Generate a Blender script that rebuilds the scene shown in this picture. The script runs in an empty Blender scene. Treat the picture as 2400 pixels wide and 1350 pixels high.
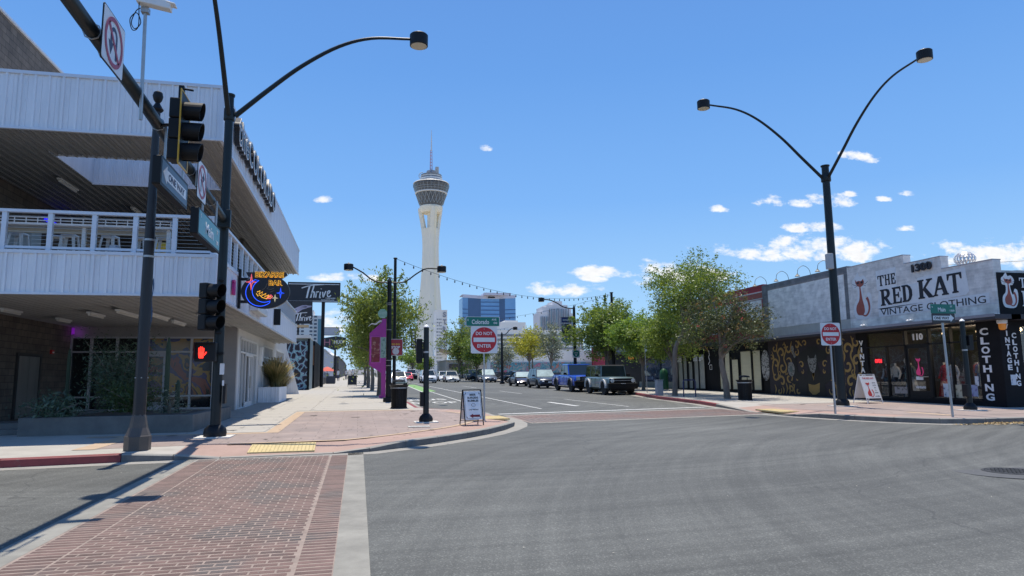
import bpy, math, random
import numpy as np
from mathutils import Vector, Matrix
random.seed(7)
sc = bpy.context.scene
C = sc.collection
R = math.radians
PI = math.pi

# ---------------------------------------------------------------- camera
cam_d = bpy.data.cameras.new('camera'); cam = bpy.data.objects.new('camera', cam_d); C.objects.link(cam)
cam_d.sensor_width = 36; cam_d.lens = 24.0; cam_d.clip_start = 0.05; cam_d.clip_end = 9000
Yc = Vector((-360, -215, -1600)).normalized()
Uc = Vector((-116, 13225, -1600)); Uc = (Uc - Yc*Uc.dot(Yc)).normalized()
Xc = Yc.cross(Uc)
cam.matrix_world = Matrix.Translation((0, 0, 1.6)) @ Matrix((Xc, Yc, Uc)).to_4x4()
sc.camera = cam
# ---------------------------------------------------------------- light
SUN = Vector((-0.012, -0.205, -1.0)).normalized()      # direction the light travels
sun_d = bpy.data.lights.new('sun', 'SUN'); sun_d.energy = 5.0; sun_d.angle = R(0.53); sun_d.color = (1, .925, .80)
sun = bpy.data.objects.new('sun', sun_d); C.objects.link(sun)
sun.rotation_euler = SUN.to_track_quat('-Z', 'Y').to_euler(); sun.location = (0, 0, 60)
W = bpy.data.worlds.new('World'); sc.world = W; W.use_nodes = True
wn = W.node_tree; wn.nodes.clear()
def wN(t, **k):
    n = wn.nodes.new(t)
    for a, b in k.items(): setattr(n, a, b)
    return n
def wL(a, b): wn.links.new(a, b)
def wM(op, a, b=None, c=None, clamp=False):
    n = wN('ShaderNodeMath', operation=op, use_clamp=clamp)
    for i, v in enumerate((a, b, c)):
        if v is None: continue
        if isinstance(v, (int, float)): n.inputs[i].default_value = v
        else: wL(v, n.inputs[i])
    return n.outputs[0]
sky = wN('ShaderNodeTexSky', sky_type='NISHITA', sun_disc=False, sun_elevation=math.asin(-SUN.z),
         sun_rotation=math.atan2(-SUN.x, -SUN.y), altitude=600, air_density=1.0, dust_density=0.35, ozone_density=2.2)
tc = wN('ShaderNodeTexCoord'); sep = wN('ShaderNodeSeparateXYZ'); wL(tc.outputs['Generated'], sep.inputs[0])
ay = wM('MAXIMUM', wM('ABSOLUTE', sep.outputs[1]), 0.05)
cu = wM('DIVIDE', sep.outputs[0], ay); cv = wM('DIVIDE', sep.outputs[2], ay)
cmb = wN('ShaderNodeCombineXYZ'); wL(cu, cmb.inputs[0]); wL(wM('MULTIPLY', cv, 1.9), cmb.inputs[1])
nz = wN('ShaderNodeTexNoise'); nz.inputs['Scale'].default_value = 21; nz.inputs['Detail'].default_value = 9; nz.inputs['Roughness'].default_value = .62
wL(cmb.outputs[0], nz.inputs['Vector'])
nz2 = wN('ShaderNodeTexNoise'); nz2.inputs['Scale'].default_value = 60; nz2.inputs['Detail'].default_value = 5
wL(cmb.outputs[0], nz2.inputs['Vector'])
CL = [(0.1845,0.3523,0.0107,0.0061),(-0.0511,0.2582,0.012,0.0057),(-0.0265,0.1449,0.0372,0.0068),(0.0095,0.1437,0.0182,0.0075),
(0.5765,0.273,0.0172,0.0065),(0.6722,0.2883,0.0285,0.0103),(0.7317,0.2888,0.0232,0.009),(0.7879,0.2951,0.0383,0.0121),(0.8315,0.3093,0.013,0.0054),
(0.8548,0.3776,0.0317,0.011),(0.8977,0.304,0.0159,0.0047),(0.9431,0.3163,0.0162,0.0063),(0.7162,0.2459,0.0263,0.0088),(0.7757,0.2481,0.032,0.0097),
(0.6863,0.201,0.1108,0.0151),(0.7604,0.2127,0.0841,0.0193),(0.8268,0.2073,0.0644,0.0225),(0.9367,0.2526,0.0196,0.0054),(1.0346,0.2189,0.0294,0.014),
(1.121,0.2058,0.1156,0.0253),(1.24,0.2199,0.0988,0.0261),(0.3156,0.1334,0.0458,0.0133),(0.3542,0.1509,0.0211,0.0067),(0.3827,0.1616,0.0538,0.0102),
(0.4986,0.1573,0.0678,0.0209),(0.574,0.1589,0.0231,0.0099),(-0.0368,0.0755,0.0212,0.0182)]
tot = None
for (u0, v0, ru, rv) in CL:
    a = wM('MULTIPLY', wM('SUBTRACT', cu, u0), 1/(ru*1.3)); b = wM('MULTIPLY', wM('SUBTRACT', cv, v0), 1/(rv*1.3))
    # flatter cloud bases: the lower half falls off faster
    b = wM('MULTIPLY', b, wM('ADD', 1.0, wM('MULTIPLY', wM('LESS_THAN', b, 0.0), 0.55)))
    m = wM('SUBTRACT', 1.0, wM('ADD', wM('MULTIPLY', a, a), wM('MULTIPLY', b, b)))
    m = wM('MAXIMUM', m, -1.2)
    tot = m if tot is None else wM('MAXIMUM', tot, m)
den = wM('ADD', tot, wM('MULTIPLY', wM('SUBTRACT', nz.outputs[0], 0.53), 5.2))
mr = wN('ShaderNodeMapRange', interpolation_type='SMOOTHSTEP'); wL(den, mr.inputs[0]); mr.inputs[1].default_value = -0.1; mr.inputs[2].default_value = 1.0
lowc = wN('ShaderNodeMapRange'); wL(den, lowc.inputs[0]); lowc.inputs[1].default_value = .3; lowc.inputs[2].default_value = 2.2; lowc.inputs[3].default_value = 1; lowc.inputs[4].default_value = .86
shade = wM('MULTIPLY', lowc.outputs[0], wM('ADD', .86, wM('MULTIPLY', nz2.outputs[0], .28)))
ccol = wN('ShaderNodeMix', data_type='RGBA', blend_type='MULTIPLY'); ccol.inputs[0].default_value = 1
ccol.inputs[6].default_value = (9.3, 9.4, 9.6, 1)
cs = wN('ShaderNodeCombineXYZ'); [wL(shade, cs.inputs[i]) for i in range(3)]; wL(cs.outputs[0], ccol.inputs[7])
mixc = wN('ShaderNodeMix', data_type='RGBA'); wL(mr.outputs[0], mixc.inputs[0])
# the photograph's clear azure: elevation ramp laid over the physical sky
gr_ = wN('ShaderNodeValToRGB'); wL(wM('MAXIMUM', sep.outputs[2], 0.0), gr_.inputs[0]); e_ = gr_.color_ramp.elements
stops = ((0.0, (.50, .74, 1.0)), (.10, (.36, .64, .98)), (.25, (.205, .465, .93)), (.42, (.138, .36, .83)), (.65, (.105, .27, .70)), (1.0, (.06, .17, .47)))
e_[0].position = 0; e_[0].color = (*stops[0][1], 1); e_[1].position = 1; e_[1].color = (*stops[-1][1], 1)
for p_, c_ in stops[1:-1]: q_ = e_.new(p_); q_.color = (*c_, 1)
gsc = wN('ShaderNodeVectorMath', operation='SCALE'); wL(gr_.outputs[0], gsc.inputs[0]); gsc.inputs['Scale'].default_value = 1/.105
hsv = wN('ShaderNodeMix', data_type='RGBA'); hsv.inputs[0].default_value = .88
wL(sky.outputs[0], hsv.inputs[6]); wL(gsc.outputs[0], hsv.inputs[7])
wL(hsv.outputs[2], mixc.inputs[6]); wL(ccol.outputs[2], mixc.inputs[7])
bg = wN('ShaderNodeBackground'); bg.inputs[1].default_value = 0.105; wL(mixc.outputs[2], bg.inputs[0])
wo = wN('ShaderNodeOutputWorld'); wL(bg.outputs[0], wo.inputs[0])
sc.view_settings.view_transform = 'Standard'; sc.view_settings.look = 'None'; sc.view_settings.gamma = 1
sc.view_settings.exposure = 0.08; sc.view_settings.use_curve_mapping = False

# ---------------------------------------------------------------- helpers
def gz(y): return 0.012*max(-60, min(y, 500))
MATS = {}
def mat(name, col, rough=.6, metal=0, var=.0, scale=3, bump=0, bscale=60, spec=.5, emit=None, es=0, island=0, trans=0, coat=0, stretch=None, spot=None, alpha=None):
    """principled material: base colour varied by noise, fine bump, optional per-leaf/per-brick variation"""
    if name in MATS: return MATS[name]
    m = bpy.data.materials.new(name); m.use_nodes = True; MATS[name] = m
    t = m.node_tree; N = t.nodes; L = t.links; b = N['Principled BSDF']
    b.inputs['Roughness'].default_value = rough; b.inputs['Metallic'].default_value = metal
    b.inputs['Specular IOR Level'].default_value = spec
    b.inputs['Base Color'].default_value = (*col, 1)
    if coat: b.inputs['Coat Weight'].default_value = coat; b.inputs['Coat Roughness'].default_value = .04
    if trans: b.inputs['Transmission Weight'].default_value = trans
    if alpha is not None: b.inputs['Alpha'].default_value = alpha
    if emit: b.inputs['Emission Color'].default_value = (*emit, 1); b.inputs['Emission Strength'].default_value = es
    co = N.new('ShaderNodeTexCoord'); vec = co.outputs['Object']
    g = N.new('ShaderNodeNewGeometry')
    if stretch:
        mp = N.new('ShaderNodeMapping'); L.new(vec, mp.inputs[0]); mp.inputs['Scale'].default_value = stretch; vec = mp.outputs[0]
    fac = None
    if var:
        n = N.new('ShaderNodeTexNoise'); L.new(vec, n.inputs['Vector']); n.inputs['Scale'].default_value = scale; n.inputs['Detail'].default_value = 6; n.inputs['Roughness'].default_value = .65
        mr_ = N.new('ShaderNodeMapRange'); L.new(n.outputs[0], mr_.inputs[0]); mr_.inputs[1].default_value = .28; mr_.inputs[2].default_value = .72
        mr_.inputs[3].default_value = 1-var; mr_.inputs[4].default_value = 1+var; fac = mr_.outputs[0]
    if island:
        mi = N.new('ShaderNodeMapRange'); L.new(g.outputs['Random Per Island'], mi.inputs[0]); mi.inputs[3].default_value = 1-island; mi.inputs[4].default_value = 1+island
        if fac is None: fac = mi.outputs[0]
        else:
            mm = N.new('ShaderNodeMath'); mm.operation = 'MULTIPLY'; L.new(fac, mm.inputs[0]); L.new(mi.outputs[0], mm.inputs[1]); fac = mm.outputs[0]
    if fac is not None:
        mx = N.new('ShaderNodeVectorMath'); mx.operation = 'SCALE'; mx.inputs[0].default_value = col; L.new(fac, mx.inputs['Scale'])
        L.new(mx.outputs[0], b.inputs['Base Color'])
    if spot:   # (scale, threshold, colour) stains
        n3 = N.new('ShaderNodeTexNoise'); L.new(vec, n3.inputs['Vector']); n3.inputs['Scale'].default_value = spot[0]; n3.inputs['Detail'].default_value = 8
        r3 = N.new('ShaderNodeMapRange'); L.new(n3.outputs[0], r3.inputs[0]); r3.inputs[1].default_value = spot[1]; r3.inputs[2].default_value = spot[1]+.12; r3.inputs[4].default_value = spot[3] if len(spot) > 3 else .8
        m3 = N.new('ShaderNodeMix'); m3.data_type = 'RGBA'; L.new(r3.outputs[0], m3.inputs[0]); m3.inputs[7].default_value = (*spot[2], 1)
        if b.inputs['Base Color'].is_linked: L.new(b.inputs['Base Color'].links[0].from_socket, m3.inputs[6])
        else: m3.inputs[6].default_value = (*col, 1)
        L.new(m3.outputs[2], b.inputs['Base Color'])
    if bump:
        n2 = N.new('ShaderNodeTexNoise'); L.new(vec, n2.inputs['Vector']); n2.inputs['Scale'].default_value = bscale; n2.inputs['Detail'].default_value = 4
        bp = N.new('ShaderNodeBump'); bp.inputs['Strength'].default_value = bump; bp.inputs['Distance'].default_value = .01
        L.new(n2.outputs[0], bp.inputs['Height']); L.new(bp.outputs[0], b.inputs['Normal'])
    return m
def tag(o, label=None, cat=None, group=None, kind=None):
    if label: o['label'] = label
    if cat: o['category'] = cat
    if group: o['group'] = group
    if kind: o['kind'] = kind
    return o
def thing(name, label, cat, loc=(0, 0, 0), rz=0, group=None, kind=None):
    o = bpy.data.objects.new(name, None); C.objects.link(o); o.location = loc; o.rotation_euler = (0, 0, rz)
    o.empty_display_size = .2
    return tag(o, label, cat, group, kind)
def rootloc(p):
    v = Vector((0, 0, 0))
    while p is not None: v += p.location; p = p.parent
    return v
class MB:
    def __init__(s): s.v = []; s.f = []; s.mi = []; s.mats = []
    def _m(s, m):
        if m is None: return 0
        if m not in s.mats: s.mats.append(m)
        return s.mats.index(m)
    def add(s, vs, fs, m=None):
        o = len(s.v); s.v += [tuple(v) for v in vs]; k = s._m(m)
        for f in fs: s.f.append(tuple(i+o for i in f)); s.mi.append(k)
        return s
    def box(s, x0, x1, y0, y1, z0, z1, m=None):
        return s.add([(x0,y0,z0),(x1,y0,z0),(x1,y1,z0),(x0,y1,z0),(x0,y0,z1),(x1,y0,z1),(x1,y1,z1),(x0,y1,z1)],
                     [(0,3,2,1),(4,5,6,7),(0,1,5,4),(1,2,6,5),(2,3,7,6),(3,0,4,7)], m)
    def obox(s, c, u, v, w, hu, hv, hw, m=None):
        c = Vector(c); u = Vector(u).normalized()*hu; v = Vector(v).normalized()*hv; w = Vector(w).normalized()*hw
        P = [c+a*u+b*v+d*w for d in (-1, 1) for a, b in ((-1,-1),(1,-1),(1,1),(-1,1))]
        return s.add(P, [(0,3,2,1),(4,5,6,7),(0,1,5,4),(1,2,6,5),(2,3,7,6),(3,0,4,7)], m)
    def quad(s, a, b, c, d, m=None): return s.add([a, b, c, d], [(0, 1, 2, 3)], m)
    def poly(s, pts, m=None): return s.add(pts, [tuple(range(len(pts)))], m)
    def slab(s, poly, z0, z1, m=None):   # poly ccw of (x,y); z may be function of y
        n = len(poly); f0 = z0 if callable(z0) else (lambda y: z0); f1 = z1 if callable(z1) else (lambda y: z1)
        vs = [(x, y, f0(y)) for x, y in poly]+[(x, y, f1(y)) for x, y in poly]
        return s.add(vs, [tuple(range(n-1, -1, -1)), tuple(range(n, 2*n))]+[(i, (i+1) % n, n+(i+1) % n, n+i) for i in range(n)], m)
    def prism(s, poly, o, u, v, d, m=None, back=0):
        """2-D polygon in plane (o,u,v) given depth d along n=u x v"""
        o = Vector(o); u = Vector(u).normalized(); v = Vector(v).normalized(); n = u.cross(v).normalized()
        k = len(poly)
        vs = [o+u*a+v*b+n*back for a, b in poly]+[o+u*a+v*b+n*d for a, b in poly]
        ar = sum(poly[i][0]*poly[(i+1) % k][1]-poly[(i+1) % k][0]*poly[i][1] for i in range(k))
        if ar < 0: vs = vs[:k][::-1]+vs[k:][::-1]
        return s.add(vs, [tuple(range(k-1, -1, -1)), tuple(range(k, 2*k))]+[(i, (i+1) % k, k+(i+1) % k, k+i) for i in range(k)], m)
    def tube(s, pts, r, n=8, m=None, cap=True, closed=False):
        P = [Vector(p) for p in pts]; k = len(P); rr = r if isinstance(r, (list, tuple)) else [r]*k
        vs = []; ref = None
        for i in range(k):
            if closed: t = (P[(i+1) % k]-P[i-1])
            else: t = P[min(i+1, k-1)]-P[max(i-1, 0)]
            t.normalize()
            if ref is None: ref = Vector((0, 0, 1)) if abs(t.z) < .9 else Vector((1, 0, 0))
            a = t.cross(ref).normalized(); b = a.cross(t).normalized(); ref = b
            for j in range(n):
                w = 2*PI*(j+.5)/n; vs.append(P[i]+(a*math.cos(w)+b*math.sin(w))*rr[i])
        fs = []
        for i in range(k if closed else k-1):
            i2 = (i+1) % k
            for j in range(n): fs.append((i*n+j, i*n+(j+1) % n, i2*n+(j+1) % n, i2*n+j))
        if cap and not closed: fs += [tuple(range(n-1, -1, -1)), tuple(range((k-1)*n, k*n))]
        return s.add(vs, fs, m)
    def lathe(s, prof, c=(0, 0, 0), n=16, m=None, axis='z', a0=0, cap=True):
        vs = []; k = len(prof); c = Vector(c)
        for r, z in prof:
            for j in range(n):
                w = 2*PI*j/n+a0; x = r*math.cos(w); y = r*math.sin(w)
                vs.append(c+(Vector((x, y, z)) if axis == 'z' else Vector((z, x, y)) if axis == 'x' else Vector((y, z, x))))
        fs = [(i*n+j, i*n+(j+1) % n, (i+1)*n+(j+1) % n, (i+1)*n+j) for i in range(k-1) for j in range(n)]
        if cap: fs += [tuple(range(n-1, -1, -1)), tuple(range((k-1)*n, k*n))]
        return s.add(vs, fs, m)
    def mesh(s, name, m=None, off=None):
        me = bpy.data.meshes.new(name)
        vs = s.v if off is None else [(a-off[0], b-off[1], c-off[2]) for a, b, c in s.v]
        me.from_pydata(vs, [], s.f)
        for q in (s.mats or [m]):
            if q is not None: me.materials.append(q)
        if len(s.mats) > 1: me.polygons.foreach_set('material_index', s.mi)
        me.update(); return me
    def build(s, name, m=None, parent=None, world=False, smooth=False, bevel=0, **tg):
        off = rootloc(parent) if (world and parent is not None) else None
        me = s.mesh(name, m, off)
        if smooth:
            me.polygons.foreach_set('use_smooth', [True]*len(me.polygons))
            try: me.set_sharp_from_angle(angle=R(38))
            except Exception: pass
        o = bpy.data.objects.new(name, me); C.objects.link(o)
        if parent is not None: o.parent = parent
        if bevel:
            b = o.modifiers.new('b', 'BEVEL'); b.width = bevel; b.segments = 2; b.limit_method = 'ANGLE'; b.angle_limit = R(40)
        return tag(o, **tg)
def kids(o): return [c for c in bpy.data.objects if c.parent == o]
CH = {}
def copy_tree(o, loc=None, rz=None, label=None, parent=None):
    c = o.copy(); C.objects.link(c)
    if parent is not None: c.parent = parent
    if loc is not None: c.location = loc
    if rz is not None: c.rotation_euler = (c.rotation_euler[0], c.rotation_euler[1], rz)
    if label: c['label'] = label
    if o.name not in CH: CH[o.name] = kids(o)
    for ch in CH[o.name]: copy_tree(ch, parent=c)
    return c
def shared(name, me, parent, loc=(0, 0, 0), rot=(0, 0, 0), sc_=None, label=None):
    o = bpy.data.objects.new(name, me); C.objects.link(o); o.parent = parent; o.location = loc; o.rotation_euler = rot
    if sc_: o.scale = sc_
    if label: o['label'] = label
    return o
def textmesh(s, bold=0.0, spacing=1.0, res=3, ext=0.5):
    cu_ = bpy.data.curves.new('t', 'FONT'); cu_.body = s; cu_.size = 1; cu_.offset = bold; cu_.space_character = spacing; cu_.resolution_u = res
    cu_.extrude = ext; cu_.align_x = 'LEFT'
    o = bpy.data.objects.new('t', cu_); C.objects.link(o)
    dg = bpy.context.evaluated_depsgraph_get(); me = bpy.data.meshes.new_from_object(o.evaluated_get(dg))
    bpy.data.objects.remove(o); bpy.data.curves.remove(cu_)
    return me
def txt(name, s, o, u, v, height, depth, m, parent, width=None, bold=.0, align='c', spacing=1.0, label=None):
    """flat lettering: text box fitted to height (and width) on plane (o,u,v), extruded towards u x v"""
    me = textmesh(s, bold, spacing); me.name = name
    n = len(me.vertices); a = np.empty(n*3); me.vertices.foreach_get('co', a); a = a.reshape(-1, 3)
    x0, x1, y0, y1 = a[:, 0].min(), a[:, 0].max(), a[:, 1].min(), a[:, 1].max()
    k = height/(y1-y0); kx = k if width is None else width/(x1-x0)
    ax = (a[:, 0]-x0)*kx; w = (x1-x0)*kx; ay_ = (a[:, 1]-y0)*k
    if align == 'c': ax = ax-w/2; ay_ = ay_-height/2
    o = Vector(o)-rootloc(parent); u = Vector(u).normalized(); v = Vector(v).normalized(); nn = u.cross(v)
    P = np.array(o)+np.outer(ax, u)+np.outer(ay_, v)+np.outer((a[:, 2]+.5)*depth, nn)
    me.vertices.foreach_set('co', P.ravel()); me.materials.clear(); me.materials.append(m); me.update()
    ob = bpy.data.objects.new(name, me); C.objects.link(ob); ob.parent = parent
    if label: ob['label'] = label
    return ob
def ribbon(mb, pts, w, o, u, v, d0, d1, m=None, taper=False):
    """stroke of width w (list ok) along 2-D polyline in plane, thickness d0..d1"""
    o = Vector(o); u = Vector(u).normalized(); v = Vector(v).normalized(); n = u.cross(v); k = len(pts)
    ww = w if isinstance(w, (list, tuple)) else [w]*k
    Lr = []
    for i in range(k):
        a = Vector(pts[max(i-1, 0)]); b = Vector(pts[min(i+1, k-1)]); t = (b-a)
        if t.length == 0: t = Vector((1, 0))
        t.normalize(); nn = Vector((-t.y, t.x))*ww[i]/2; p = Vector(pts[i]); Lr.append((p+nn, p-nn))
    vs = []
    for l, r in Lr:
        for d in (d0, d1):
            for q in (l, r): vs.append(o+u*q.x+v*q.y+n*d)
    fs = []
    for i in range(k-1):
        a = i*4; b = a+4
        fs += [(a+2, a+3, b+3, b+2), (a, b, b+1, a+1), (a, a+2, b+2, b), (a+1, b+1, b+3, a+3)]
    fs += [(0, 1, 3, 2), ((k-1)*4, (k-1)*4+2, (k-1)*4+3, (k-1)*4+1)]
    mb.add(vs, fs, m)
def spline(pts, n=6):
    """catmull-rom through points (any dimension)"""
    P = [Vector(p) for p in pts]; P = [P[0]*2-P[1]]+P+[P[-1]*2-P[-2]]; out = []
    for i in range(1, len(P)-2):
        for j in range(n):
            t = j/n; a, b, c, d = P[i-1], P[i], P[i+1], P[i+2]
            out.append(.5*((2*b)+(c-a)*t+(2*a-5*b+4*c-d)*t*t+(3*b-a-3*c+d)*t**3))
    out.append(P[-2]); return [tuple(p) for p in out]
def circ(r, n=24, cx=0, cy=0, ry=None): return [(cx+r*math.cos(2*PI*i/n), cy+(ry or r)*math.sin(2*PI*i/n)) for i in range(n)]
def rrect(w, h, r, n=4, cx=0, cy=0):
    o = []
    for sx, sy, a in ((1, 1, 0), (-1, 1, 90), (-1, -1, 180), (1, -1, 270)):
        for i in range(n+1):
            t = R(a+90*i/n); o.append((cx+sx*(w/2-r)+r*math.cos(t), cy+sy*(h/2-r)+r*math.sin(t)))
    return o
X3, Y3, Z3 = Vector((1, 0, 0)), Vector((0, 1, 0)), Vector((0, 0, 1))
nX, nY = -X3, -Y3
# ---------------------------------------------------------------- shared materials
M = {}
M['conc'] = mat('pale_concrete', (.40, .375, .335), .85, var=.13, scale=1.3, bump=.25, bscale=90, spot=(.9, .62, (.27, .25, .22), .5))
M['concd'] = mat('grey_concrete', (.14, .138, .13), .85, var=.25, scale=2, bump=.3, bscale=40)
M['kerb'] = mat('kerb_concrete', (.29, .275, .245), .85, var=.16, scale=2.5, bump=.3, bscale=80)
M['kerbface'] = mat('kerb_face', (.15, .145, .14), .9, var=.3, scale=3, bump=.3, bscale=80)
M['pink'] = mat('salmon_concrete', (.37, .25, .205), .8, var=.12, scale=1.7, bump=.2, bscale=70, spot=(2.5, .62, (.33, .22, .18), .5))
M['stamp'] = mat('stamped_red_paving', (.30, .238, .212), .75, var=.16, scale=2.2, bump=.5, bscale=25, stretch=(1, .5, 1), spot=(1.1, .58, (.22, .18, .165), .6))
def stampjoint(m, w, h, mortar):
    t = m.node_tree; b = t.nodes['Principled BSDF']; g = t.nodes.new('ShaderNodeNewGeometry'); br = t.nodes.new('ShaderNodeTexBrick'); t.links.new(g.outputs['Position'], br.inputs['Vector'])
    br.inputs['Scale'].default_value = 1; br.inputs['Brick Width'].default_value = w; br.inputs['Row Height'].default_value = h; br.inputs['Mortar Size'].default_value = mortar; br.inputs['Mortar Smooth'].default_value = .3
    br.inputs['Color1'].default_value = (1.07, 1.05, 1.04, 1); br.inputs['Color2'].default_value = (.90, .91, .92, 1); br.inputs['Mortar'].default_value = (.62, .60, .60, 1)
    mx = t.nodes.new('ShaderNodeVectorMath'); mx.operation = 'MULTIPLY'; t.links.new(b.inputs['Base Color'].links[0].from_socket, mx.inputs[0]); t.links.new(br.outputs['Color'], mx.inputs[1]); t.links.new(mx.outputs[0], b.inputs['Base Color'])
stampjoint(M['stamp'], .92, .46, .009)
M['band'] = mat('tan_band_concrete', (.46, .34, .235), .85, var=.1, scale=3, bump=.2)
M['yellow'] = mat('yellow_tactile', (.56, .44, .21), .7, var=.12, scale=9, bump=.2)
M['redpaint'] = mat('red_kerb_paint', (.23, .04, .045), .6, var=.2, scale=4, bump=.15, spot=(5, .62, (.22, .17, .15), .6))
M['white'] = mat('road_paint', (.56, .56, .54), .7, var=.12, scale=5, spot=(9, .56, (.2, .2, .2), .7))
M['blackm'] = mat('black_powder_coat', (.009, .010, .012), .5, var=.2, scale=2, spec=.3)
M['dgreen'] = mat('dark_green_black_steel', (.010, .017, .020), .42, var=.2, scale=1.5, spec=.35)
M['galv'] = mat('galvanised_steel', (.42, .43, .44), .45, metal=.75, var=.15, scale=6)
M['steel'] = mat('brushed_steel', (.5, .48, .45), .35, metal=.9, var=.15, scale=4, stretch=(1, 1, .1))
M['glass'] = mat('dark_glass', (.015, .02, .024), .06, spec=.8, var=.3, scale=.6)
M['wpaint'] = mat('white_paint', (.78, .78, .77), .5, var=.05, scale=3)
M['bpaint'] = mat('black_paint', (.012, .012, .013), .55, var=.2, scale=3, spec=.25)
M['rubber'] = mat('tyre_rubber', (.018, .018, .019), .8, bump=.2, bscale=50)
# ================================================================ GROUND
def asphalt():
    m = bpy.data.materials.new('asphalt'); m.use_nodes = True; t = m.node_tree; N = t.nodes; L = t.links; b = N['Principled BSDF']
    co = N.new('ShaderNodeTexCoord'); P = co.outputs['Object']
    def noise(s, d=5, vec=P, r=.6):
        n = N.new('ShaderNodeTexNoise'); L.new(vec, n.inputs['Vector']); n.inputs['Scale'].default_value = s; n.inputs['Detail'].default_value = d; n.inputs['Roughness'].default_value = r; return n.outputs[0]
    def mrg(x, a, c, lo, hi):
        n = N.new('ShaderNodeMapRange'); L.new(x, n.inputs[0]); n.inputs[1].default_value = a; n.inputs[2].default_value = c; n.inputs[3].default_value = lo; n.inputs[4].default_value = hi; return n.outputs[0]
    def mul(a, c):
        n = N.new('ShaderNodeMath'); n.operation = 'MULTIPLY'; L.new(a, n.inputs[0]); L.new(c, n.inputs[1]); return n.outputs[0]
    # big polished turning tracks: rings about two centres
    sep_ = N.new('ShaderNodeVectorMath'); sep_.operation = 'DISTANCE'; L.new(P, sep_.inputs[0]); sep_.inputs[1].default_value = (2.5, 33, 0)
    wv = N.new('ShaderNodeCombineXYZ'); L.new(sep_.outputs['Value'], wv.inputs[0])
    wp = N.new('ShaderNodeVectorMath'); wp.operation = 'ADD'; L.new(wv.outputs[0], wp.inputs[0])
    sc0 = N.new('ShaderNodeVectorMath'); sc0.operation = 'SCALE'; L.new(P, sc0.inputs[0]); sc0.inputs['Scale'].default_value = .055; L.new(sc0.outputs[0], wp.inputs[1])
    st = noise(2.3, 6, wp.outputs[0], .7)
    d2 = N.new('ShaderNodeVectorMath'); d2.operation = 'DISTANCE'; L.new(P, d2.inputs[0]); d2.inputs[1].default_value = (22, 2, 0)
    w2 = N.new('ShaderNodeCombineXYZ'); L.new(d2.outputs['Value'], w2.inputs[1])
    w3 = N.new('ShaderNodeVectorMath'); w3.operation = 'ADD'; L.new(w2.outputs[0], w3.inputs[0]); L.new(sc0.outputs[0], w3.inputs[1])
    st2 = noise(3.1, 5, w3.outputs[0], .7)
    f = mul(mrg(st, .3, .7, .72, 1.3), mrg(st2, .3, .7, .82, 1.2))
    f = mul(f, mrg(noise(.55, 7, r=.75), .60, .74, 1.0, .70))
    f = mul(f, mrg(noise(.18, 4), .3, .7, .78, 1.22))
    f = mul(f, mrg(noise(75, 2), .3, .7, .74, 1.26))
    vo = N.new('ShaderNodeTexVoronoi'); L.new(P, vo.inputs['Vector']); vo.inputs['Scale'].default_value = 75
    sp = N.new('ShaderNodeSeparateColor'); L.new(vo.outputs['Color'], sp.inputs[0])
    f = mul(f, mrg(sp.outputs[0], .82, .95, .93, 1.6))
    sv = N.new('ShaderNodeVectorMath'); sv.operation = 'SCALE'; sv.inputs[0].default_value = (.096, .098, .090); L.new(f, sv.inputs['Scale'])
    # pale scuffs
    sc1 = mrg(noise(1.3, 9, r=.7), .66, .74, 0, .5)
    mx = N.new('ShaderNodeMix'); mx.data_type = 'RGBA'; L.new(sc1, mx.inputs[0]); L.new(sv.outputs[0], mx.inputs[6]); mx.inputs[7].default_value = (.24, .235, .22, 1)
    # hairline cracks
    v2 = N.new('ShaderNodeTexVoronoi'); v2.feature = 'DISTANCE_TO_EDGE'; v2.inputs['Scale'].default_value = .16
    ad = N.new('ShaderNodeVectorMath'); ad.operation = 'ADD'; L.new(P, ad.inputs[0])
    nn = N.new('ShaderNodeTexNoise'); L.new(P, nn.inputs['Vector']); nn.inputs['Scale'].default_value = .9; nn.inputs['Detail'].default_value = 5; L.new(nn.outputs['Color'], ad.inputs[1]); L.new(ad.outputs[0], v2.inputs['Vector'])
    ck = mrg(v2.outputs['Distance'], .0010, .0028, .42, 0)
    mx2 = N.new('ShaderNodeMix'); mx2.data_type = 'RGBA'; L.new(ck, mx2.inputs[0]); L.new(mx.outputs[2], mx2.inputs[6]); mx2.inputs[7].default_value = (.03, .03, .03, 1)
    L.new(mx2.outputs[2], b.inputs['Base Color'])
    b.inputs['Roughness'].default_value = .72; b.inputs['Specular IOR Level'].default_value = .45
    bp = N.new('ShaderNodeBump'); bp.inputs['Strength'].default_value = .55; bp.inputs['Distance'].default_value = .008; L.new(noise(95, 3), bp.inputs['Height']); L.new(bp.outputs[0], b.inputs['Normal'])
    return m
M['asph'] = asphalt()
def sheet(name, xs, ys, dz, m, fz=gz):
    g = MB()
    for i in range(len(xs)-1):
        for j in range(len(ys)-1):
            g.quad((xs[i], ys[j], fz(ys[j])+dz), (xs[i+1], ys[j], fz(ys[j])+dz), (xs[i+1], ys[j+1], fz(ys[j+1])+dz), (xs[i], ys[j+1], fz(ys[j+1])+dz))
    return g.build(name, m, kind='structure')
sheet('ground', [-3500, 0, 3500], [-2500, -60, 500, 6000], -.04, mat('desert_ground', (.36, .32, .26), .9, var=.2, scale=.05))
sheet('road', [-160, 160], [-60, 500], 0, M['asph'])
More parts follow.
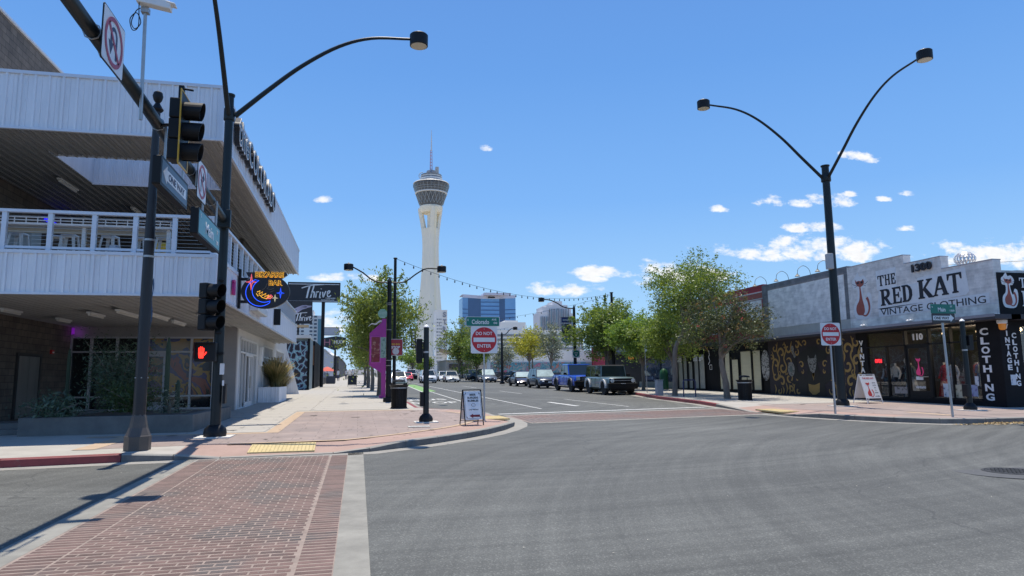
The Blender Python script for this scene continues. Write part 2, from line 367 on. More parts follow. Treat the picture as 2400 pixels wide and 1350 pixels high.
# ---- left corner pavement
LK = [(-90, 13.2, .15, 'r'), (-5.98, 13.62, .15, 'r'), (-4.16, 13.86, .15, 'k'), (-3.3, 13.9, .10, 'k'), (-2.5, 13.92, .02, 'k'), (-.45, 14.05, .02, 'k'), (.25, 14.2, .08, 'k'), (1.0, 14.75, .15, 'k'), (1.75, 15.45, .15, 'k'),
      (2.55, 16.3, .15, 'k'), (3.25, 17.2, .15, 'k'), (3.85, 18.2, .15, 'k'), (4.35, 19.3, .13, 'k'), (4.62, 20.4, .04, 'k'), (4.72, 21.6, .02, 'k'), (4.66, 22.8, .04, 'k'), (4.45, 23.9, .12, 'k'), (4.1, 24.9, .15, 'k'), (3.55, 25.8, .15, 'r'), (2.8, 26.6, .15, 'r'),
      (2.35, 27.6, .15, 'r'), (2.32, 33, .15, 'k'), (2.6, 45, .15, 'k'), (2.9, 60, .15, 'k'), (3.6, 110, .15, 'k'), (5.2, 260, .15, 'k')]
RK = [(21.6, 262, .15, 'k'), (20.0, 160, .15, 'k'), (18.8, 100, .15, 'k'), (18.0, 70, .15, 'k'), (17.5, 52, .15, 'k'), (17.1, 43.5, .15, 'k'), (16.6, 39.8, .15, 'r'), (15.5, 34.2, .15, 'r'), (14.95, 28.6, .15, 'r'), (14.5, 26.2, .14, 'k'), (14.15, 24.2, .08, 'k'), (13.9, 22.6, .02, 'k'), (13.85, 21.2, .02, 'k'), (14.0, 20.2, .08, 'k'),
      (14.25, 19.3, .15, 'k'), (14.65, 18.2, .15, 'k'), (15.15, 17.2, .15, 'k'), (15.9, 16.35, .15, 'k'), (17.1, 16.02, .15, 'k'), (18.6, 15.98, .15, 'k'), (110, 15.6, .15, 'k')]
def offs(K, d, side):
    out = []
    for i in range(len(K)):
        a = Vector(K[max(i-1, 0)][:2]); b = Vector(K[min(i+1, len(K)-1)][:2]); t = (b-a).normalized(); n = Vector((-t.y, t.x))*side
        p = Vector(K[i][:2])+n*d; out.append((p.x, p.y))
    return out
def pavement(K, nm, inner_pts, side, ring=1.15):
    o1 = offs(K, .16, side); o2 = offs(K, ring, side)
    kb = thing('kerb', None, None, kind='structure')
    gut = MB(); og = offs(K, -.38, side)
    for i in range(len(K)-1):
        k = MB(); (xa, ya, ha, ca), (xb, yb, hb, cb) = K[i], K[i+1]
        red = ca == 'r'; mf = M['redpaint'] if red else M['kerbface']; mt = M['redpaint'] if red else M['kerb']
        seg = math.hypot(xb-xa, yb-ya); ns = max(1, min(40, int(seg/3.0)))
        for q in range(ns):
            e = .006/max(seg, .1)
            t0, t1 = q/ns+(e if q else e), (q+1)/ns-e
            k = MB()
            pa = [(xa+(xb-xa)*t, ya+(yb-ya)*t, ha+(hb-ha)*t) for t in (t0, t1)]
            ia = [(o1[i][0]+(o1[i+1][0]-o1[i][0])*t, o1[i][1]+(o1[i+1][1]-o1[i][1])*t) for t in (t0, t1)]
            (x0, y0, h0), (x1, y1, h1) = pa
            z0, z1 = gz(y0), gz(y1); r_ = .02*min(1, h0/.1)
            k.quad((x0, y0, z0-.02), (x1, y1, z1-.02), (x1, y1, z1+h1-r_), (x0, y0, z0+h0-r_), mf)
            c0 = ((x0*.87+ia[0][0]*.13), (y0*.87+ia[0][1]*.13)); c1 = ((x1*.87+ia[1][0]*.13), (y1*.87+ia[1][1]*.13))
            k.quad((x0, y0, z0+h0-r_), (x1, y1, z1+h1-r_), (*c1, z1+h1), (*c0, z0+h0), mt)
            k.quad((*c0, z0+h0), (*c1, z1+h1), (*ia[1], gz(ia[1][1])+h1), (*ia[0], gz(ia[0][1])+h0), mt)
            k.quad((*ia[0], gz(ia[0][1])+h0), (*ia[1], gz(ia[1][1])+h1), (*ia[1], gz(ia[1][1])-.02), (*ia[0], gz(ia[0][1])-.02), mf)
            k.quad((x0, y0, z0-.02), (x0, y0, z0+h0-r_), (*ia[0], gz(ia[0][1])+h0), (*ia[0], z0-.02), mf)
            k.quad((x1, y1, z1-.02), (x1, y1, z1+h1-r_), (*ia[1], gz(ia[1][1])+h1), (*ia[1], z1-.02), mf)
            k.build('kerb_stone', None, kb)
        gut.quad((xa, ya, gz(ya)+.004), (og[i][0], og[i][1], gz(og[i][1])+.004), (og[i+1][0], og[i+1][1], gz(og[i+1][1])+.004), (xb, yb, gz(yb)+.004))
    gut.build('gutter', M['kerb'], kind='structure')
    rg = MB()
    for i in range(len(K)-1):
        dropped = min(K[i][2], K[i+1][2]) < .145
        pinkz = (nm == 'L' and -3.5 < K[i][0] and K[i][1] < 25.5) or (nm == 'R' and K[i][1] < 24.5 and K[i][0] < 15)
        mm = M['pink'] if pinkz else M['conc'] if not (nm == 'R' and K[i][1] < 24) else M['stamp']
        a, b, c, d = o1[i], o1[i+1], o2[i+1], o2[i]
        rg.quad((*a, gz(a[1])+K[i][2]), (*b, gz(b[1])+K[i+1][2]), (*c, gz(c[1])+.15), (*d, gz(d[1])+.15), mm)
    rg.build('pavement_edge', None, kind='structure')
    ip = o2+inner_pts
    g = MB(); g.poly([(x, y, gz(y)+.15) for x, y in ip]); g.build('pavement', M['conc'], kind='structure')
    return o2
oL = pavement(LK, 'L', [(-40, 262), (-90, 262)], 1)
oR = pavement(RK, 'R', [(110, 262)], 1)
def flat(name, pts, m, dz=.154, **k):
    g = MB(); g.poly([(x, y, gz(y)+dz) for x, y in pts]); return g.build(name, m, kind='structure', **k)
# stamped plaza of the left corner, with its tan bands
inn = [p for p in oL if -4.0 < p[0] and p[1] < 25.6]
flat('stamped_paving', [(-4.9, 14.85)]+inn+[(3.2, 25.9), (-1.85, 25.9), (-1.85, 17.5), (-4.9, 17.5)], M['stamp'])
flat('tan_band', [(-2.15, 17.5), (-1.85, 17.5), (-1.85, 26.2), (-2.15, 26.2)], M['band'], .158)
flat('tan_band', [(-6.0, 17.4), (-2.15, 17.4), (-2.15, 17.7), (-6.0, 17.7)], M['band'], .158)
flat('tan_band', [(-1.85, 25.9), (2.0, 25.9), (2.0, 26.2), (-1.85, 26.2)], M['band'], .158)
flat('tan_band', [(-5.3, 14.75), (-4.9, 14.75), (-4.9, 17.4), (-5.3, 17.4)], M['band'], .158)
g = MB()
ri = [p for p in offs(LK, 1.22, 1) if -3.2 < p[0] and p[1] < 25]; ro = [p for p in offs(LK, 1.06, 1) if -3.2 < p[0] and p[1] < 25]
for i in range(min(len(ri), len(ro))-1):
    g.poly([(*p, gz(p[1])+.160) for p in (ro[i], ro[i+1], ri[i+1], ri[i])])
g.build('tan_band', M['band'], kind='structure')
# tactile pads
def pad(cx, cy, w, d, rz, z0, z1, n):
    t = thing('tactile_pad', n, 'tactile paving', (cx, cy, 0), rz)
    g = MB(); g.add([(-w/2, -d/2, z0), (w/2, -d/2, z0), (w/2, d/2, z1), (-w/2, d/2, z1), (-w/2, -d/2, z0-.05), (w/2, -d/2, z0-.05), (w/2, d/2, z1-.05), (-w/2, d/2, z1-.05)], [(0, 1, 2, 3), (4, 5, 1, 0), (5, 6, 2, 1), (7, 4, 0, 3), (6, 7, 3, 2)])
    g.build('pad', M['yellow'], t)
    d_ = MB(); nx = int(w/.07); ny = int(d/.07)
    for i in range(nx):
        for j in range(ny):
            x = -w/2+(i+.5)*w/nx; y = -d/2+(j+.5)*d/ny; z = z0+(z1-z0)*(y+d/2)/d
            d_.lathe([(.014, z), (.009, z+.006)], (x, y, 0), 5)
    o = d_.build('truncated_domes', M['yellow'], t); o['kind'] = 'stuff'
pad(-1.45, 14.62, 1.25, .72, R(1), gz(14.3)+.062, gz(15)+.148, 'yellow tactile pad on the dropped kerb at the end of the brick crosswalk')
pad(4.18, 21.55, .75, 1.2, R(4), gz(21)+.115, gz(22)+.125, 'yellow tactile pad behind the sandwich board on the left corner')
pad(14.35, 21.7, .75, 1.5, R(0), gz(21)+.115, gz(22)+.13, 'yellow tactile pad on the right corner ramp below the black mural')
# right corner paving
inr = [p for p in oR if p[1] < 24.6 and p[0] < 19.5]
flat('stamped_paving', inr+[(30, 16.75), (30, 19.0), (21.2, 19.0), (21.2, 24.6), (15.4, 24.6)], M['stamp'])
flat('tan_band', [(17.0, 17.2), (17.35, 17.2), (17.35, 18.9), (17.0, 18.9)], M['band'], .158)
# paving joints of the right corner (thin recessed dark lines are real gaps between slabs further on)
def slabs(name, x0f, x1f, y0, y1, dx, dy, m, dz=.153, keep=None):
    root = thing(name, None, None, kind='structure'); cache = {}
    y = y0; n = 0
    while y < y1-.01:
        a, b = x0f(y), x1f(y); nx = max(1, round((b-a)/dx)); w = (b-a)/nx
        for i in range(nx):
            xa = a+i*w; 
            if keep and not keep(xa+w/2, y+dy/2): continue
            e = .007; key = (round(w, 2))
            if key not in cache:
                s = MB(); s.box(-w/2+e, w/2-e, -dy/2+e, dy/2-e, -.03, 0.006); cache[key] = s.mesh('paving_slab', m)
            o = shared('paving_slab', cache[key], root, (xa+w/2, y+dy/2, gz(y+dy/2)+dz+random.uniform(0, .002)), (math.atan(.012), 0, 0)); n += 1
        y += dy
    return n
slabs('pavement_slabs', lambda y: -4.62, lambda y: 1.15 if y > 26 else -2.2, 17.75, 80, 1.55, 1.5, M['conc'], keep=lambda x, y: (y > 26.3 or x < -2.3) and not (y < 28.2 and x < -3.9 and y < 24))
slabs('pavement_slabs', lambda y: 16.2+max(0, y-34)*.10, lambda y: 22.0+max(0, y-36)*.07, 24.7, 60, 1.5, 1.5, M['conc'], keep=lambda x, y: x > 16.2)
# ---- brick crosswalk (runs away from the camera)
cw = thing('brick_crosswalk', None, None, kind='structure')
def cx_l(y): return -3.0+(.012*(y-10))*0
g = MB(); g.quad((-3.17, -8, gz(-8)+.004), (-2.88, -8, gz(-8)+.004), (-2.88, 13.9, gz(13.9)+.004), (-3.17, 13.9, gz(13.9)+.004)); 
g.quad((-.17, -8, gz(-8)+.004), (.12, -8, gz(-8)+.004), (.12, 14.15, gz(14.15)+.004), (-.17, 14.1, gz(14.1)+.004)); g.build('concrete_border', mat('crosswalk_concrete', (.25, .24, .21), .85, var=.25, scale=2.2, bump=.4, bscale=60, spot=(3, .6, (.2, .19, .17), .5)), cw)
g = MB(); g.quad((-2.88, -8, gz(-8)+.003), (-.17, -8, gz(-8)+.003), (-.17, 14.0, gz(14)+.003), (-2.88, 13.9, gz(13.9)+.003)); g.build('mortar_bed', mat('sand_joint', (.28, .22, .185), .9, var=.25, scale=6, bump=.2), cw)
bm = mat('worn_brick', (.14, .086, .073), .8, var=.28, scale=4, bump=.4, bscale=45, spot=(1.3, .5, (.085, .076, .072), .85))
# every brick gets its own tone from the object's random number
def brickmat(base, nm):
    m = base.copy(); m.name = nm; t = m.node_tree; b = t.nodes['Principled BSDF']; oi = t.nodes.new('ShaderNodeObjectInfo'); gi = t.nodes.new('ShaderNodeNewGeometry')
    ad = t.nodes.new('ShaderNodeMath'); ad.operation = 'ADD'; t.links.new(oi.outputs['Random'], ad.inputs[0]); t.links.new(gi.outputs['Random Per Island'], ad.inputs[1])
    fr = t.nodes.new('ShaderNodeMath'); fr.operation = 'FRACT'; t.links.new(ad.outputs[0], fr.inputs[0])
    r = t.nodes.new('ShaderNodeMapRange'); t.links.new(fr.outputs[0], r.inputs[0]); r.inputs[3].default_value = .78; r.inputs[4].default_value = 1.22
    v = t.nodes.new('ShaderNodeVectorMath'); v.operation = 'SCALE'; t.links.new(b.inputs['Base Color'].links[0].from_socket, v.inputs[0]); t.links.new(r.outputs[0], v.inputs['Scale']); t.links.new(v.outputs[0], b.inputs['Base Color'])
    # world-space wear, so that it runs across bricks
    ob = [n for n in t.nodes if n.type == 'TEX_COORD'][0]; geo = gi.outputs['Position']
    for l in list(t.links):
        if l.from_socket == ob.outputs['Object']: t.links.new(geo, l.to_socket)
    return m
bm2 = brickmat(bm, 'worn_brick_each')
def brick(w, d, h=.0025):
    s = MB(); e = .003
    s.add([(-w/2, -d/2, 0), (w/2, -d/2, 0), (w/2, d/2, 0), (-w/2, d/2, 0), (-w/2+e, -d/2+e, h), (w/2-e, -d/2+e, h), (w/2-e, d/2-e, h), (-w/2+e, d/2-e, h)], [(4, 5, 6, 7), (0, 1, 5, 4), (1, 2, 6, 5), (2, 3, 7, 6), (3, 0, 4, 7)])
    return s
BW, BD = .2085, .105
spots = []
y = -2.0; row = 0
while y < 13.85:
    off = (row % 2)*BW/2
    for k in range(12):
        a = max(-2.50-off+k*BW, -2.50); b = min(-2.50-off+(k+1)*BW, -.50)
        if b-a > .05: spots.append(((a+b)/2, y+BD/2, b-a-.017, BD-.032))
    spots.append((-2.68, y+BD/2, .33, BD-.034)); spots.append((-.325, y+BD/2, .29, BD-.034))
    y += BD; row += 1
vis = [s for s in spots if s[1] > 5.6]; vis.sort(key=lambda s: s[1]); near = set(vis[:296]); bc = {}
rest = MB(); btri = brick(1, 1)
for s in spots:
    px, py, w, d = s
    if s in near:
        k = (round(w, 3), round(d, 3))
        if k not in bc: bc[k] = brick(w, d).mesh('brick', bm2)
        shared('brick', bc[k], cw, (px, py, gz(py)+.003), (0, 0, random.uniform(-.012, .012)))
    else:
        b = brick(w, d); rest.add([(vx+px, vy+py, vz+gz(py)+.003) for vx, vy, vz in b.v], b.f)
o = rest.build('bricks', bm2, cw); o['kind'] = 'stuff'
# ---- second crosswalk over the main street
def q(a, b, c, d, dz): return [(p[0], p[1], gz(p[1])+dz) for p in (a, b, c, d)]
cw2 = thing('far_brick_crosswalk', None, None, kind='structure')
g = MB(); g.poly(q((5.1, 20.4), (13.6, 21.6), (14.1, 25.0), (5.0, 23.7), .003)); g.build('mortar_bed', mat('sand_joint_far', (.27, .215, .19), .9, var=.15, scale=4), cw2)
g = MB()
g.poly(q((5.1, 20.15), (13.6, 21.3), (13.6, 21.6), (5.1, 20.4), .005)); g.poly(q((5.0, 23.7), (14.1, 25.0), (14.1, 25.3), (5.0, 24.0), .005)); g.build('concrete_border', M['kerb'], cw2)
g = MB(); xx = 5.2
while xx < 13.9:
    for (t0, t1) in ((0, .32), (.34, .66), (.68, 1)):
        ya = 20.42+(xx-5.1)*.141; yb = 23.68+(xx-5.1)*.141; y0 = ya+(yb-ya)*t0; y1 = ya+(yb-ya)*t1
        g.poly([(p[0], p[1], gz(p[1])+.008) for p in ((xx, y0+.01), (xx+.15, y0+.01), (xx+.15, y1-.01), (xx, y1-.01))])
    xx += .205
o = g.build('bricks', mat('far_brick', (.185, .125, .11), .8, var=.25, scale=3, spot=(.6, .5, (.16, .14, .135), .9)), cw2); o['kind'] = 'stuff'
# ---- painted lines
def line(name, a, b, w, m=M['white'], dz=.005):
    a = Vector(a); b = Vector(b); t = (b-a).normalized(); n = Vector((-t.y, t.x))*w/2; g = MB(); k = max(1, int((b-a).length/40))
    for i in range(k):
        p = a+(b-a)*i/k; r = a+(b-a)*(i+1)/k
        g.poly([(v.x, v.y, gz(v.y)+dz) for v in (p-n, r-n, r+n, p+n)])
    return g.build(name, m, kind='structure')
line('lane_line', (7.35, 27.5), (6.6, 160), .10)
line('lane_line', (5.2, 31), (5.55, 75), .10)
line('lane_line', (11.3, 27.8), (10.9, 36), .09); line('lane_line', (10.7, 45), (10.6, 52), .09); line('lane_line', (10.5, 62), (10.4, 70), .09)
line('lane_line', (9.4, 29), (9.2, 33), .25)
line('stop_line', (5.0, 24.75), (14.0, 26.2), .3)
line('lane_line', (-7.2, 9.2), (-30, 8.9), .12)
line('parking_line', (3.2, 36), (6.9, 35.9), .08); 
gr = mat('green_bike_lane', (.17, .33, .10), .75, var=.15, scale=2, spot=(3, .6, (.25, .3, .2), .5))
g = MB(); g.poly(q((4.75, 52), (5.9, 53.4), (6.3, 80), (5.3, 80), .006)); g.build('green_bike_lane', gr, kind='structure')
line('bike_lane_line', (4.7, 51.6), (5.2, 80), .12, dz=.009)
bt = thing('road_lettering', None, None, kind='structure')
txt('lettering', 'BUS', (3.75, 38.3, gz(38.3)+.006), (1, 0, 0), (0, 1, .012), 1.9, .003, M['white'], bt, width=2.0, bold=.02)
txt('lettering', 'STOP', (3.75, 34.6, gz(34.6)+.006), (1, 0, 0), (0, 1, .012), 1.9, .003, M['white'], bt, width=2.3, bold=.02)
def manhole(x, y, r, lab, apron=None):
    t = thing('manhole_cover', lab, 'manhole cover', (x, y, gz(y)))
    if apron: g = MB(); g.lathe([(apron, .0), (apron, .004)], n=32); g.build('asphalt_collar', mat('patch_asphalt', (.088, .09, .092), .8, var=.15, scale=5, bump=.4, bscale=80), t)
    g = MB(); g.lathe([(r+.05, .002), (r+.05, .009), (r+.01, .010), (r+.008, .004), (r, .004), (r, .009)], n=32); g.build('frame', mat('cast_iron', (.05, .048, .045), .6, metal=.4, bump=.3), t)
    g = MB()
    for i in range(-4, 5):
        for j in range(-4, 5):
            if math.hypot(i, j) < 4.4: g.box(i*r/5-.022, i*r/5+.022, j*r/5-.022, j*r/5+.022, .008, .013)
    g.build('grip_studs', mat('cast_iron', (.05, .048, .045)), t)['kind'] = 'stuff'
manhole(9.75, 8.75, .36, 'round iron manhole cover in the asphalt at the lower right', .85)
g = MB(); g.box(-.28, .28, -.2, .2, 0, .012); t = thing('utility_cover', 'pale concrete utility box lid set in the red paving by the short black pole', 'utility lid', (1.55, 18.1, gz(18.1)+.158)); g.build('lid', mat('lid_concrete', (.48, .47, .43), .8, var=.1), t)
g = MB(); g.box(-.22, .22, -.02, .02, .0121, .016); g.build('lid_handle', M['galv'], t)
# dry leaves in the right gutter
rs = np.random.RandomState(3)
g = MB()
for i in range(1500):
    u = rs.rand(); x = 16.3+u*6+rs.randn()*.3; dn = .09+.16*math.exp(-((x-17.3)/1.0)**2); yy = 15.99-.003*(x-17)-abs(rs.randn())*dn-.01
    a = rs.rand()*6.28; s_ = .018+rs.rand()*.03; z = gz(yy)+.008+rs.rand()*.03*math.exp(-((x-17.3)/1.2)**2)
    dx, dy = math.cos(a)*s_, math.sin(a)*s_; tz = rs.randn()*.012
    g.quad((x-dx, yy-dy, z-tz), (x+dy*.5, yy-dx*.5, z+.006), (x+dx, yy+dy, z+tz+.004), (x-dy*.5, yy+dx*.5, z+.004))
g.build('fallen_leaves', mat('dry_leaf', (.42, .30, .14), .8, island=.45), label='drift of dry tan leaves along the right corner gutter', cat='leaf litter', kind='stuff')
# small litter on the road
g = MB()
for i in range(90):
    x = rs.uniform(-6, 16); yy = rs.uniform(5.5, 13.4); a = rs.rand()*6.28; s_ = .006+rs.rand()*.012; z = gz(yy)+.006; dx, dy = math.cos(a)*s_, math.sin(a)*s_
    g.quad((x-dx, yy-dy, z), (x+dy*.6, yy-dx*.6, z+.004), (x+dx, yy+dy, z), (x-dy*.6, yy+dx*.6, z+.003))
g.build('road_grit', mat('grit', (.5, .47, .4), .8, island=.4), label='scattered pale chips and bits of leaf on the asphalt', cat='litter', kind='stuff')

# dark gum and drip spots trodden into the pavements
g = MB()
for i in range(520):
    if i < 330: x = rs.uniform(-4.2, 3.6); yy = rs.uniform(15.2, 60) if i > 190 else rs.uniform(15.2, 26)
    else: x = rs.uniform(15.6, 21.5); yy = rs.uniform(16.8, 45)
    if yy < 20 and x > 2.0 and x < 5 or (yy > 26 and 1.2 < x < 5): continue
    r_ = rs.uniform(.012, .035) if rs.rand() < .9 else rs.uniform(.05, .13); k_ = 7
    g.add([(x+r_*math.cos(a)*(1+.25*math.sin(a*3+i)), yy+r_*math.sin(a)*1.1, gz(yy)+.1625) for a in [2*PI*j/k_ for j in range(k_)]], [tuple(range(k_))])
g.build('pavement_spots', mat('trodden_gum', (.13, .115, .105), .9, island=.4), label='dark trodden gum and drip spots scattered over the pavements', cat='stains', kind='stuff')
# ================================================================ LEFT CORNER BUILDING
M['clad'] = mat('pale_blue_grey_cladding', (.74, .765, .81), .45, metal=.1, var=.09, scale=1.4, stretch=(3, 3, .35))
M['cladtrim'] = mat('light_metal_trim', (.64, .68, .75), .4, metal=.15, var=.04)
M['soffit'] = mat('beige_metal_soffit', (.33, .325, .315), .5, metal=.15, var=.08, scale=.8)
M['stucco'] = mat('white_stucco', (.62, .615, .60), .85, var=.06, scale=1.5, bump=.2, bscale=70)
M['gstucco'] = mat('grey_stucco', (.36, .34, .33), .85, var=.08, scale=1.5, bump=.2, bscale=70)
def cmu(name, c1, c2, mort, bw=.41, bh=.205, axis='x', sc_=1.0):
    m = bpy.data.materials.new(name); m.use_nodes = True; t = m.node_tree; N = t.nodes; L = t.links; b = N['Principled BSDF']; b.inputs['Roughness'].default_value = .9
    g_ = N.new('ShaderNodeNewGeometry'); s = N.new('ShaderNodeSeparateXYZ'); L.new(g_.outputs['Position'], s.inputs[0]); c = N.new('ShaderNodeCombineXYZ')
    L.new(s.outputs[1 if axis == 'x' else 0], c.inputs[0]); L.new(s.outputs[2], c.inputs[1])
    br = N.new('ShaderNodeTexBrick'); L.new(c.outputs[0], br.inputs['Vector']); br.inputs['Scale'].default_value = 1; br.inputs['Brick Width'].default_value = bw; br.inputs['Row Height'].default_value = bh
    br.inputs['Mortar Size'].default_value = .008*sc_; br.inputs['Color1'].default_value = (*c1, 1); br.inputs['Color2'].default_value = (*c2, 1); br.inputs['Mortar'].default_value = (*mort, 1); br.inputs['Bias'].default_value = -.1
    n = N.new('ShaderNodeTexNoise'); L.new(g_.outputs['Position'], n.inputs['Vector']); n.inputs['Scale'].default_value = 3; n.inputs['Detail'].default_value = 6
    r = N.new('ShaderNodeMapRange'); L.new(n.outputs[0], r.inputs[0]); r.inputs[1].default_value = .3; r.inputs[2].default_value = .7; r.inputs[3].default_value = .8; r.inputs[4].default_value = 1.2
    v = N.new('ShaderNodeVectorMath'); v.operation = 'SCALE'; L.new(br.outputs['Color'], v.inputs[0]); L.new(r.outputs[0], v.inputs['Scale']); L.new(v.outputs[0], b.inputs['Base Color'])
    bp = N.new('ShaderNodeBump'); bp.invert = True; bp.inputs['Strength'].default_value = .6; bp.inputs['Distance'].default_value = .01; L.new(br.outputs['Fac'], bp.inputs['Height']); L.new(bp.outputs[0], b.inputs['Normal'])
    return m
M['cmu'] = cmu('brown_split_block', (.17, .14, .115), (.125, .105, .09), (.06, .055, .05))
XE, YF, YB = -3.5, 17.8, 40.6
ZU0, ZU1, ZL0, ZL1, ZR = 7.62, 9.05, 3.66, 4.68, 5.6
bld = thing('commercial_building', 'two-storey pale corrugated metal building with deep overhanging roof and balcony on the left corner', 'building', (XE, YF, 0))
def ribs(w, length, plane, rib=.042, pitch=.305):
    """ribbed metal sheet w wide; ribs run along the length. plane: 'v' vertical facing -Y, 'h' horizontal facing down"""
    g = MB(); xs = []; n = max(1, round(w/pitch)); p = w/n
    for i in range(n):
        x = i*p; xs += [(x, 0), (x+p*.10, 0), (x+p*.16, rib), (x+p*.30, rib), (x+p*.36, 0), (x+p*.62, 0), (x+p*.65, rib*.4), (x+p*.69, rib*.4), (x+p*.72, 0)]
    xs.append((w, 0)); vs = []
    for x, d in xs:
        for l in (0, length): vs.append((x, -d, l) if plane == 'v' else (x, l, -d))
    k = len(xs); fs = [(2*i, 2*i+2, 2*i+3, 2*i+1) for i in range(k-1)]
    # closed back so that the sheet has thickness
    b0 = len(vs); vs += [(0, .02, 0), (w, .02, 0), (w, .02, length), (0, .02, length)] if plane == 'v' else [(0, 0, .02), (w, 0, .02), (w, length, .02), (0, length, .02)]
    fs.append((b0, b0+3, b0+2, b0+1)); g.add(vs, fs); return g
def clad(x0, y0, x1, y1, z0, z1, w=.915):
    L_ = math.hypot(x1-x0, y1-y0); n = max(1, round(L_/w)); ww = L_/n; gg = ribs(ww-.006, z1-z0, 'v')
    for zz in (.16, (z1-z0)*.5, (z1-z0)-.16):
        for q_ in range(6): gg.box(q_*ww/6+.02, q_*ww/6+.034, -.012, .0, zz, zz+.014)
    me = gg.mesh('cladding_panel', M['clad']); a = math.atan2(y1-y0, x1-x0)
    for i in range(n):
        t = (i*ww+.003)/L_
        shared('cladding_panel', me, bld, (x0+(x1-x0)*t-XE, y0+(y1-y0)*t-YF, z0), (0, 0, a))
for z0, z1 in ((ZU0, ZU1), (ZL0, ZL1)):
    clad(-14.5, YF, XE-.03, YF, z0+.04, z1-.05); clad(XE, YF+.03, XE, YB, z0+.04, z1-.05)
g = MB()
for z0, z1 in ((ZU0, ZU1), (ZL0, ZL1)):
    for za, zb in ((z0-.01, z0+.045), (z1-.06, z1+.02)):
        g.box(-14.5, XE+.05, YF-.05, YF+.02, za, zb); g.box(XE-.02, XE+.052, YF+.022, YB+.05, za, zb)
    g.box(XE-.06, XE+.045, YF-.045, YF+.06, z0+.047, z1-.062)
g.build('fascia_trim', M['cladtrim'], bld, world=True)
# soffits (upper with a light well)
WX0, WX1, WY0, WY1 = -8.02, -4.35, 19.85, 22.5
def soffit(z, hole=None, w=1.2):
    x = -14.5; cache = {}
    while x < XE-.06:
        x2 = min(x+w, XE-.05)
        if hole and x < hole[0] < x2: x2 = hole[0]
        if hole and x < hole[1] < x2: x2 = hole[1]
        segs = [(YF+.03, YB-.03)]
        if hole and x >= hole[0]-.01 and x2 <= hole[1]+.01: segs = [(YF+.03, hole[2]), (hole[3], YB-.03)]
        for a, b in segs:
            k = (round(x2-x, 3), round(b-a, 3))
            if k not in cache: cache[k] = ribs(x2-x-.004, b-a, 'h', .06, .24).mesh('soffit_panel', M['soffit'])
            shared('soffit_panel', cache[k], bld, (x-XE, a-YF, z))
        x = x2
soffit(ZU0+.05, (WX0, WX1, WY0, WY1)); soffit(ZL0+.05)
g = MB()
for (a, b, c, d) in ((-14.5, WX0-.03, YF+.03, YB), (WX1+.03, XE-.03, YF+.03, YB), (WX0-.03, WX1+.03, YF+.03, WY0-.03), (WX0-.03, WX1+.03, WY1+.03, YB)):
    g.box(a, b, c, d, 8.82, 8.98)
g.build('roof', mat('roof_membrane', (.5, .5, .5), .8), bld, world=True)
# well walls
me = ribs(.9, 1.2, 'v', .03, .15).mesh('well_panel', M['clad'])
for i in range(4): shared('well_panel', me, bld, (WX0+i*.9-XE, WY1-YF, ZU0+.0), (0, 0, 0))
me2 = ribs(.76, 1.2, 'v', .03, .15).mesh('well_panel', M['clad'])
for i in range(4): shared('well_panel', me2, bld, (WX0-XE, WY1-(i)*.76-YF-.02, ZU0), (0, 0, -PI/2)); 
for i in range(4): shared('well_panel', me2, bld, (WX1-XE, WY0+(i)*.76-YF+.01, ZU0), (0, 0, PI/2))
g = MB(); g.box(WX0, WX1, WY0-.025, WY0, ZU0, 8.82); g.build('well_panel', M['clad'], bld, world=True)
g = MB(); g.box(WX0, WX1, WY1-.05, WY1-.01, ZU0-.04, ZU0+.02); g.build('well_trim', M['cladtrim'], bld, world=True)
# deck and walls
g = MB(); g.box(-14.5, XE-.03, YF+.03, YB-.03, ZL0+.09, 4.5); g.build('deck', M['concd'], bld, world=True)
g = MB(); g.box(-18, -10.4, 18.6, 28.2, -.2, 12.4); g.build('core_wall', M['cmu'], bld, world=True)
g = MB(); g.box(-18.05, -10.34, 18.55, 28.25, 12.4, 12.47); g.build('wall_cap', M['cladtrim'], bld, world=True)
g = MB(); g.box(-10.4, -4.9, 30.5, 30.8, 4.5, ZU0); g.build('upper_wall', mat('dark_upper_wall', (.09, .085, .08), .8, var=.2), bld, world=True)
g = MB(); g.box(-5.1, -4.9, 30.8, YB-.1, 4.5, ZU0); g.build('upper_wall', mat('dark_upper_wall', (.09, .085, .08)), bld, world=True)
Zg = .45
# front wall of the ground floor with storefront opening
fx = [-10.4, -9.71, -8.84, -7.95, -7.08, -6.25, -5.45]
g = MB(); g.box(-10.4, -4.62, 28.2, 28.45, 3.30, ZL0+.02); g.box(-5.45, -4.62, 28.2, 28.45, Zg, 3.30); g.box(-10.4, -5.45, 28.2, 28.45, Zg, .58); g.build('front_wall', M['gstucco'], bld, world=True)
def mural_mat(name, cols, scale=1.1, dist=3.5, rough=.25, seed=0):
    m = bpy.data.materials.new(name); m.use_nodes = True; t = m.node_tree; N = t.nodes; L = t.links; b = N['Principled BSDF']; b.inputs['Roughness'].default_value = rough
    g_ = N.new('ShaderNodeNewGeometry'); n = N.new('ShaderNodeTexNoise'); n.noise_dimensions = '4D'; L.new(g_.outputs['Position'], n.inputs['Vector']); n.inputs['W'].default_value = seed; n.inputs['Scale'].default_value = scale; n.inputs['Detail'].default_value = 3; n.inputs['Distortion'].default_value = dist
    r = N.new('ShaderNodeValToRGB'); r.color_ramp.interpolation = 'CONSTANT'; L.new(n.outputs[0], r.inputs[0]); e = r.color_ramp.elements
    k = len(cols)
    e[0].position = 0; e[0].color = (*cols[0], 1); e[1].position = .30; e[1].color = (*cols[1], 1)
    for i in range(2, k): q_ = e.new(.30+.42*(i-1)/(k-1)); q_.color = (*cols[i], 1)
    L.new(r.outputs[0], b.inputs['Base Color']); return m
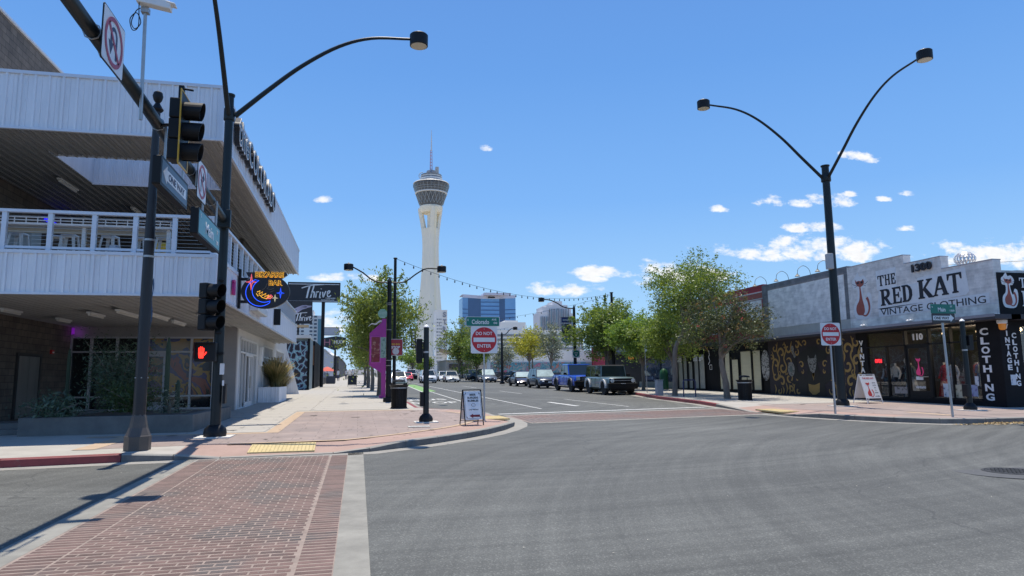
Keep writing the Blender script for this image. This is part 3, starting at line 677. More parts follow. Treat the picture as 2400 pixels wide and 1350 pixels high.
lobby = mural_mat('window_mural', [(.01, .01, .02), (.04, .02, .05), (.26, .09, .03), (.02, .02, .04), (.32, .18, .035), (.05, .04, .13), (.22, .05, .04), (.012, .01, .015), (.26, .14, .04)], .8, .9, .12, 3)
sf = MB()
for i in range(6):
    for z0, z1, row in ((.60, 1.07, 0), (1.07, 2.73, 1), (2.73, 3.28, 2)):
        p = MB(); p.box(fx[i]+.04, fx[i+1]-.04, 28.30, 28.32, z0+.03, z1-.03)
        mm = lobby if (i >= 3 and row == 1) or (i >= 3 and row == 2) else M['glass']
        p.build('window_pane', mm, bld, world=True)
for x in fx: sf.box(x-.035, x+.035, 28.19, 28.34, .58, 3.3)
for z in (.60, 1.07, 2.73, 3.27): sf.box(fx[0], fx[-1], 28.185, 28.35, z-.03, z+.03)
sf.build('window_frame', mat('storefront_frame', (.55, .54, .56), .4, metal=.3), bld, world=True)
dr = MB(); dr.box(-7.95, -7.86, 28.15, 28.2, .55, 2.7); dr.box(-7.2, -7.08, 28.15, 28.2, .55, 2.7); dr.box(-7.86, -7.2, 28.15, 28.2, 2.55, 2.7); dr.box(-7.86, -7.2, 28.15, 28.2, .55, .85)
dfr = dr.build('door', mat('door_frame_light', (.5, .5, .55), .4, metal=.2), bld, world=True)
g = MB(); g.box(-7.82, -7.78, 28.08, 28.12, 1.3, 1.9); g.build('handle', M['steel'], dfr, world=True)
# east wall
g = MB()
def wallx(y0, y1, z0, z1): g.box(-4.9, -4.62, y0, y1, z0, z1)
wallx(28.45, 28.9, Zg, ZL0+.02); wallx(28.9, 33.35, 3.32, ZL0+.02); wallx(33.35, 35.8, Zg, ZL0+.02); wallx(35.8, 39.3, 3.32, ZL0+.02); wallx(35.8, 39.3, Zg, 1.3)
wallx(39.3, 41.3, Zg, ZL0+.02); wallx(41.3, 45, 3.32, ZL0+.02); wallx(41.3, 45, Zg, .8); wallx(45, 47, Zg, 4.0); wallx(YB, 45, ZL0+.02, 4.0)
g.build('east_wall', M['stucco'], bld, world=True)
wfm = mat('white_window_frame', (.72, .72, .72), .45, metal=.1)
def east_window(y0, y1, z0, z1, n, tz, door=None):
    fr = MB(); w = (y1-y0)/n
    for i in range(n+1): fr.box(-4.70, -4.58, y0+i*w-.03, y0+i*w+.03, z0, z1)
    for z in (z0, tz, z1): fr.box(-4.71, -4.575, y0, y1, z-.035, z+.035)
    f = fr.build('window', wfm, bld, world=True)
    for i in range(n):
        for a, b in ((z0, tz), (tz, z1)):
            p = MB(); p.box(-4.68, -4.66, y0+i*w+.03, y0+(i+1)*w-.03, a+.03, b-.03); p.build('pane', M['glass'], f, world=True)
    if door:
        d = MB()
        for k in (0, 1):
            a = door[0]+(door[1]-door[0])*k/2; b = door[0]+(door[1]-door[0])*(k+1)/2
            d.box(-4.60, -4.55, a+.02, a+.1, z0, tz); d.box(-4.60, -4.55, b-.1, b-.02, z0, tz); d.box(-4.60, -4.55, a+.1, b-.1, z0, z0+.22); d.box(-4.60, -4.55, a+.1, b-.1, tz-.12, tz)
        dd = d.build('door', wfm, bld, world=True)
        h = MB(); m_ = (door[0]+door[1])/2; h.box(-4.52, -4.49, m_-.12, m_-.09, 1.3, 1.8); h.box(-4.52, -4.49, m_+.09, m_+.12, 1.3, 1.8); h.build('handle', M['steel'], dd, world=True)
east_window(28.95, 33.3, .52, 3.3, 6, 2.75, (30.1, 32.1)); east_window(35.85, 39.25, 1.3, 3.3, 5, 2.75); east_window(41.35, 44.95, .8, 3.3, 5, 2.75)
# triangular metal fin at the far end
g = MB(); g.prism([(-5.6, .6), (-3.75, .6), (-3.75, .72), (-4.62, 3.7), (-5.6, 3.7)], (0, 47.0, 0), X3, Z3, .12, M['clad']); g.build('metal_fin', M['clad'], bld, world=True)
for i in range(5):
    k = MB(); x = -4.5+.16*i; k.box(x, x+.02, 46.86, 46.885, .6, max(.75, 3.65-(x+4.62)*3.4)); k.build('fin_rib', M['cladtrim'], bld, world=True)
# railing of the balcony
rp = MB(); rp.box(-.05, .05, -.05, .05, 0, ZR-ZL1-.02); rpm = rp.mesh('railing_post', M['cladtrim'])
for x in (-9.1, -8.15, -7.19, -6.25, -5.35, -4.47, -3.58): shared('railing_post', rpm, bld, (x-XE, .06, ZL1+.02))
ys = [18.9+i*1.0 for i in range(12)]
for y in ys: shared('railing_post', rpm, bld, (-.06, y-YF, ZL1+.02))
g = MB(); g.box(-14.5, XE+.01, YF-.01, YF+.12, ZR-.0, ZR+.07); g.box(XE-.12, XE+.012, YF+.122, 31.0, ZR, ZR+.07); g.build('handrail', M['cladtrim'], bld, world=True)
g = MB(); g.box(-14.5, XE-.12, YF+.03, YF+.10, ZL1+.06, ZL1+.12); g.box(XE-.10, XE-.03, YF+.13, 31.0, ZL1+.06, ZL1+.12); g.build('bottom_rail', M['cladtrim'], bld, world=True)
g = MB()
for i in range(8):
    z = ZL1+.19+i*.093; g.tube([(-14.5, YF+.06, z), (XE-.06, YF+.06, z)], .0045, 4); g.tube([(XE-.06, YF+.1, z), (XE-.06, 31, z)], .0045, 4)
o = g.build('railing_cables', M['galv'], bld, world=True); o['kind'] = 'stuff'
bal = MB(); bal.box(-.015, .015, -.015, .015, 0, .75); bme = bal.mesh('baluster', M['cladtrim'])
for i in range(30): shared('baluster', bme, bld, (-.06, 31.3+i*.31-YF, ZL1+.02))
g = MB(); g.box(XE-.11, XE+.0, 31.0, YB, ZL1+.77, ZL1+.83); g.build('handrail', M['cladtrim'], bld, world=True)
# elevator
el = thing('elevator_door', 'brushed steel elevator doors in the dark block wall under the balcony', 'elevator door', (-10.4, 25.0, .5))
for k in (0, 1):
    g = MB(); g.box(-10.4, -10.36, 24.25+.74*k+.01, 24.25+.74*(k+1)-.01, .5, 2.46); g.build('door_leaf', M['steel'], el, world=True)
g = MB(); g.box(-10.4, -10.34, 24.15, 24.25, .5, 2.56); g.box(-10.4, -10.34, 25.73, 25.83, .5, 2.56); g.box(-10.4, -10.34, 24.25, 25.73, 2.46, 2.56); g.build('frame', mat('dark_frame', (.05, .045, .045), .4), el, world=True)
al = thing('fire_alarm', 'small red fire alarm with white strobe on the dark block wall right of the elevator', 'alarm', (-10.4, 26.6, 2.65))
g = MB(); g.box(-10.4, -10.34, 26.52, 26.72, 2.6, 2.74); g.build('housing', mat('alarm_red', (.5, .02, .02), .4), al, world=True)
g = MB(); g.box(-10.34, -10.31, 26.58, 26.66, 2.63, 2.68); g.build('strobe', M['wpaint'], al, world=True)
# lettering on the upper fascia
lt = thing('building_lettering', 'long row of black channel letters with pale outlines on the upper fascia', 'sign', (XE, 19.2, 8.4))
chx = 19.15; outl = mat('letter_edge_white', (.8, .8, .8), .4); blk = mat('letter_black', (.012, .012, .014), .35)
for ch, w_, h_ in (('t', .5, .80), ('h', .62, .80), ('e', .62, .62), ('C', .82, .80), ('O', .86, .80), ('L', .7, .80), ('O', .86, .80), ('R', .8, .80), ('A', .82, .80), ('D', .82, .80), ('O', .86, .80)):
    zc = 8.06
    le = thing('letter', None, None); le.parent = lt; le.location = (0, 0, 0)
    c_ = (XE+.05, chx+w_/2, zc+h_/2)
    txt('letter_body', ch, c_, Y3, Z3, h_, .14, blk, le, width=w_*.86, bold=.03)
    txt('letter_outline', ch, (c_[0]+.14, c_[1], c_[2]), Y3, Z3, h_, .008, outl, le, width=w_*.86, bold=.03)
    txt('letter_face', ch, (c_[0]+.148, c_[1], c_[2]), Y3, Z3, h_*.86, .006, blk, le, width=w_*.70, bold=.0)
    chx += w_+.02
# bar sign
bs = thing('bar_sign', 'oval black neon bar sign with a blue crescent moon, stars and a hand', 'sign', (XE+.05, 20.9, 4.2))
g = MB(); g.box(XE+.05, XE+.12, 20.84, 20.96, 3.68, 4.83); g.box(XE+.12, -3.2, 20.87, 20.93, 3.84, 3.92); g.box(XE+.12, -3.2, 20.87, 20.93, 4.5, 4.58); g.build('bracket', M['blackm'], bs, world=True)
oc = (-2.69, 20.84, 4.18)
g = MB(); g.prism(circ(.675, 40, 0, 0, .50), (oc[0], 20.96, oc[2]), X3, Z3, .12)
g.prism([(-.5, .44), (-.56, .56), (.55, .58), (.6, .50), (.4, .36), (-.3, .36)], (oc[0], 20.955, oc[2]), X3, Z3, .11); g.build('sign_face', mat('sign_black', (.018, .018, .024), .35), bs, world=True)
def neon(nm, pts, col, w=.018, st=1.6, cl=False):
    k = MB(); P = [(oc[0]+a, 20.825, oc[2]+b) for a, b in pts]; k.tube(P, w/2, 6, closed=cl)
    return k.build(nm, mat('neon_%s' % nm, tuple(c*.7 for c in col), .4, emit=col, es=st), bs, world=True)
def arc(r, a0, a1, cx=0, cy=0, n=20, ry=None): return [(cx+r*math.cos(R(a0+(a1-a0)*i/n)), cy+(ry or r)*math.sin(R(a0+(a1-a0)*i/n))) for i in range(n+1)]
blue = (.02, .09, .9)
moon = arc(.40, 112, 312, -.14, -.03, 26)+arc(.335, 300, 118, -.03, .02, 24); neon('moon', moon, blue, .02, 1.5, True)
def star(cx, cy, r, rv=None):
    rv = rv or r; o_ = []
    for i in range(4):
        a = PI/2*i; n_ = PI/2*i+PI/4; rr = rv if i % 2 else r
        o_.append((cx+rr*math.cos(a), cy+rr*math.sin(a))); o_.append((cx+.22*r*math.cos(n_), cy+.22*r*math.sin(n_)))
    return o_
neon('pink_star', star(-.40, .27, .15, .24), (.95, .16, .22), .02, 1.3, True); neon('blue_star', star(.42, -.04, .11, .16), blue, .02, 1.5, True); neon('white_star', star(.27, -.19, .08, .11), (.9, .85, .6), .014, .7, True)
hand = [(-.23, -.02), (-.15, .02), (-.18, -.08), (-.08, -.01), (-.1, -.12), (.02, -.06), (-.02, -.15), (.10, -.10), (.05, -.18), (.16, -.15)]
neon('hand', hand, (.95, .5, .05), .022, 1.2); neon('hand_outline', [(-.25, -.06), (-.2, -.14), (-.16, -.1), (-.08, -.18), (0, -.2), (.05, -.22)], (.95, .5, .05), .018, 1.1)
neon('finger_tips', [(.03, -.2), (.14, -.21), (.2, -.14), (.16, -.1), (.08, -.15)], (.95, .15, .2), .02, 1.2, True)
neon('unlit_fingers', [(-.1, .03), (.0, .12), (.04, .24), (.09, .25), (.1, .16), (.04, .08), (.15, .06), (.23, .1), (.24, .03), (.12, -.02)], (.09, .09, .09), .016, .3)
def neontext(s, cx, cz, h, w):
    t1 = txt('neon_word', s, (cx, 20.835, cz), X3, Z3, h, .012, mat('neon_gold', (.75, .38, .02), .4, emit=(.95, .45, .03), es=.75), bs, width=w, bold=.055)
    txt('word_face', s, (cx, 20.823, cz), X3, Z3, h*.90, .004, mat('sign_black', (.018, .018, .024)), bs, width=w*.97, bold=.0)
neontext('BIZARRE', oc[0]+.1, oc[2]+.50, .17, .80); neontext('BAR', oc[0]+.28, oc[2]+.26, .16, .40)
# other wall items
t = thing('pink_wall_letter', 'small magenta neon letter on the balcony cladding beside the black signal pole', 'sign', (XE, 20.0, 4.2))
txt('letter', 'i', (XE+.05, 20.0, 4.18), Y3, Z3, .42, .06, mat('magenta_letter', (.5, .03, .2), .4), t, width=.3, bold=.05)
t = thing('vertical_sign', 'narrow black board with silver letters fixed to the balcony face', 'sign', (XE, 29.8, 4.2))
g = MB(); g.box(XE+.04, XE+.3, 29.6, 29.68, 3.88, 4.55); g.build('board', M['blackm'], t, world=True)
for i, s in enumerate(('the', 'MB')): txt('letters', s, (XE+.06, 30.2, 4.38-.3*i), Y3, Z3, .2, .05, M['wpaint'], t, width=1.0, bold=.03)
t = thing('wall_floodlight', 'flat grey floodlight box on the balcony face behind the neon sign', 'wall light', (XE, 24, 3.9))
g = MB(); g.box(XE+.04, XE+.30, 23.2, 25.6, 3.86, 4.1); g.build('housing', M['cladtrim'], t, world=True, bevel=.02)
g = MB(); g.box(XE+.07, XE+.27, 23.3, 25.5, 3.84, 3.862); g.build('lens', mat('lens_grey', (.5, .5, .45), .3), t, world=True)
t = thing('downpipe_light', 'tall white wall lantern between the glazed doors and the next window', 'wall light', (-4.6, 34.4, 2.7))
g = MB(); g.box(-4.62, -4.45, 34.25, 34.55, 2.3, 3.2); g.build('body', M['wpaint'], t, world=True, bevel=.03); g = MB(); g.box(-4.45, -4.40, 34.3, 34.5, 2.35, 2.5); g.build('lens', M['glass'], t, world=True)
# fluorescent battens
def tube_light(x, y0, y1, z, lab):
    t = thing('tube_light', lab, 'ceiling light', (x, y0, z), group='batten lights under the soffits')
    g = MB(); g.box(x-.06, x+.06, y0, y1, z-.02, z+.03); g.build('housing', M['wpaint'], t, world=True)
    g = MB(); g.tube([(x, y0+.04, z-.05), (x, y1-.04, z-.05)], .035, 8); g.build('tube', mat('unlit_tube', (.8, .78, .72), .3), t, world=True)
for x, a, b, z, l in ((-9.4, 20.8, 21.9, 3.60, 'white tube light under the lower soffit at the far left edge'), (-9.2, 23.8, 24.8, 3.60, 'white tube light under the lower soffit above the elevator wall corner'),
    (-7.6, 21.7, 22.9, 3.60, 'white tube light under the lower soffit left of the banner pole'), (-6.6, 20.9, 22.7, 3.60, 'longest white tube light just left of the banner pole under the lower soffit'),
    (-6.0, 21.8, 23.7, 3.60, 'white tube light just right of the banner pole under the lower soffit'), (-6.0, 24.3, 25.9, 3.60, 'farthest white tube light right of the banner pole under the lower soffit'),
    (-4.75, 22.2, 23.0, 3.60, 'white tube light half hidden behind the traffic signal pole'), (-8.7, 21.9, 23.2, 7.56, 'white tube light under the roof soffit left of the light well'), (-7.7, 25.2, 26.4, 7.56, 'short white tube light deep under the roof soffit above the railing')):
    tube_light(x, a, b, z, l)
t = thing('led_strip', 'glowing blue strip light deep under the roof overhang', 'strip light', (-9.6, 26, 7.0))
g = MB(); g.box(-10.36, -10.3, 25.2, 26.9, 7.0, 7.1); g.build('strip', mat('blue_led', (.01, .01, .3), .4, emit=(.02, .01, 1.0), es=1.2), t, world=True)
t = thing('led_strip', 'glowing purple light in the corner above the left storefront pane', 'strip light', (-10.2, 28.1, 3.5))
g = MB(); g.box(-10.36, -10.28, 28.10, 28.17, 3.36, 3.62); g.build('strip', mat('purple_led', (.3, .01, .4), .4, emit=(.3, .03, .6), es=.25), t, world=True)
ld = bpy.data.lights.new('purple_glow', 'POINT'); ld.energy = .35; ld.color = (.55, .06, 1); ld.shadow_soft_size = .05; lo = bpy.data.objects.new('purple_glow', ld); C.objects.link(lo); lo.location = (-10.15, 27.98, 3.45)
# balcony furniture
cnt = thing('bar_counter', 'long white bar counter with pale lattice under the balcony rail', 'counter', (-6.4, 18.3, 4.5))
g = MB(); g.box(-8.6, -4.6, 18.05, 18.45, 5.36, 5.41); g.build('top', M['wpaint'], cnt, world=True); g = MB(); g.box(-8.6, -4.6, 18.45, 18.5, 5.24, 5.36); g.build('apron', mat('beige_apron', (.6, .55, .45), .6), cnt, world=True)
g = MB()
for i in range(17): x = -8.55+i*.245; g.box(x, x+.02, 18.06, 18.08, 5.41, 5.54)
g.box(-8.6, -4.6, 18.055, 18.085, 5.53, 5.55); g.box(-8.6, -4.6, 18.05, 18.09, 5.46, 5.48); g.build('lattice', M['wpaint'], cnt, world=True)
for x in (-8.5, -6.6, -4.7): g = MB(); g.box(x-.04, x+.04, 18.2, 18.28, 4.5, 5.36); g.build('leg', M['wpaint'], cnt, world=True)
def stool(x, y, lab):
    t = thing('bar_stool', lab, 'stool', (x, y, 4.5), random.uniform(-.2, .2), group='white metal stools on the balcony')
    g = MB(); g.prism(rrect(.33, .33, .05), (0, 0, .74), X3, Y3, .035); g.build('seat', M['wpaint'], t)
    for sx, sy in ((-1, -1), (1, -1), (1, 1), (-1, 1)):
        g = MB(); g.add([(sx*.15, sy*.15, .74), (sx*.09, sy*.15, .74), (sx*.19, sy*.22, 0), (sx*.23, sy*.22, 0), (sx*.15, sy*.09, .74), (sx*.23, sy*.18, 0)], [(0, 1, 2, 3), (0, 3, 5, 4), (1, 4, 5, 2)] ); g.build('leg', M['wpaint'], t)
    g = MB()
    for z, r in ((.28, .2),): g.tube([(-r, -r, z), (r, -r, z), (r, r, z), (-r, r, z)], .012, 5, closed=True)
    g.build('footrest', M['wpaint'], t)
for x, y, l in ((-8.25, 18.8, 'leftmost white metal stool behind the balcony rail'), (-7.5, 19.0, 'white metal stool just left of the second railing post'), (-7.12, 18.8, 'white metal stool right of the second railing post'), (-6.2, 18.8, 'white metal stool beside the third railing post'),
    (-5.5, 18.9, 'white metal stool left of the dark banner pole'), (-4.95, 18.8, 'white metal stool right of the dark banner pole')): stool(x, y, 'white metal stool with open legs, '+l.replace('white metal stool ', '').replace('leftmost', 'leftmost one'))
t = thing('grey_cabinet', 'tall pale grey cabinet standing by the block wall on the balcony', 'cabinet', (-9.6, 22.5, 4.5))
g = MB(); g.box(-10.38, -9.4, 22.2, 22.8, 4.5, 6.1); g.build('body', mat('pale_cabinet', (.4, .45, .48), .5), t, world=True, bevel=.01); g = MB(); g.box(-9.85, -9.8, 22.16, 22.2, 5.2, 5.35); g.build('handle', M['blackm'], t, world=True)
# concrete planter with desert plants
pl = thing('concrete_planter', 'long low grey concrete planter wall in front of the left building', 'planter', (-5.9, 19, 0))
z0 = gz(18)+.1
g = MB(); g.box(-7.75, -3.95, 18.35, 18.6, z0, z0+.48); g.build('front_wall', M['concd'], pl, world=True, bevel=.01); g = MB(); g.box(-4.2, -3.95, 18.6, 23.5, z0, z0+.48); g.build('side_wall', M['concd'], pl, world=True, bevel=.01)
g = MB(); g.box(-7.75, -7.5, 18.6, 23.5, z0, z0+.48); g.build('side_wall', M['concd'], pl, world=True); g = MB(); g.box(-7.5, -4.2, 18.6, 23.5, z0, z0+.40); g.build('soil', mat('gravel_soil', (.13, .105, .085), .9, bump=.6, bscale=30, var=.3), pl, world=True)
st_ = thing('concrete_steps', 'two pale concrete steps at the far left below the elevator', 'steps', (-9.2, 19.5, 0))
for i in range(2): g = MB(); g.box(-10.4, -7.85, 18.9+.35*i, 20.4, gz(19)+.15, gz(19)+.15+.13*(i+1)); g.build('step', M['concd'], st_, world=True, bevel=.01)
t = thing('yellow_chair', 'small yellow chair half hidden behind the banner pole on the balcony', 'chair', (-5.25, 19.3, 4.5)); ym = mat('chair_yellow', (.6, .42, .03), .5)
g = MB(); g.prism(rrect(.4, .4, .06), (0, 0, .42), X3, Y3, .03); g.build('seat', ym, t); g = MB(); g.obox((0, .2, .62), (1, 0, 0), (0, 1, .15), (0, 0, 1), .2, .015, .17); g.build('backrest', ym, t)
for sx in (-1, 1):
    for sy in (-1, 1): g = MB(); g.tube([(sx*.15, sy*.15, .42), (sx*.2, sy*.2, 0)], .015, 5); g.build('leg', ym, t)
t = thing('patterned_pot', 'rounded blue and white pot on the balcony beside the third stool', 'pot', (-5.95, 18.35, 4.68)); g = MB(); g.lathe([(.08, 0), (.15, .08), (.16, .17), (.11, .25), (.12, .28)], n=14); g.build('pot', mat('pot_blue_white', (.6, .62, .66), .4, spot=(14, .52, (.1, .2, .4), .9)), t, smooth=True)
# ================================================================ STREET FURNITURE
SW = mat('sign_white', (.74, .75, .76), .4, var=.04); SR = mat('sign_red', (.50, .012, .025), .4, var=.05); SG = mat('sign_green', (.0, .17, .125), .4, var=.05); SB = mat('sign_black', (.018, .018, .024), .35)
LENS = mat('lamp_lens', (.55, .50, .38), .3)
def pad_sq(x, y, s, par):
    g = MB(); g.box(x-s, x+s, y-s, y+s, gz(y)+.14, gz(y)+.175); g.build('footing', mat('footing_concrete', (.6, .58, .54), .8, var=.1), par, world=True)
def lamp_head(par, x, y, z, s=1):
    g = MB(); g.lathe([(.20*s, -.15*s), (.232*s, -.14*s), (.235*s, .14*s), (.21*s, .165*s), (.03, .17*s), (.03, .20*s)], (x, y, z), 24); h = g.build('lamp_head', M['blackm'], par, world=True, smooth=True)
    g = MB(); g.lathe([(.205*s, -.156*s), (.205*s, -.150*s)], (x, y, z), 24); g.build('lens', LENS, h, world=True)
    g = MB(); g.lathe([(.035, .17*s), (.045, .22*s), (.02, .25*s)], (x, y, z), 8); g.build('photocell', M['galv'], h, world=True)
def big_lamp(x, y, h, sc_, lab, box=False, k_r=.72):
    t = thing('street_lamp', lab, 'street lamp', (x, y, gz(y)+.15), group='double arm street lamps on the corners'); z0 = gz(y)+.15
    pad_sq(x, y, .38, t)
    g = MB(); g.lathe([(.24, .02), (.25, .10), (.23, .20), (.15, .27), (.11, .28)], (x, y, z0), 20); g.build('base', M['blackm'], t, world=True, smooth=True)
    g = MB(); g.tube([(x, y, z0+.2), (x, y, z0+h*.5), (x, y, z0+h-.02)], [.155*k_r, .142*k_r, .128*k_r], 16); g.lathe([(.15*k_r, h-.02), (.16*k_r, h), (.16*k_r, h+.03), (.02, h+.06)], (x, y, z0), 16); g.build('pole', M['dgreen'], t, world=True, smooth=True)
    g = MB(); g.lathe([(.165*k_r, h-.62), (.175*k_r, h-.6), (.175*k_r, h-.35), (.165*k_r, h-.33)], (x, y, z0), 16); g.build('collar', M['dgreen'], t, world=True, smooth=True)
    for ux, uy in ((1, 0) if sc_ == 1 else (-1, 0), (0, -1)):
        P = spline([(.13, h-.5), (.9*sc_, h+.25*sc_), (1.65*sc_, h+.92*sc_), (2.5*sc_, h+1.5*sc_), (3.3*sc_, h+1.80*sc_), (4.28*sc_, h+1.88*sc_)], 5)
        k = len(P)
        g = MB(); g.tube([(x+ux*a, y+uy*a, z0+b) for a, b in P], [.062-.03*i/(k-1) for i in range(k)], 8); g.build('arm', M['dgreen'], t, world=True, smooth=True)
        lamp_head(t, x+ux*4.5*sc_, y+uy*4.5*sc_, z0+h+1.86*sc_)
    if box:
        g = MB(); g.box(x-.32, x-.12, y-.26, y-.02, z0+5.15, z0+5.75); g.build('control_box', mat('box_grey', (.42, .43, .43), .5), t, world=True, bevel=.02)
    return t
LP = big_lamp(-3.13, 16.75, 8.05, 1, 'dark green steel lamp pole on the left corner carrying the traffic mast arm')
RP = big_lamp(17.66, 22.54, 9.25, 1.13, 'dark green steel lamp pole with grey control box on the right corner', True, 1.05)
# stickers on the left pole
g = MB(); g.box(-3.06, -2.965, 16.585, 16.60, 1.75, 2.0); g.box(-3.0, -2.96, 16.60, 16.62, 1.5, 1.62); g.build('sticker', SW, LP, world=True)
g = MB(); g.box(-2.99, -2.93, 16.65, 16.85, 1.1, 1.55); g.build('push_button_box', M['blackm'], LP, world=True, bevel=.01)
# mast arm
ma = thing('traffic_mast_arm', 'long dark tapered mast arm reaching from the corner pole over the street', 'mast arm', (-3.13, 16.7, 5.3))
P = [(-3.13, 16.6-(11.8*i/12), 5.33+.46*math.sin(i/12*1.35)) for i in range(13)]
g = MB(); g.tube(P, [.098-.02*i/12 for i in range(13)], 14); g.build('arm', M['dgreen'], ma, world=True, smooth=True)
g = MB(); g.box(-3.3, -2.96, 16.5, 16.62, 5.12, 5.55); g.build('flange', M['dgreen'], ma, world=True, bevel=.02)
def arm_z(y): i = (16.6-y)/11.8; return 5.33+.46*math.sin(i*1.35)
def hang(par, y, ztop):
    g = MB(); z = arm_z(y); g.tube([(-3.13+.1*math.cos(a*PI/4), y, z+.1*math.sin(a*PI/4)) for a in range(8)], .01, 4, closed=True); g.box(-3.02, -2.99, y-.015, y+.015, ztop, z); g.build('bracket', M['galv'], par, world=True)
def sideplate(t, yc, zc, w, h, x=-2.985, edge=M['blackm'], face=SW, d=.012, bord=.03):
    g = MB(); g.prism(rrect(w, h, .04), (x, yc, zc), Y3, Z3, d); g.build('plate', edge, t, world=True)
    g = MB(); g.prism(rrect(w-bord, h-bord, .035), (x+d, yc, zc), Y3, Z3, .003); g.build('face', face, t, world=True)
    return x+d+.003
# no u-turn sign
t = thing('no_u_turn_sign', 'square white no U-turn sign on the mast arm near the top left', 'road sign', (-2.98, 8.68, 5.7)); yc, zc = 8.68, 5.68
xf = sideplate(t, yc, zc, .74, .68)
def ring(r0, r1, n=40): return r0, r1
def annulus(mb, x, yc, zc, r0, r1, d, ry=None, n=40, plane='x'):
    vs = []
    for dd in (0, d):
        for r in (r0, r1):
            for i in range(n):
                a = 2*PI*i/n
                vs.append((x+dd, yc+r*math.cos(a), zc+r*math.sin(a)) if plane == 'x' else (yc+r*math.cos(a), x-dd, zc+r*math.sin(a)))
    fs = []
    for i in range(n):
        j = (i+1) % n; fs += [(2*n+i, 2*n+j, 3*n+j, 3*n+i), (n+i, n+j, 3*n+j, 3*n+i), (i, j, 2*n+j, 2*n+i), (i, j, n+j, n+i)]
    mb.add(vs, fs)
rm = mat('faded_sign_red', (.38, .04, .07), .45); am = mat('arrow_navy', (.03, .04, .085), .5)
g = MB(); ribbon(g, arc(.09, 0, 180, 0, .08, 12)+[(-.09, -.02)], .05, (xf, yc+.0, zc), Y3, Z3, 0, .003); ribbon(g, [(.09, -.19), (.09, .08)], .05, (xf, yc, zc), Y3, Z3, 0, .003); g.prism([(-.17, -.02), (-.01, -.02), (-.09, -.18)], (xf, yc, zc), Y3, Z3, .003); g.build('arrow', am, t, world=True)
g = MB(); annulus(g, xf+.004, yc, zc, .25, .305, .003); ribbon(g, [(-.19, .19), (.19, -.19)], .05, (xf+.004, yc, zc), Y3, Z3, 0, .003); g.build('prohibition_ring', rm, t, world=True)
hang(t, 8.45, 5.4); hang(t, 8.95, 5.4)
# one way box sign
t = thing('one_way_sign', 'long black ONE WAY box sign with left arrow hanging under the mast arm', 'road sign', (-3, 11.77, 4.8)); yc, zc = 11.77, 4.80
g = MB(); g.prism(rrect(1.66, .46, .03), (-3.10, yc, zc), Y3, Z3, .12); g.build('box', M['blackm'], t, world=True)
g = MB(); g.prism(rrect(1.56, .37, .02), (-2.98, yc, zc), Y3, Z3, .004); g.build('face', mat('sign_slate', (.06, .09, .13), .4), t, world=True)
g = MB(); g.prism([(-.72, 0), (-.5, .14), (-.5, .085), (.70, .085), (.70, -.085), (-.5, -.085), (-.5, -.14)], (-2.976, yc, zc), Y3, Z3, .003); g.build('arrow', SW, t, world=True)
txt('letters', 'ONE WAY', (-2.972, yc+.08, zc), Y3, Z3, .115, .003, am, t, width=1.0, bold=.03); hang(t, 11.2, 5.0); hang(t, 12.3, 5.0)
# no right turn sign
t = thing('no_right_turn_sign', 'small white no right turn sign on the mast arm behind the traffic signal', 'road sign', (-2.98, 13.6, 5.36)); yc, zc = 13.6, 5.36
xf = sideplate(t, yc, zc, .74, .74)
g = MB(); ribbon(g, [(-.08, -.2), (-.08, .02), (.02, .1), (.08, .1)], .05, (xf, yc, zc), Y3, Z3, 0, .003); g.prism([(.05, .0), (.05, .2), (.19, .1)], (xf, yc, zc), Y3, Z3, .003); g.build('arrow', am, t, world=True)
g = MB(); annulus(g, xf+.004, yc, zc, .27, .325, .003); ribbon(g, [(-.2, .2), (.2, -.2)], .05, (xf+.004, yc, zc), Y3, Z3, 0, .003); g.build('prohibition_ring', rm, t, world=True); hang(t, 13.3, 5.2); hang(t, 13.9, 5.2)
# hanging street name
t = thing('street_name_sign', 'teal box street sign reading Main St hanging from the mast arm beside the left pole', 'street sign', (-3, 14.5, 4.6)); yc, zc = 14.5, 4.6
g = MB(); g.prism(rrect(2.04, .52, .03), (-3.12, yc, zc), Y3, Z3, .14); g.build('box', M['blackm'], t, world=True)
g = MB(); g.prism(rrect(1.94, .44, .02), (-2.98, yc, zc), Y3, Z3, .004); g.build('face', mat('sign_teal', (.05, .27, .29), .35), t, world=True)
txt('letters', 'Main', (-2.975, yc-.02, zc-.01), Y3, Z3, .23, .004, SW, t, width=.74, bold=.02); txt('letters', 'S', (-2.975, yc-.82, zc+.13), Y3, Z3, .08, .004, SW, t, bold=.02); txt('letters', 'ST', (-2.975, yc+.72, zc+.12), Y3, Z3, .09, .004, SW, t, bold=.02); txt('letters', '1200', (-2.975, yc+.74, zc-.1), Y3, Z3, .08, .004, SW, t, bold=.02)
hang(t, 13.9, 4.85); hang(t, 15.2, 4.85)
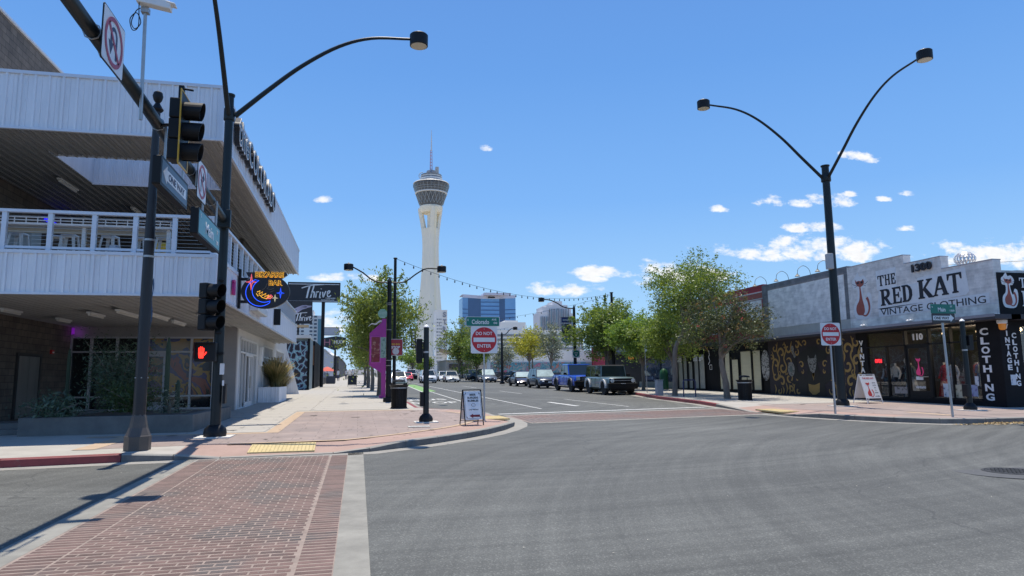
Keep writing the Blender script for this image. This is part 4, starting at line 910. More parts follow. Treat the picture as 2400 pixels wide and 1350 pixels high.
# traffic signals
yel = mat('backplate_yellow', (.62, .36, .03), .45)
def signal(lab, loc, rz, plate=True, sc_=1.0, lit=None, small=False):
    """faces local +X, hangs with its centre on loc"""
    t = thing('traffic_signal', lab, 'traffic light', loc, rz)
    g = MB()
    for i in (-1, 0, 1): g.box(-.20, -.0, -.17, .17, i*.36-.175, i*.36+.175)
    g.build('housing', M['blackm'], t, bevel=.02)
    if plate:
        g = MB(); g.prism(rrect(.60, 1.26, .03), (.004, 0, 0), Y3, Z3, .006); g.build('backplate', M['blackm'], t)
        b = MB(); o = [(-.3, -.63), (.3, -.63), (.3, .63), (-.3, .63), (-.3, -.63)]; ribbon(b, o, .05, (.012, 0, 0), Y3, Z3, -.012, .003); b.build('backplate_border', yel, t)
    for i, c in ((1, (.10, .005, .005)), (0, (.12, .07, .005)), (-1, (.005, .06, .03))):
        g = MB(); g.lathe([(.14, .012), (.14, .02), (.07, .035)], (0, 0, i*.36), 16, axis='x'); g.build('lens', mat('lens_%d' % i, c, .2), t)
        g = MB(); n = 22; vs = []; 
        for k in range(n+1):
            a = R(-78)+R(336)*k/n; yy, zz = .155*math.cos(a), .155*math.sin(a)
            # open at the bottom
            lx = .31
            for r in (1, .94): vs += [(.01, yy*r, zz*r+i*.36), (lx-.03*(1-math.sin(a)), yy*r, zz*r+i*.36)]
        fs = []
        for k in range(n): a = k*4; b = a+4; fs += [(a, b, b+1, a+1), (a+2, a+3, b+3, b+2), (a+1, b+1, b+3, a+3)]
        g.add(vs, fs); g.build('visor', M['blackm'], t, smooth=False)
    return t
s1 = signal('large three-lens traffic signal with yellow-edged backplate on the mast arm', (-2.68, 10.9, 5.40), 0)
s1.scale = (.92, .9, .9)
g = MB(); g.tube([(-3.13, 11.2, 5.57), (-3.0, 11.1, 5.57), (-2.84, 10.95, 5.52)], .03, 8); g.box(-2.78, -2.70, 10.85, 10.95, 5.95, 6.20); g.tube([(-2.74, 10.9, 6.16), (-2.56, 10.9, 6.14)], .02, 6); g.build('mounting', M['blackm'], s1, world=True)
s2 = signal('black traffic signal on the side of the left corner pole seen from behind', (-3.30, 16.52, 3.28), R(-28), plate=False)
g = MB(); g.tube([(-3.2, 16.6, 3.9), (-3.13, 16.7, 3.9)], .03, 6); g.tube([(-3.2, 16.6, 2.7), (-3.13, 16.7, 2.7)], .03, 6); g.build('mounting', M['blackm'], s2, world=True)
t = thing('pedestrian_signal', 'pedestrian signal showing a glowing red hand on the left corner pole', 'pedestrian light', (-3.36, 16.35, 2.25))
g = MB(); g.box(-3.56, -3.12, 16.33, 16.58, 2.04, 2.47); g.build('housing', M['blackm'], t, world=True, bevel=.02)
g = MB(); g.box(-3.52, -3.16, 16.20, 16.325, 2.44, 2.46); g.box(-3.55, -3.535, 16.2, 16.325, 2.1, 2.46); g.build('visor', M['blackm'], t, world=True)
hm = mat('hand_red', (.8, .02, .01), .4, emit=(1, .035, .02), es=2.2); g = MB(); hx, hz_ = -3.41, 2.23
g.prism([(-.045, -.12), (.045, -.12), (.055, -.02), (.06, .03), (-.06, .03), (-.06, -.03)], (hx, 16.322, hz_), X3, Z3, .006)
for i, (dx, h_) in enumerate(((-.05, .085), (-.017, .11), (.016, .105), (.048, .08))): g.prism(rrect(.024, h_, .011, 3, dx, .03+h_/2), (hx, 16.322, hz_), X3, Z3, .006)
ribbon(g, [(.045, -.06), (.085, -.02), (.105, .02)], .026, (hx, 16.322, hz_), X3, Z3, 0, .006); g.build('hand_symbol', hm, t, world=True)
g = MB(); g.box(-3.2, -3.0, 16.58, 16.7, 2.2, 2.26); g.build('bracket', M['blackm'], t, world=True)
# camera on its riser
t = thing('traffic_camera', 'white traffic camera on a thin riser above the mast arm with looped cable', 'camera', (-3.13, 10.0, 5.3))
g = MB(); g.tube([(-3.05, 10.1, 5.25), (-3.05, 10.02, 6.85)], .024, 8); g.build('riser', M['galv'], t, world=True)
g = MB(); g.obox((-2.92, 9.95, 6.93), (1, .1, -.12), (0, 1, 0), (0, 0, 1), .22, .07, .06); g.obox((-2.70, 9.97, 6.94), (1, .1, -.12), (0, 1, 0), (0, 0, 1), .06, .075, .012); g.build('camera_body', M['wpaint'], t, world=True, bevel=.015)
g = MB(); g.box(-3.1, -3.0, 9.97, 10.07, 6.80, 6.88); g.build('mount', M['galv'], t, world=True)
g = MB(); g.tube(spline([(-3.05, 10.0, 6.86), (-3.14, 9.97, 6.82), (-3.2, 9.95, 6.62), (-3.15, 9.95, 6.52), (-3.08, 9.95, 6.62), (-3.14, 9.95, 6.76), (-3.22, 9.95, 6.66), (-3.18, 9.95, 6.5), (-3.1, 9.93, 6.56), (-3.1, 9.9, 6.9), (-3.06, 9.9, 7.15)], 5), .007, 5); g.build('cable', M['rubber'], t, world=True)
# ---- banner pole
bp_ = thing('banner_pole', 'tall dark tapered steel pole with flared square foot at the red kerb', 'light pole', (-4.07, 14.46, 0)); pz = gz(14.46)+.15
dk = mat('aged_dark_pole', (.016, .015, .018), .45, var=.25, scale=1.2)
g = MB(); x, y = -4.07, 14.46
g.lathe([(.235, 0), (.235, .26), (.22, .28), (.165, .42), (.13, .62), (.11, .68)], (x, y, pz), 8, a0=PI/8); g.build('pedestal', mat('pedestal_bronze', (.085, .072, .062), .5, var=.2), bp_, world=True)
g = MB(); g.tube([(x, y, pz+.05), (x, y, pz+3.5), (x, y, pz+6.75)], [.118, .098, .062], 12); g.build('shaft', dk, bp_, world=True, smooth=True)
g = MB(); g.lathe([(.09, 6.7), (.12, 6.74), (.06, 6.84), (.04, 6.88), (.08, 6.94), (.10, 7.02), (.08, 7.1), (.02, 7.14)], (x, y, pz), 14); g.build('finial', M['blackm'], bp_, world=True, smooth=True)
g = MB()
for z in (3.72, 4.05): g.lathe([(.098, z-.02), (.104, z-.02), (.104, z+.02), (.098, z+.02)], (x, y, pz), 14)
g.build('strap', M['galv'], bp_, world=True)
g = MB()
for a in range(6): g.lathe([(.012, .0), (.012, .02)], (x+.115*math.cos(a), y+.115*math.sin(a), pz+1.35), 6)
g.build('bolt', M['galv'], bp_, world=True)
t = thing('street_banner', 'faded blue street banner seen edge-on hanging from the dark banner pole', 'banner', (-3.98, 14.55, 3.2))
g = MB(); vs = [(-3.96+.012*math.sin(i*1.1)-.155*j, 14.5+.53*j, 3.62-.10*i) for i in range(11) for j in (0, 1)]; g.add(vs, [(2*i, 2*i+2, 2*i+3, 2*i+1) for i in range(10)])
o = g.build('cloth', mat('faded_banner_blue', (.07, .14, .26), .8, var=.5, scale=2.5), t, world=True); sm = o.modifiers.new('s', 'SOLIDIFY'); sm.thickness = .012
g = MB(); g.tube([(-4.0, 14.48, 3.64), (-4.14, 15.05, 3.64)], .012, 6); g.tube([(-4.0, 14.48, 2.6), (-4.14, 15.05, 2.6)], .012, 6); g.build('rod', M['blackm'], t, world=True)
# ---- posts with signs
def dne(x, y, z, w, lab, zt=None, colorado=False, tilt=0):
    t = thing('do_not_enter_sign', lab, 'road sign', (x, y, gz(y)+.15)); z0 = gz(y)+.15
    g = MB(); g.tube([(x, y+.03, z0-.05), (x, y+.03, z0+1.0)], .034, 4); g.tube([(x, y+.03, z0+.9), (x, y+.03, zt or z+.4)], .029, 4); g.build('post', M['galv'], t, world=True)
    g = MB(); g.prism(rrect(w, w, .05), (x, y-.012, z), X3, Z3, .006); g.build('plate', SW, t, world=True)
    g = MB(); g.prism(circ(w*.465, 40), (x, y-.019, z), X3, Z3, .002); g.build('red_disc', SR, t, world=True)
    g = MB(); g.prism(rrect(w*.80, w*.16, .004), (x, y-.022, z), X3, Z3, .002); g.build('white_bar', SW, t, world=True)
    for s_, dz, ww in (('DO NOT', w*.235, w*.62), ('ENTER', -w*.225, w*.52)): txt('letters', s_, (x, y-.022, z+dz), X3, Z3, w*.125, .002, SW, t, width=ww, bold=.02)
    g = MB()
    for dz in (-.4, .4): g.lathe([(.012, -.0), (.012, .006)], (x, y-.028, z+dz*w), 6, axis='y')
    g.build('rivet', M['galv'], t, world=True)
    return t
dne(3.61, 19.93, 2.73, .80, 'red and white DO NOT ENTER sign on the left corner below the Colorado street sign', 3.3)
t = thing('street_name_sign', 'green street sign reading E Colorado Ave 00 above the left DO NOT ENTER sign', 'street sign', (3.6, 19.9, 3.27))
g = MB(); g.prism(rrect(1.02, .29, .03), (3.57, 19.915, 3.27), X3, Z3, .01); g.build('plate', SW, t, world=True); g = MB(); g.prism(rrect(.99, .265, .025), (3.57, 19.905, 3.27), X3, Z3, .002); g.build('face', SG, t, world=True)
for s_, dx, dz, h_, w_ in (('Colorado', -.07, -.01, .135, .52), ('E', -.44, .045, .06, .03), ('AVE', .34, .06, .055, .14), ('00', .38, -.04, .06, .11)): txt('letters', s_, (3.57+dx, 19.902, 3.27+dz), X3, Z3, h_, .002, SW, t, width=w_, bold=.02)
dne(14.60, 18.96, 2.87, .72, 'red and white DO NOT ENTER sign on the right corner beside the tall lamp pole', 3.2)
t = thing('one_way_sign', 'black ONE WAY sign with right arrow on the leaning right corner post', 'road sign', (16.55, 16.6, gz(16.6)+.15))
g = MB(); g.tube([(16.62, 16.63, gz(16.6)+.1), (16.56, 16.63, 3.1)], .034, 6); g.build('post', M['galv'], t, world=True)
g = MB(); g.prism(rrect(.80, .27, .02), (16.57, 16.59, 3.19), X3, Z3, .006); g.build('plate', SB, t, world=True); g = MB(); g.prism([(.37, 0), (.24, .11), (.24, .065), (-.36, .065), (-.36, -.065), (.24, -.065), (.24, -.11)], (16.57, 16.583, 3.19), X3, Z3, .002); g.build('arrow', SW, t, world=True)
txt('letters', 'ONE WAY', (16.51, 16.58, 3.19), X3, Z3, .085, .002, SB, t, width=.52, bold=.03)
t = thing('street_name_sign', 'green street sign reading S Main St 1300 above the black ONE WAY sign', 'street sign', (16.6, 16.6, 3.46))
g = MB(); g.prism(rrect(.86, .27, .02), (16.60, 16.6, 3.46), X3, Z3, .01); g.build('plate', SG, t, world=True)
for s_, dx, dz, h_, w_ in (('Main', -.06, -.02, .12, .26), ('S', -.38, .05, .05, .03), ('ST', .28, .07, .05, .08), ('1300', .30, -.05, .055, .16)): txt('letters', s_, (16.60+dx, 16.588, 3.46+dz), X3, Z3, h_, .002, SW, t, width=w_, bold=.02)
g = MB(); g.prism(rrect(.27, .8, .02), (16.98, 16.62, 3.19), Y3, Z3, .006) ; g.build('cross_plate', SB, t, world=True) if False else None
def short_pole(x, y, h, lab, bx):
    t = thing('signal_post', lab, 'post', (x, y, gz(y)+.15)); z0 = gz(y)+.15; pad_sq(x, y, .33, t)
    g = MB(); g.lathe([(.19, .02), (.20, .1), (.17, .17), (.1, .24), (.085, .25)], (x, y, z0), 16); g.build('base', M['blackm'], t, world=True, smooth=True)
    g = MB(); g.tube([(x, y, z0+.1), (x, y, z0+h)], [.085, .075], 12); g.build('shaft', M['dgreen'], t, world=True, smooth=True)
    g = MB(); g.lathe([(.08, h), (.085, h+.02), (.05, h+.06), (.01, h+.09)], (x, y, z0), 12); g.build('cap', SW, t, world=True, smooth=True)
    g = MB(); g.box(x+bx-.05, x+bx+.05, y-.1, y+.1, z0+.45, z0+.85); g.build('push_button', M['blackm'], t, world=True, bevel=.01)
    g = MB(); g.lathe([(.083, 1.95), (.083, 2.0)], (x, y, z0), 12); g.build('strap', M['galv'], t, world=True)
    return t
sp = short_pole(1.88, 19.65, 2.68, 'short black signal post standing in the red plaza left of the sandwich board', -.12)
g = MB(); g.box(1.62, 1.78, 19.75, 19.95, 2.05, 2.75); g.box(1.62, 1.66, 19.95, 20.1, 2.1, 2.7); g.build('signal_box', M['blackm'], sp, world=True, bevel=.02)
sp = short_pole(19.64, 18.93, 2.93, 'short black signal post with pale cap in front of the clothing shop window', -.12)
g = MB(); g.box(19.75, 20.1, 19.0, 19.2, 2.35, 2.85); g.box(19.73, 19.75, 18.8, 19.0, 2.5, 2.85); g.build('signal_box', M['blackm'], sp, world=True, bevel=.02)
# ---- sandwich boards
t = thing('sandwich_board', 'black framed white A-board reading BEER BURGERS BUBBLES with red arrow on the left corner', 'sandwich board', (2.95, 18.2, gz(18.2)+.16), R(9))
def aboard(t, w, h, lean, frame, faces, rail=True, board_m=None):
    for s_, side in ((-1, 'front'), (1, 'back')):
        sl = lean/h; fr = MB()
        def pt(x, z): return (x, s_*(lean*(1-z/h)+.015), z)
        for x in (-w/2, w/2): fr.tube([pt(x, 0), pt(x, h)], .016, 4)
        fr.tube([pt(-w/2, h), pt(w/2, h)], .016, 4); fr.tube([pt(-w/2, .12), pt(w/2, .12)], .012, 4); fr.build('frame', frame, t)
        p = MB(); v = Vector((0, -s_*lean, h)).normalized(); o = Vector(pt(0, .56*h)); u = X3 if s_ < 0 else nX
        p.prism(rrect(w-.03, h*.82, .02), o, u, v, .008); p.build('panel', board_m or SW, t)
    if rail: g = MB(); g.tube([(-w/2, -lean*.55, .45*h), (-w/2, lean*.55, .45*h)], .008, 4); g.tube([(w/2, -lean*.55, .45*h), (w/2, lean*.55, .45*h)], .008, 4); g.build('hinge_stay', frame, t)
def btxt(t, s, x, zf, hgt, w, m, hh, lean, bold=.03):
    v = Vector((0, lean, hh)).normalized(); n = X3.cross(v); o = Vector((x, -(lean*(1-zf)+.015), zf*hh))+n*.010
    me = textmesh(s, bold); k = len(me.vertices); a = np.empty(k*3); me.vertices.foreach_get('co', a); a = a.reshape(-1, 3)
    x0, x1, y0, y1 = a[:, 0].min(), a[:, 0].max(), a[:, 1].min(), a[:, 1].max(); ax = ((a[:, 0]-x0)/(x1-x0)-.5)*w; ay_ = ((a[:, 1]-y0)/(y1-y0)-.5)*hgt
    Pn = np.array(o)+np.outer(ax, X3)+np.outer(ay_, v)+np.outer((a[:, 2]+.5)*.002, n); me.vertices.foreach_set('co', Pn.ravel()); me.materials.clear(); me.materials.append(m); me.update(); me.name = 'letters'
    ob = bpy.data.objects.new('letters', me); C.objects.link(ob); ob.parent = t
aboard(t, .50, .92, .22, M['blackm'], None)
for s_, zf, hg, w_ in (('BEER', .86, .055, .17), ('BURGERS', .775, .055, .30), ('BUBBLES', .69, .055, .30), ('LAS VEGAS', .44, .032, .26)): btxt(t, s_, .01, zf, hg, w_, SB, .92, .22)
v = Vector((0, .22, .92)).normalized()
g = MB(); o_ = Vector((0.01, -(.22*(1-.57)+.015), .57*.92))+X3.cross(v)*.0095; ribbon(g, [(-.06, 0), (-.03, .035), (.03, .035), (.06, 0), (.03, -.035), (-.03, -.035), (-.06, 0)], .007, o_, X3, v, 0, .002); g.build('emblem', SB, t)
g = MB(); o_ = Vector((0.0, -(.22*(1-.56)+.015), .56*.92))+X3.cross(v)*.0095; ribbon(g, [(-.215, -.30), (-.215, .30)], .006, o_, X3, v, 0, .002); ribbon(g, [(.215, -.30), (.215, .30)], .006, o_, X3, v, 0, .002); ribbon(g, [(-.19, -.345), (.19, -.345)], .006, o_, X3, v, 0, .002)
for sx in (-1, 1):
    for sz in (-1, 1): g.prism([(sx*.19, sz*.29), (sx*.175, sz*.31), (sx*.19, sz*.35), (sx*.205, sz*.31)], o_, X3, v, .0021)
g.build('border_ornament', SB, t)
g = MB(); o_ = Vector((0.03, -(.22*(1-.27)+.015), .265*.92))+X3.cross(v)*.012; g.prism([(-.15, 0), (-.05, .055), (-.05, .028), (.14, .03), (.14, -.03), (-.05, -.028), (-.05, -.055)], o_, X3, v, .003); g.build('arrow', mat('arrow_red_black', (.16, .01, .015), .5), t)
t = thing('sandwich_board', 'white A-board with a red cat logo standing before the black mural shop wall', 'sandwich board', (19.95, 23.95, gz(24)+.16), R(4))
aboard(t, .74, 1.14, .36, SW, None, False)
btxt(t, 'THE RED KAT', 0, .86, .07, .56, SR, 1.14, .36)
def catlogo(mb, o, u, v, s, d, m=None):
    """slender cat: body, neck, head, ears, tail; origin at base, height s"""
    mb.prism([(a*s, b*s) for a, b in spline([(0, .0), (-.15, .03), (-.20, .15), (-.17, .27), (-.07, .40), (-.035, .60), (-.03, .76), (.0, .76), (.02, .60), (.05, .40), (.09, .25), (.10, .10), (.05, .02)], 4)], o, u, v, d, m)
    mb.prism([(a*s, b*s) for a, b in [(-.17, .95), (-.13, .89), (-.04, .90), (.05, .88), (.12, .93), (.15, .84), (.09, .76), (0, .73), (-.10, .77), (-.16, .85)]], Vector(o)+Vector(u).cross(Vector(v))*.002, u, v, d, m)
    tail = spline([(.0, .02), (.12, -.02), (.22, .05), (.27, .18), (.25, .34), (.20, .44)], 4); k = len(tail)
    ribbon(mb, [(a*s, b*s) for a, b in tail], [s*(.03+.05*(i/(k-1))) for i in range(k)], Vector(o)+Vector(u).cross(Vector(v))*.001, u, v, 0, d, m)
def catwhisk(mb, o, u, v, s, d, m=None):
    for sg in (-1, 1):
        ribbon(mb, [(sg*.10*s, .80*s), (sg*.20*s, .80*s), (sg*.28*s, .85*s)], .008*s, o, u, v, 0, d, m); ribbon(mb, [(sg*.10*s, .78*s), (sg*.20*s, .74*s)], .008*s, o, u, v, 0, d, m)
v = Vector((0, .36, 1.14)).normalized(); o_ = Vector((-.10, -(.36*(1-.24)+.015), .24*1.14))+X3.cross(v)*.0095
g = MB(); catlogo(g, o_, X3, v, .62, .002); g.build('cat_logo', SR, t)
for i, s_ in enumerate(('RETRO', 'LOVE', 'IN', 'ALL', 'SIZES')): btxt(t, s_, .21, .70-.085*i, .035, .16 if len(s_) > 3 else .08, SB, 1.14, .36)
g = MB(); o_ = Vector((.2, -(.36*(1-.24)+.015), .24*1.14))+X3.cross(v)*.0095; g.prism([(.12, 0), (.05, .03), (.05, .01), (-.1, .01), (-.1, -.01), (.05, -.01), (.05, -.03)], o_, X3, v, .002); g.build('arrow', SB, t)
# ---- litter bins
def bin_(x, y, lab):
    t = thing('litter_bin', lab, 'litter bin', (x, y, gz(y)+.155), group='slatted black litter bins')
    g = MB(); g.lathe([(.24, .02), (.27, .05), (.27, .72)], (0, 0, 0), 20); g.build('liner', mat('bin_liner', (.006, .006, .007), .7), t)
    me = MB(); me.add([(.285, -.017, .03), (.285, .017, .03), (.30, .018, .74), (.30, -.018, .74), (.30, -.017, .03), (.30, .017, .03), (.315, .018, .74), (.315, -.018, .74)], [(0, 3, 2, 1), (4, 5, 6, 7), (0, 1, 5, 4), (3, 7, 6, 2), (1, 2, 6, 5), (0, 4, 7, 3)]); sl = me.mesh('slat', M['blackm'])
    for i in range(32): shared('slat', sl, t, (0, 0, 0), (0, 0, 2*PI*i/32))
    g = MB(); g.lathe([(.30, .0), (.32, 0), (.32, .05), (.30, .05)], n=24); g.lathe([(.31, .74), (.325, .74), (.325, .80), (.31, .80)], n=24); g.build('hoop', M['blackm'], t)
    g = MB(); g.lathe([(.327, .765), (.332, .765), (.332, .80), (.327, .80)], n=24); g.build('steel_band', M['galv'], t)
    g = MB(); g.lathe([(.31, .80), (.38, .90), (.39, .91), (.30, .84), (.2, .83)], n=24, cap=False); g.build('flared_lip', M['blackm'], t)
    g = MB(); g.tube([(-.22, 0, .84), (-.22, 0, 1.07), (.22, 0, 1.07), (.22, 0, .84)], .018, 6); g.lathe([(.26, 1.02), (.22, 1.08), (.1, 1.11), (.01, 1.12)], n=16); g.build('hood', M['blackm'], t, smooth=True)
    return t
b1 = bin_(1.56, 27.31, 'black slatted litter bin left of the short signal post at the end of the pavement')
copy_tree(b1, (17.08, 28.2, gz(28.2)+.155), .4, 'black slatted litter bin beside the tree trunk on the right corner')
# ---- double arm lamp further on, string pole, bus signs
t = thing('street_lamp', 'black lamp post with two low arms beside the magenta bus totem', 'street lamp', (1.39, 33.1, 0)); z0 = gz(33)+.15; x, y = 1.39, 33.1
g = MB(); g.box(x-.24, x+.24, y-.2, y+.2, z0, z0+.22); g.build('base', M['blackm'], t, world=True, bevel=.03)
g = MB(); g.tube([(x, y, z0+.1), (x, y, 6.3)], [.135, .10], 12); g.lathe([(.1, 6.28), (.11, 6.3), (.02, 6.5)], (x, y, 0), 10); g.build('pole', M['blackm'], t, world=True, smooth=True)
for sx, ex in ((-1, -.55), (1, 3.9)):
    P = spline([(x, 6.22), (x+sx*.7, 6.28), (x+sx*1.3, 6.7), (x+sx*1.75, 6.95), (ex+(-sx)*.2, 6.96)], 5)
    g = MB(); g.tube([(a, y, b) for a, b in P], .035, 8); g.build('arm', M['blackm'], t, world=True, smooth=True); lamp_head(t, ex, y, 6.93, .95)
g = MB()
for z in (2.1, 2.35, 3.8, 5.0, 5.08): g.lathe([(.128, z-.012), (.132, z+.012)], (x, y, z0-.4), 12)
g.build('strap', M['galv'], t, world=True)
t = thing('string_light_pole', 'slim black pole holding the string lights right beside the left lamp post', 'pole', (1.69, 33.93, 0))
g = MB(); g.tube([(1.69, 33.93, .5), (1.69, 33.93, 7.55)], [.085, .07], 10); g.lathe([(.1, 7.55), (.11, 7.58), (.08, 7.6)], (1.69, 33.93, 0), 10); g.build('shaft', M['blackm'], t, world=True, smooth=True)
t = thing('bus_stop_sign', 'dark red square sign reading STOP with a white coin emblem on the slim pole', 'sign', (1.74, 33.8, 3.15))
g = MB(); g.prism(rrect(.68, .80, .03), (1.75, 33.82, 3.15), X3, Z3, .012); g.build('plate', SW, t, world=True); g = MB(); g.prism(rrect(.64, .76, .02), (1.75, 33.805, 3.15), X3, Z3, .003); g.build('face', mat('deep_red', (.32, .02, .035), .4), t, world=True)
txt('letters', 'STOP', (1.75, 33.80, 3.15), X3, Z3, .13, .003, SW, t, width=.42, bold=.04); txt('letters', 'BIG BUS', (1.75, 33.80, 3.30), X3, Z3, .075, .003, mat('gold_letter', (.7, .45, .05), .5), t, width=.38, bold=.03)
g = MB(); g.prism(circ(.16, 24), (1.75, 33.80, 2.95), X3, Z3, .003); g.build('coin_emblem', mat('pale_disc', (.6, .6, .6), .5, var=.2, scale=12), t, world=True)
MG = mat('magenta_paint', (.36, .035, .27), .45, var=.06)
t = thing('bus_stop_totem', 'magenta bus stop totem with an angled poster case and green disc on top', 'bus stop', (1.30, 38, 0)); y = 38
g = MB(); g.box(1.2, 1.44, y-.08, y+.08, .6, 4.9); g.box(1.10, 1.5, y-.15, y+.15, .58, .75); g.build('post', MG, t, world=True)
g = MB(); g.prism([(1.2, 1.95), (.55, 2.38), (.55, 4.1), (1.2, 4.72)], (0, y+.07, 0), X3, Z3, .13); g.build('case', MG, t, world=True)
g = MB(); ribbon(g, [(.62, 2.5), (.62, 3.92), (1.14, 3.92), (1.14, 2.5), (.62, 2.5)], .07, (0, y-.06, 0), X3, Z3, 0, .03); g.build('frame', mat('magenta_light', (.50, .07, .38), .4), t, world=True)
g = MB(); g.prism([(.65, 2.53), (1.11, 2.53), (1.11, 3.89), (.65, 3.89)], (0, y-.06, 0), X3, Z3, .01); g.build('poster', mat('red_poster', (.19, .02, .03), .3, spot=(6, .52, (.42, .22, .16), .8), var=.4, scale=8), t, world=True)
g = MB(); g.prism(circ(.26, 24), (1.24, y, 5.18), X3, Z3, .05); g.build('disc', mat('disc_green', (.01, .30, .12), .4), t, world=True)
g = MB()
for i in range(-3, 4): w = math.sqrt(.25**2-(i*.068)**2); g.box(1.24-w, 1.24+w, y-.062, y-.052, 5.18+i*.068-.012, 5.18+i*.068+.012)
g.build('disc_stripe', SW, t, world=True)
g = MB(); vs = [(1.2-.09*i, y, 4.82-.035*i+.05*math.sin(i*1.3)) for i in range(9)]; vs2 = [(a, b, c-.12+.01*i) for i, (a, b, c) in enumerate(vs)]; g.add(vs+vs2, [(i, i+1, 9+i+1, 9+i) for i in range(8)]); g.build('pennant', mat('cloth_white', (.7, .66, .62), .8), t, world=True)
g = MB(); g.prism(rrect(.28, .95, .02), (1.34, 33.3, 3.12), X3, Z3, .01); t = thing('route_sign', 'narrow pale green bus route plate between the totem and the lamp post', 'sign', (1.2, 33.3, 3)); g = MB(); g.prism(rrect(.26, .98, .02), (1.12, 33.0, 3.1), X3, Z3, .012); g.build('plate', mat('route_green', (.25, .36, .30), .5, spot=(9, .5, (.05, .12, .1), .8)), t, world=True)
# ---- string lights
bulbm = mat('bulb_glass', (.07, .06, .05), .2)
def string_light(a, b, sag, n, lab):
    t = thing('string_lights', lab, 'string lights', a); A = Vector(a); B = Vector(b); P = []
    for i in range(33): s_ = i/32; p = A.lerp(B, s_); p.z -= sag*4*s_*(1-s_); P.append(tuple(p))
    g = MB(); g.tube(P, .010, 4); g.build('cable', M['rubber'], t, world=True)
    k = MB(); k.lathe([(.015, 0), (.02, -.04), (.035, -.08), (.038, -.12), (.02, -.16), (.005, -.165)], n=7); me = k.mesh('bulb', bulbm)
    for i in range(1, n): s_ = i/n; p = A.lerp(B, s_); p.z -= sag*4*s_*(1-s_); shared('bulb', me, t, tuple(p-A))
string_light((1.69, 33.93, 7.56), (19.19, 50, 8.05), 1.05, 36, 'long string of bulbs slung from the left slim pole across the street')
string_light((19.19, 50, 7.95), (.9, 72, 7.9), 1.2, 34, 'farther string of bulbs sagging towards the blue tower')
string_light((19.2, 88, 8.2), (.9, 72, 7.9), 1.0, 28, 'farthest string of bulbs low before the tall tower')
t = thing('string_light_pole', 'tall slim black pole rising out of the bushy trees on the right pavement', 'pole', (19.19, 50, 0)); g = MB(); g.tube([(19.19, 50, .7), (19.19, 50, 8.12)], [.14, .10], 10); g.lathe([(.14, 8.1), (.14, 8.16)], (19.19, 50, 0), 10); g.build('shaft', M['blackm'], t, world=True, smooth=True)
t = thing('string_light_pole', 'slim black pole among the left row of trees', 'pole', (.9, 72, 0)); g = MB(); g.tube([(.9, 72, .9), (.9, 72, 8)], .09, 8); g.build('shaft', M['blackm'], t, world=True)
# ---- single arm lamps on the right
def lamp1(x, y, h, dx, lab, s=1.0):
    t = thing('street_lamp', lab, 'street lamp', (x, y, 0), group='single arm black street lamps'); z0 = gz(y)+.15
    g = MB(); g.tube([(x, y, z0), (x, y, h)], [.15, .11], 10); g.lathe([(.12, h), (.02, h+.25)], (x, y, 0), 8); g.lathe([(.26, 0), (.26, .2), (.16, .3)], (x, y, z0), 12); g.build('pole', M['blackm'], t, world=True, smooth=True)
    sx = 1 if dx > 0 else -1; d = abs(dx); P = spline([(x, h-.05), (x+sx*.3*d, h+.05*s), (x+sx*.55*d, h+.42*s), (x+sx*.75*d, h+.62*s), (x+dx, h+.66*s)], 5)
    g = MB(); g.tube([(a, y, b) for a, b in P], .045, 8); g.build('arm', M['blackm'], t, world=True, smooth=True); lamp_head(t, x+dx, y, h+.62*s, 1.0); return t
lr = lamp1(16.74, 52, 7.1, -2.7, 'black street lamp with banner above the blue pickup truck')
lamp1(14.57, 70, 6.75-.6, 1.45, 'black street lamp whose arm points right beneath the blue hotel'); lamp1(3.9, 88, 6.9, 2.4, 'small distant street lamp left of the tall tower'); 
lamp1(4.0, 128, 7.6, 3.2, 'tiny distant lamp beside the tower base'); lamp1(17.8, 120, 7.2, -2.4, 'tiny distant lamp above the far parked van')
t = thing('street_banner', 'navy and black street banner hanging on the right lamp post', 'banner', (16.1, 52, 5))
g = MB(); g.prism(rrect(.84, .42, .01), (16.05, 51.9, 6.12), X3, Z3, .015); g.build('top_panel', mat('navy', (.02, .03, .12), .6), t, world=True); txt('letters', 'GATEWAY', (16.05, 51.88, 6.12), X3, Z3, .1, .004, SW, t, width=.6, bold=.03)
g = MB(); g.prism(rrect(.84, 1.02, .01), (16.05, 51.9, 5.32), X3, Z3, .015); g.build('picture_panel', mat('banner_picture', (.015, .015, .018), .6, spot=(5, .5, (.3, .3, .3), .9)), t, world=True)
g = MB(); g.prism(circ(.42, 20, 0, 0, .25), (16.05, 51.9, 4.55), X3, Z3, .015); g.build('oval_panel', mat('teal_grey', (.12, .24, .30), .6), t, world=True)
g = MB(); g.tube([(15.6, 51.95, 6.35), (16.74, 51.95, 6.35)], .015, 5); g.tube([(15.6, 51.95, 4.75), (16.74, 51.95, 4.75)], .015, 5); g.build('rod', M['blackm'], t, world=True)
t = thing('round_road_sign', 'round green sign on a white square plate on the right lamp post', 'road sign', (16.7, 51.8, 3.3))
g = MB(); g.prism(rrect(.62, .62, .03), (16.75, 51.75, 3.45), X3, Z3, .01); g.build('plate', SW, t, world=True); g = MB(); g.prism(circ(.27, 24), (16.75, 51.735, 3.45), X3, Z3, .003); g.build('disc', SG, t, world=True); txt('letters', 'ONE', (16.75, 51.73, 3.52), X3, Z3, .1, .003, SW, t, bold=.02); g = MB(); g.prism([(-.1, .02), (.1, .02), (0, -.12)], (16.75, 51.73, 3.37), X3, Z3, .003); g.build('arrow', SW, t, world=True)
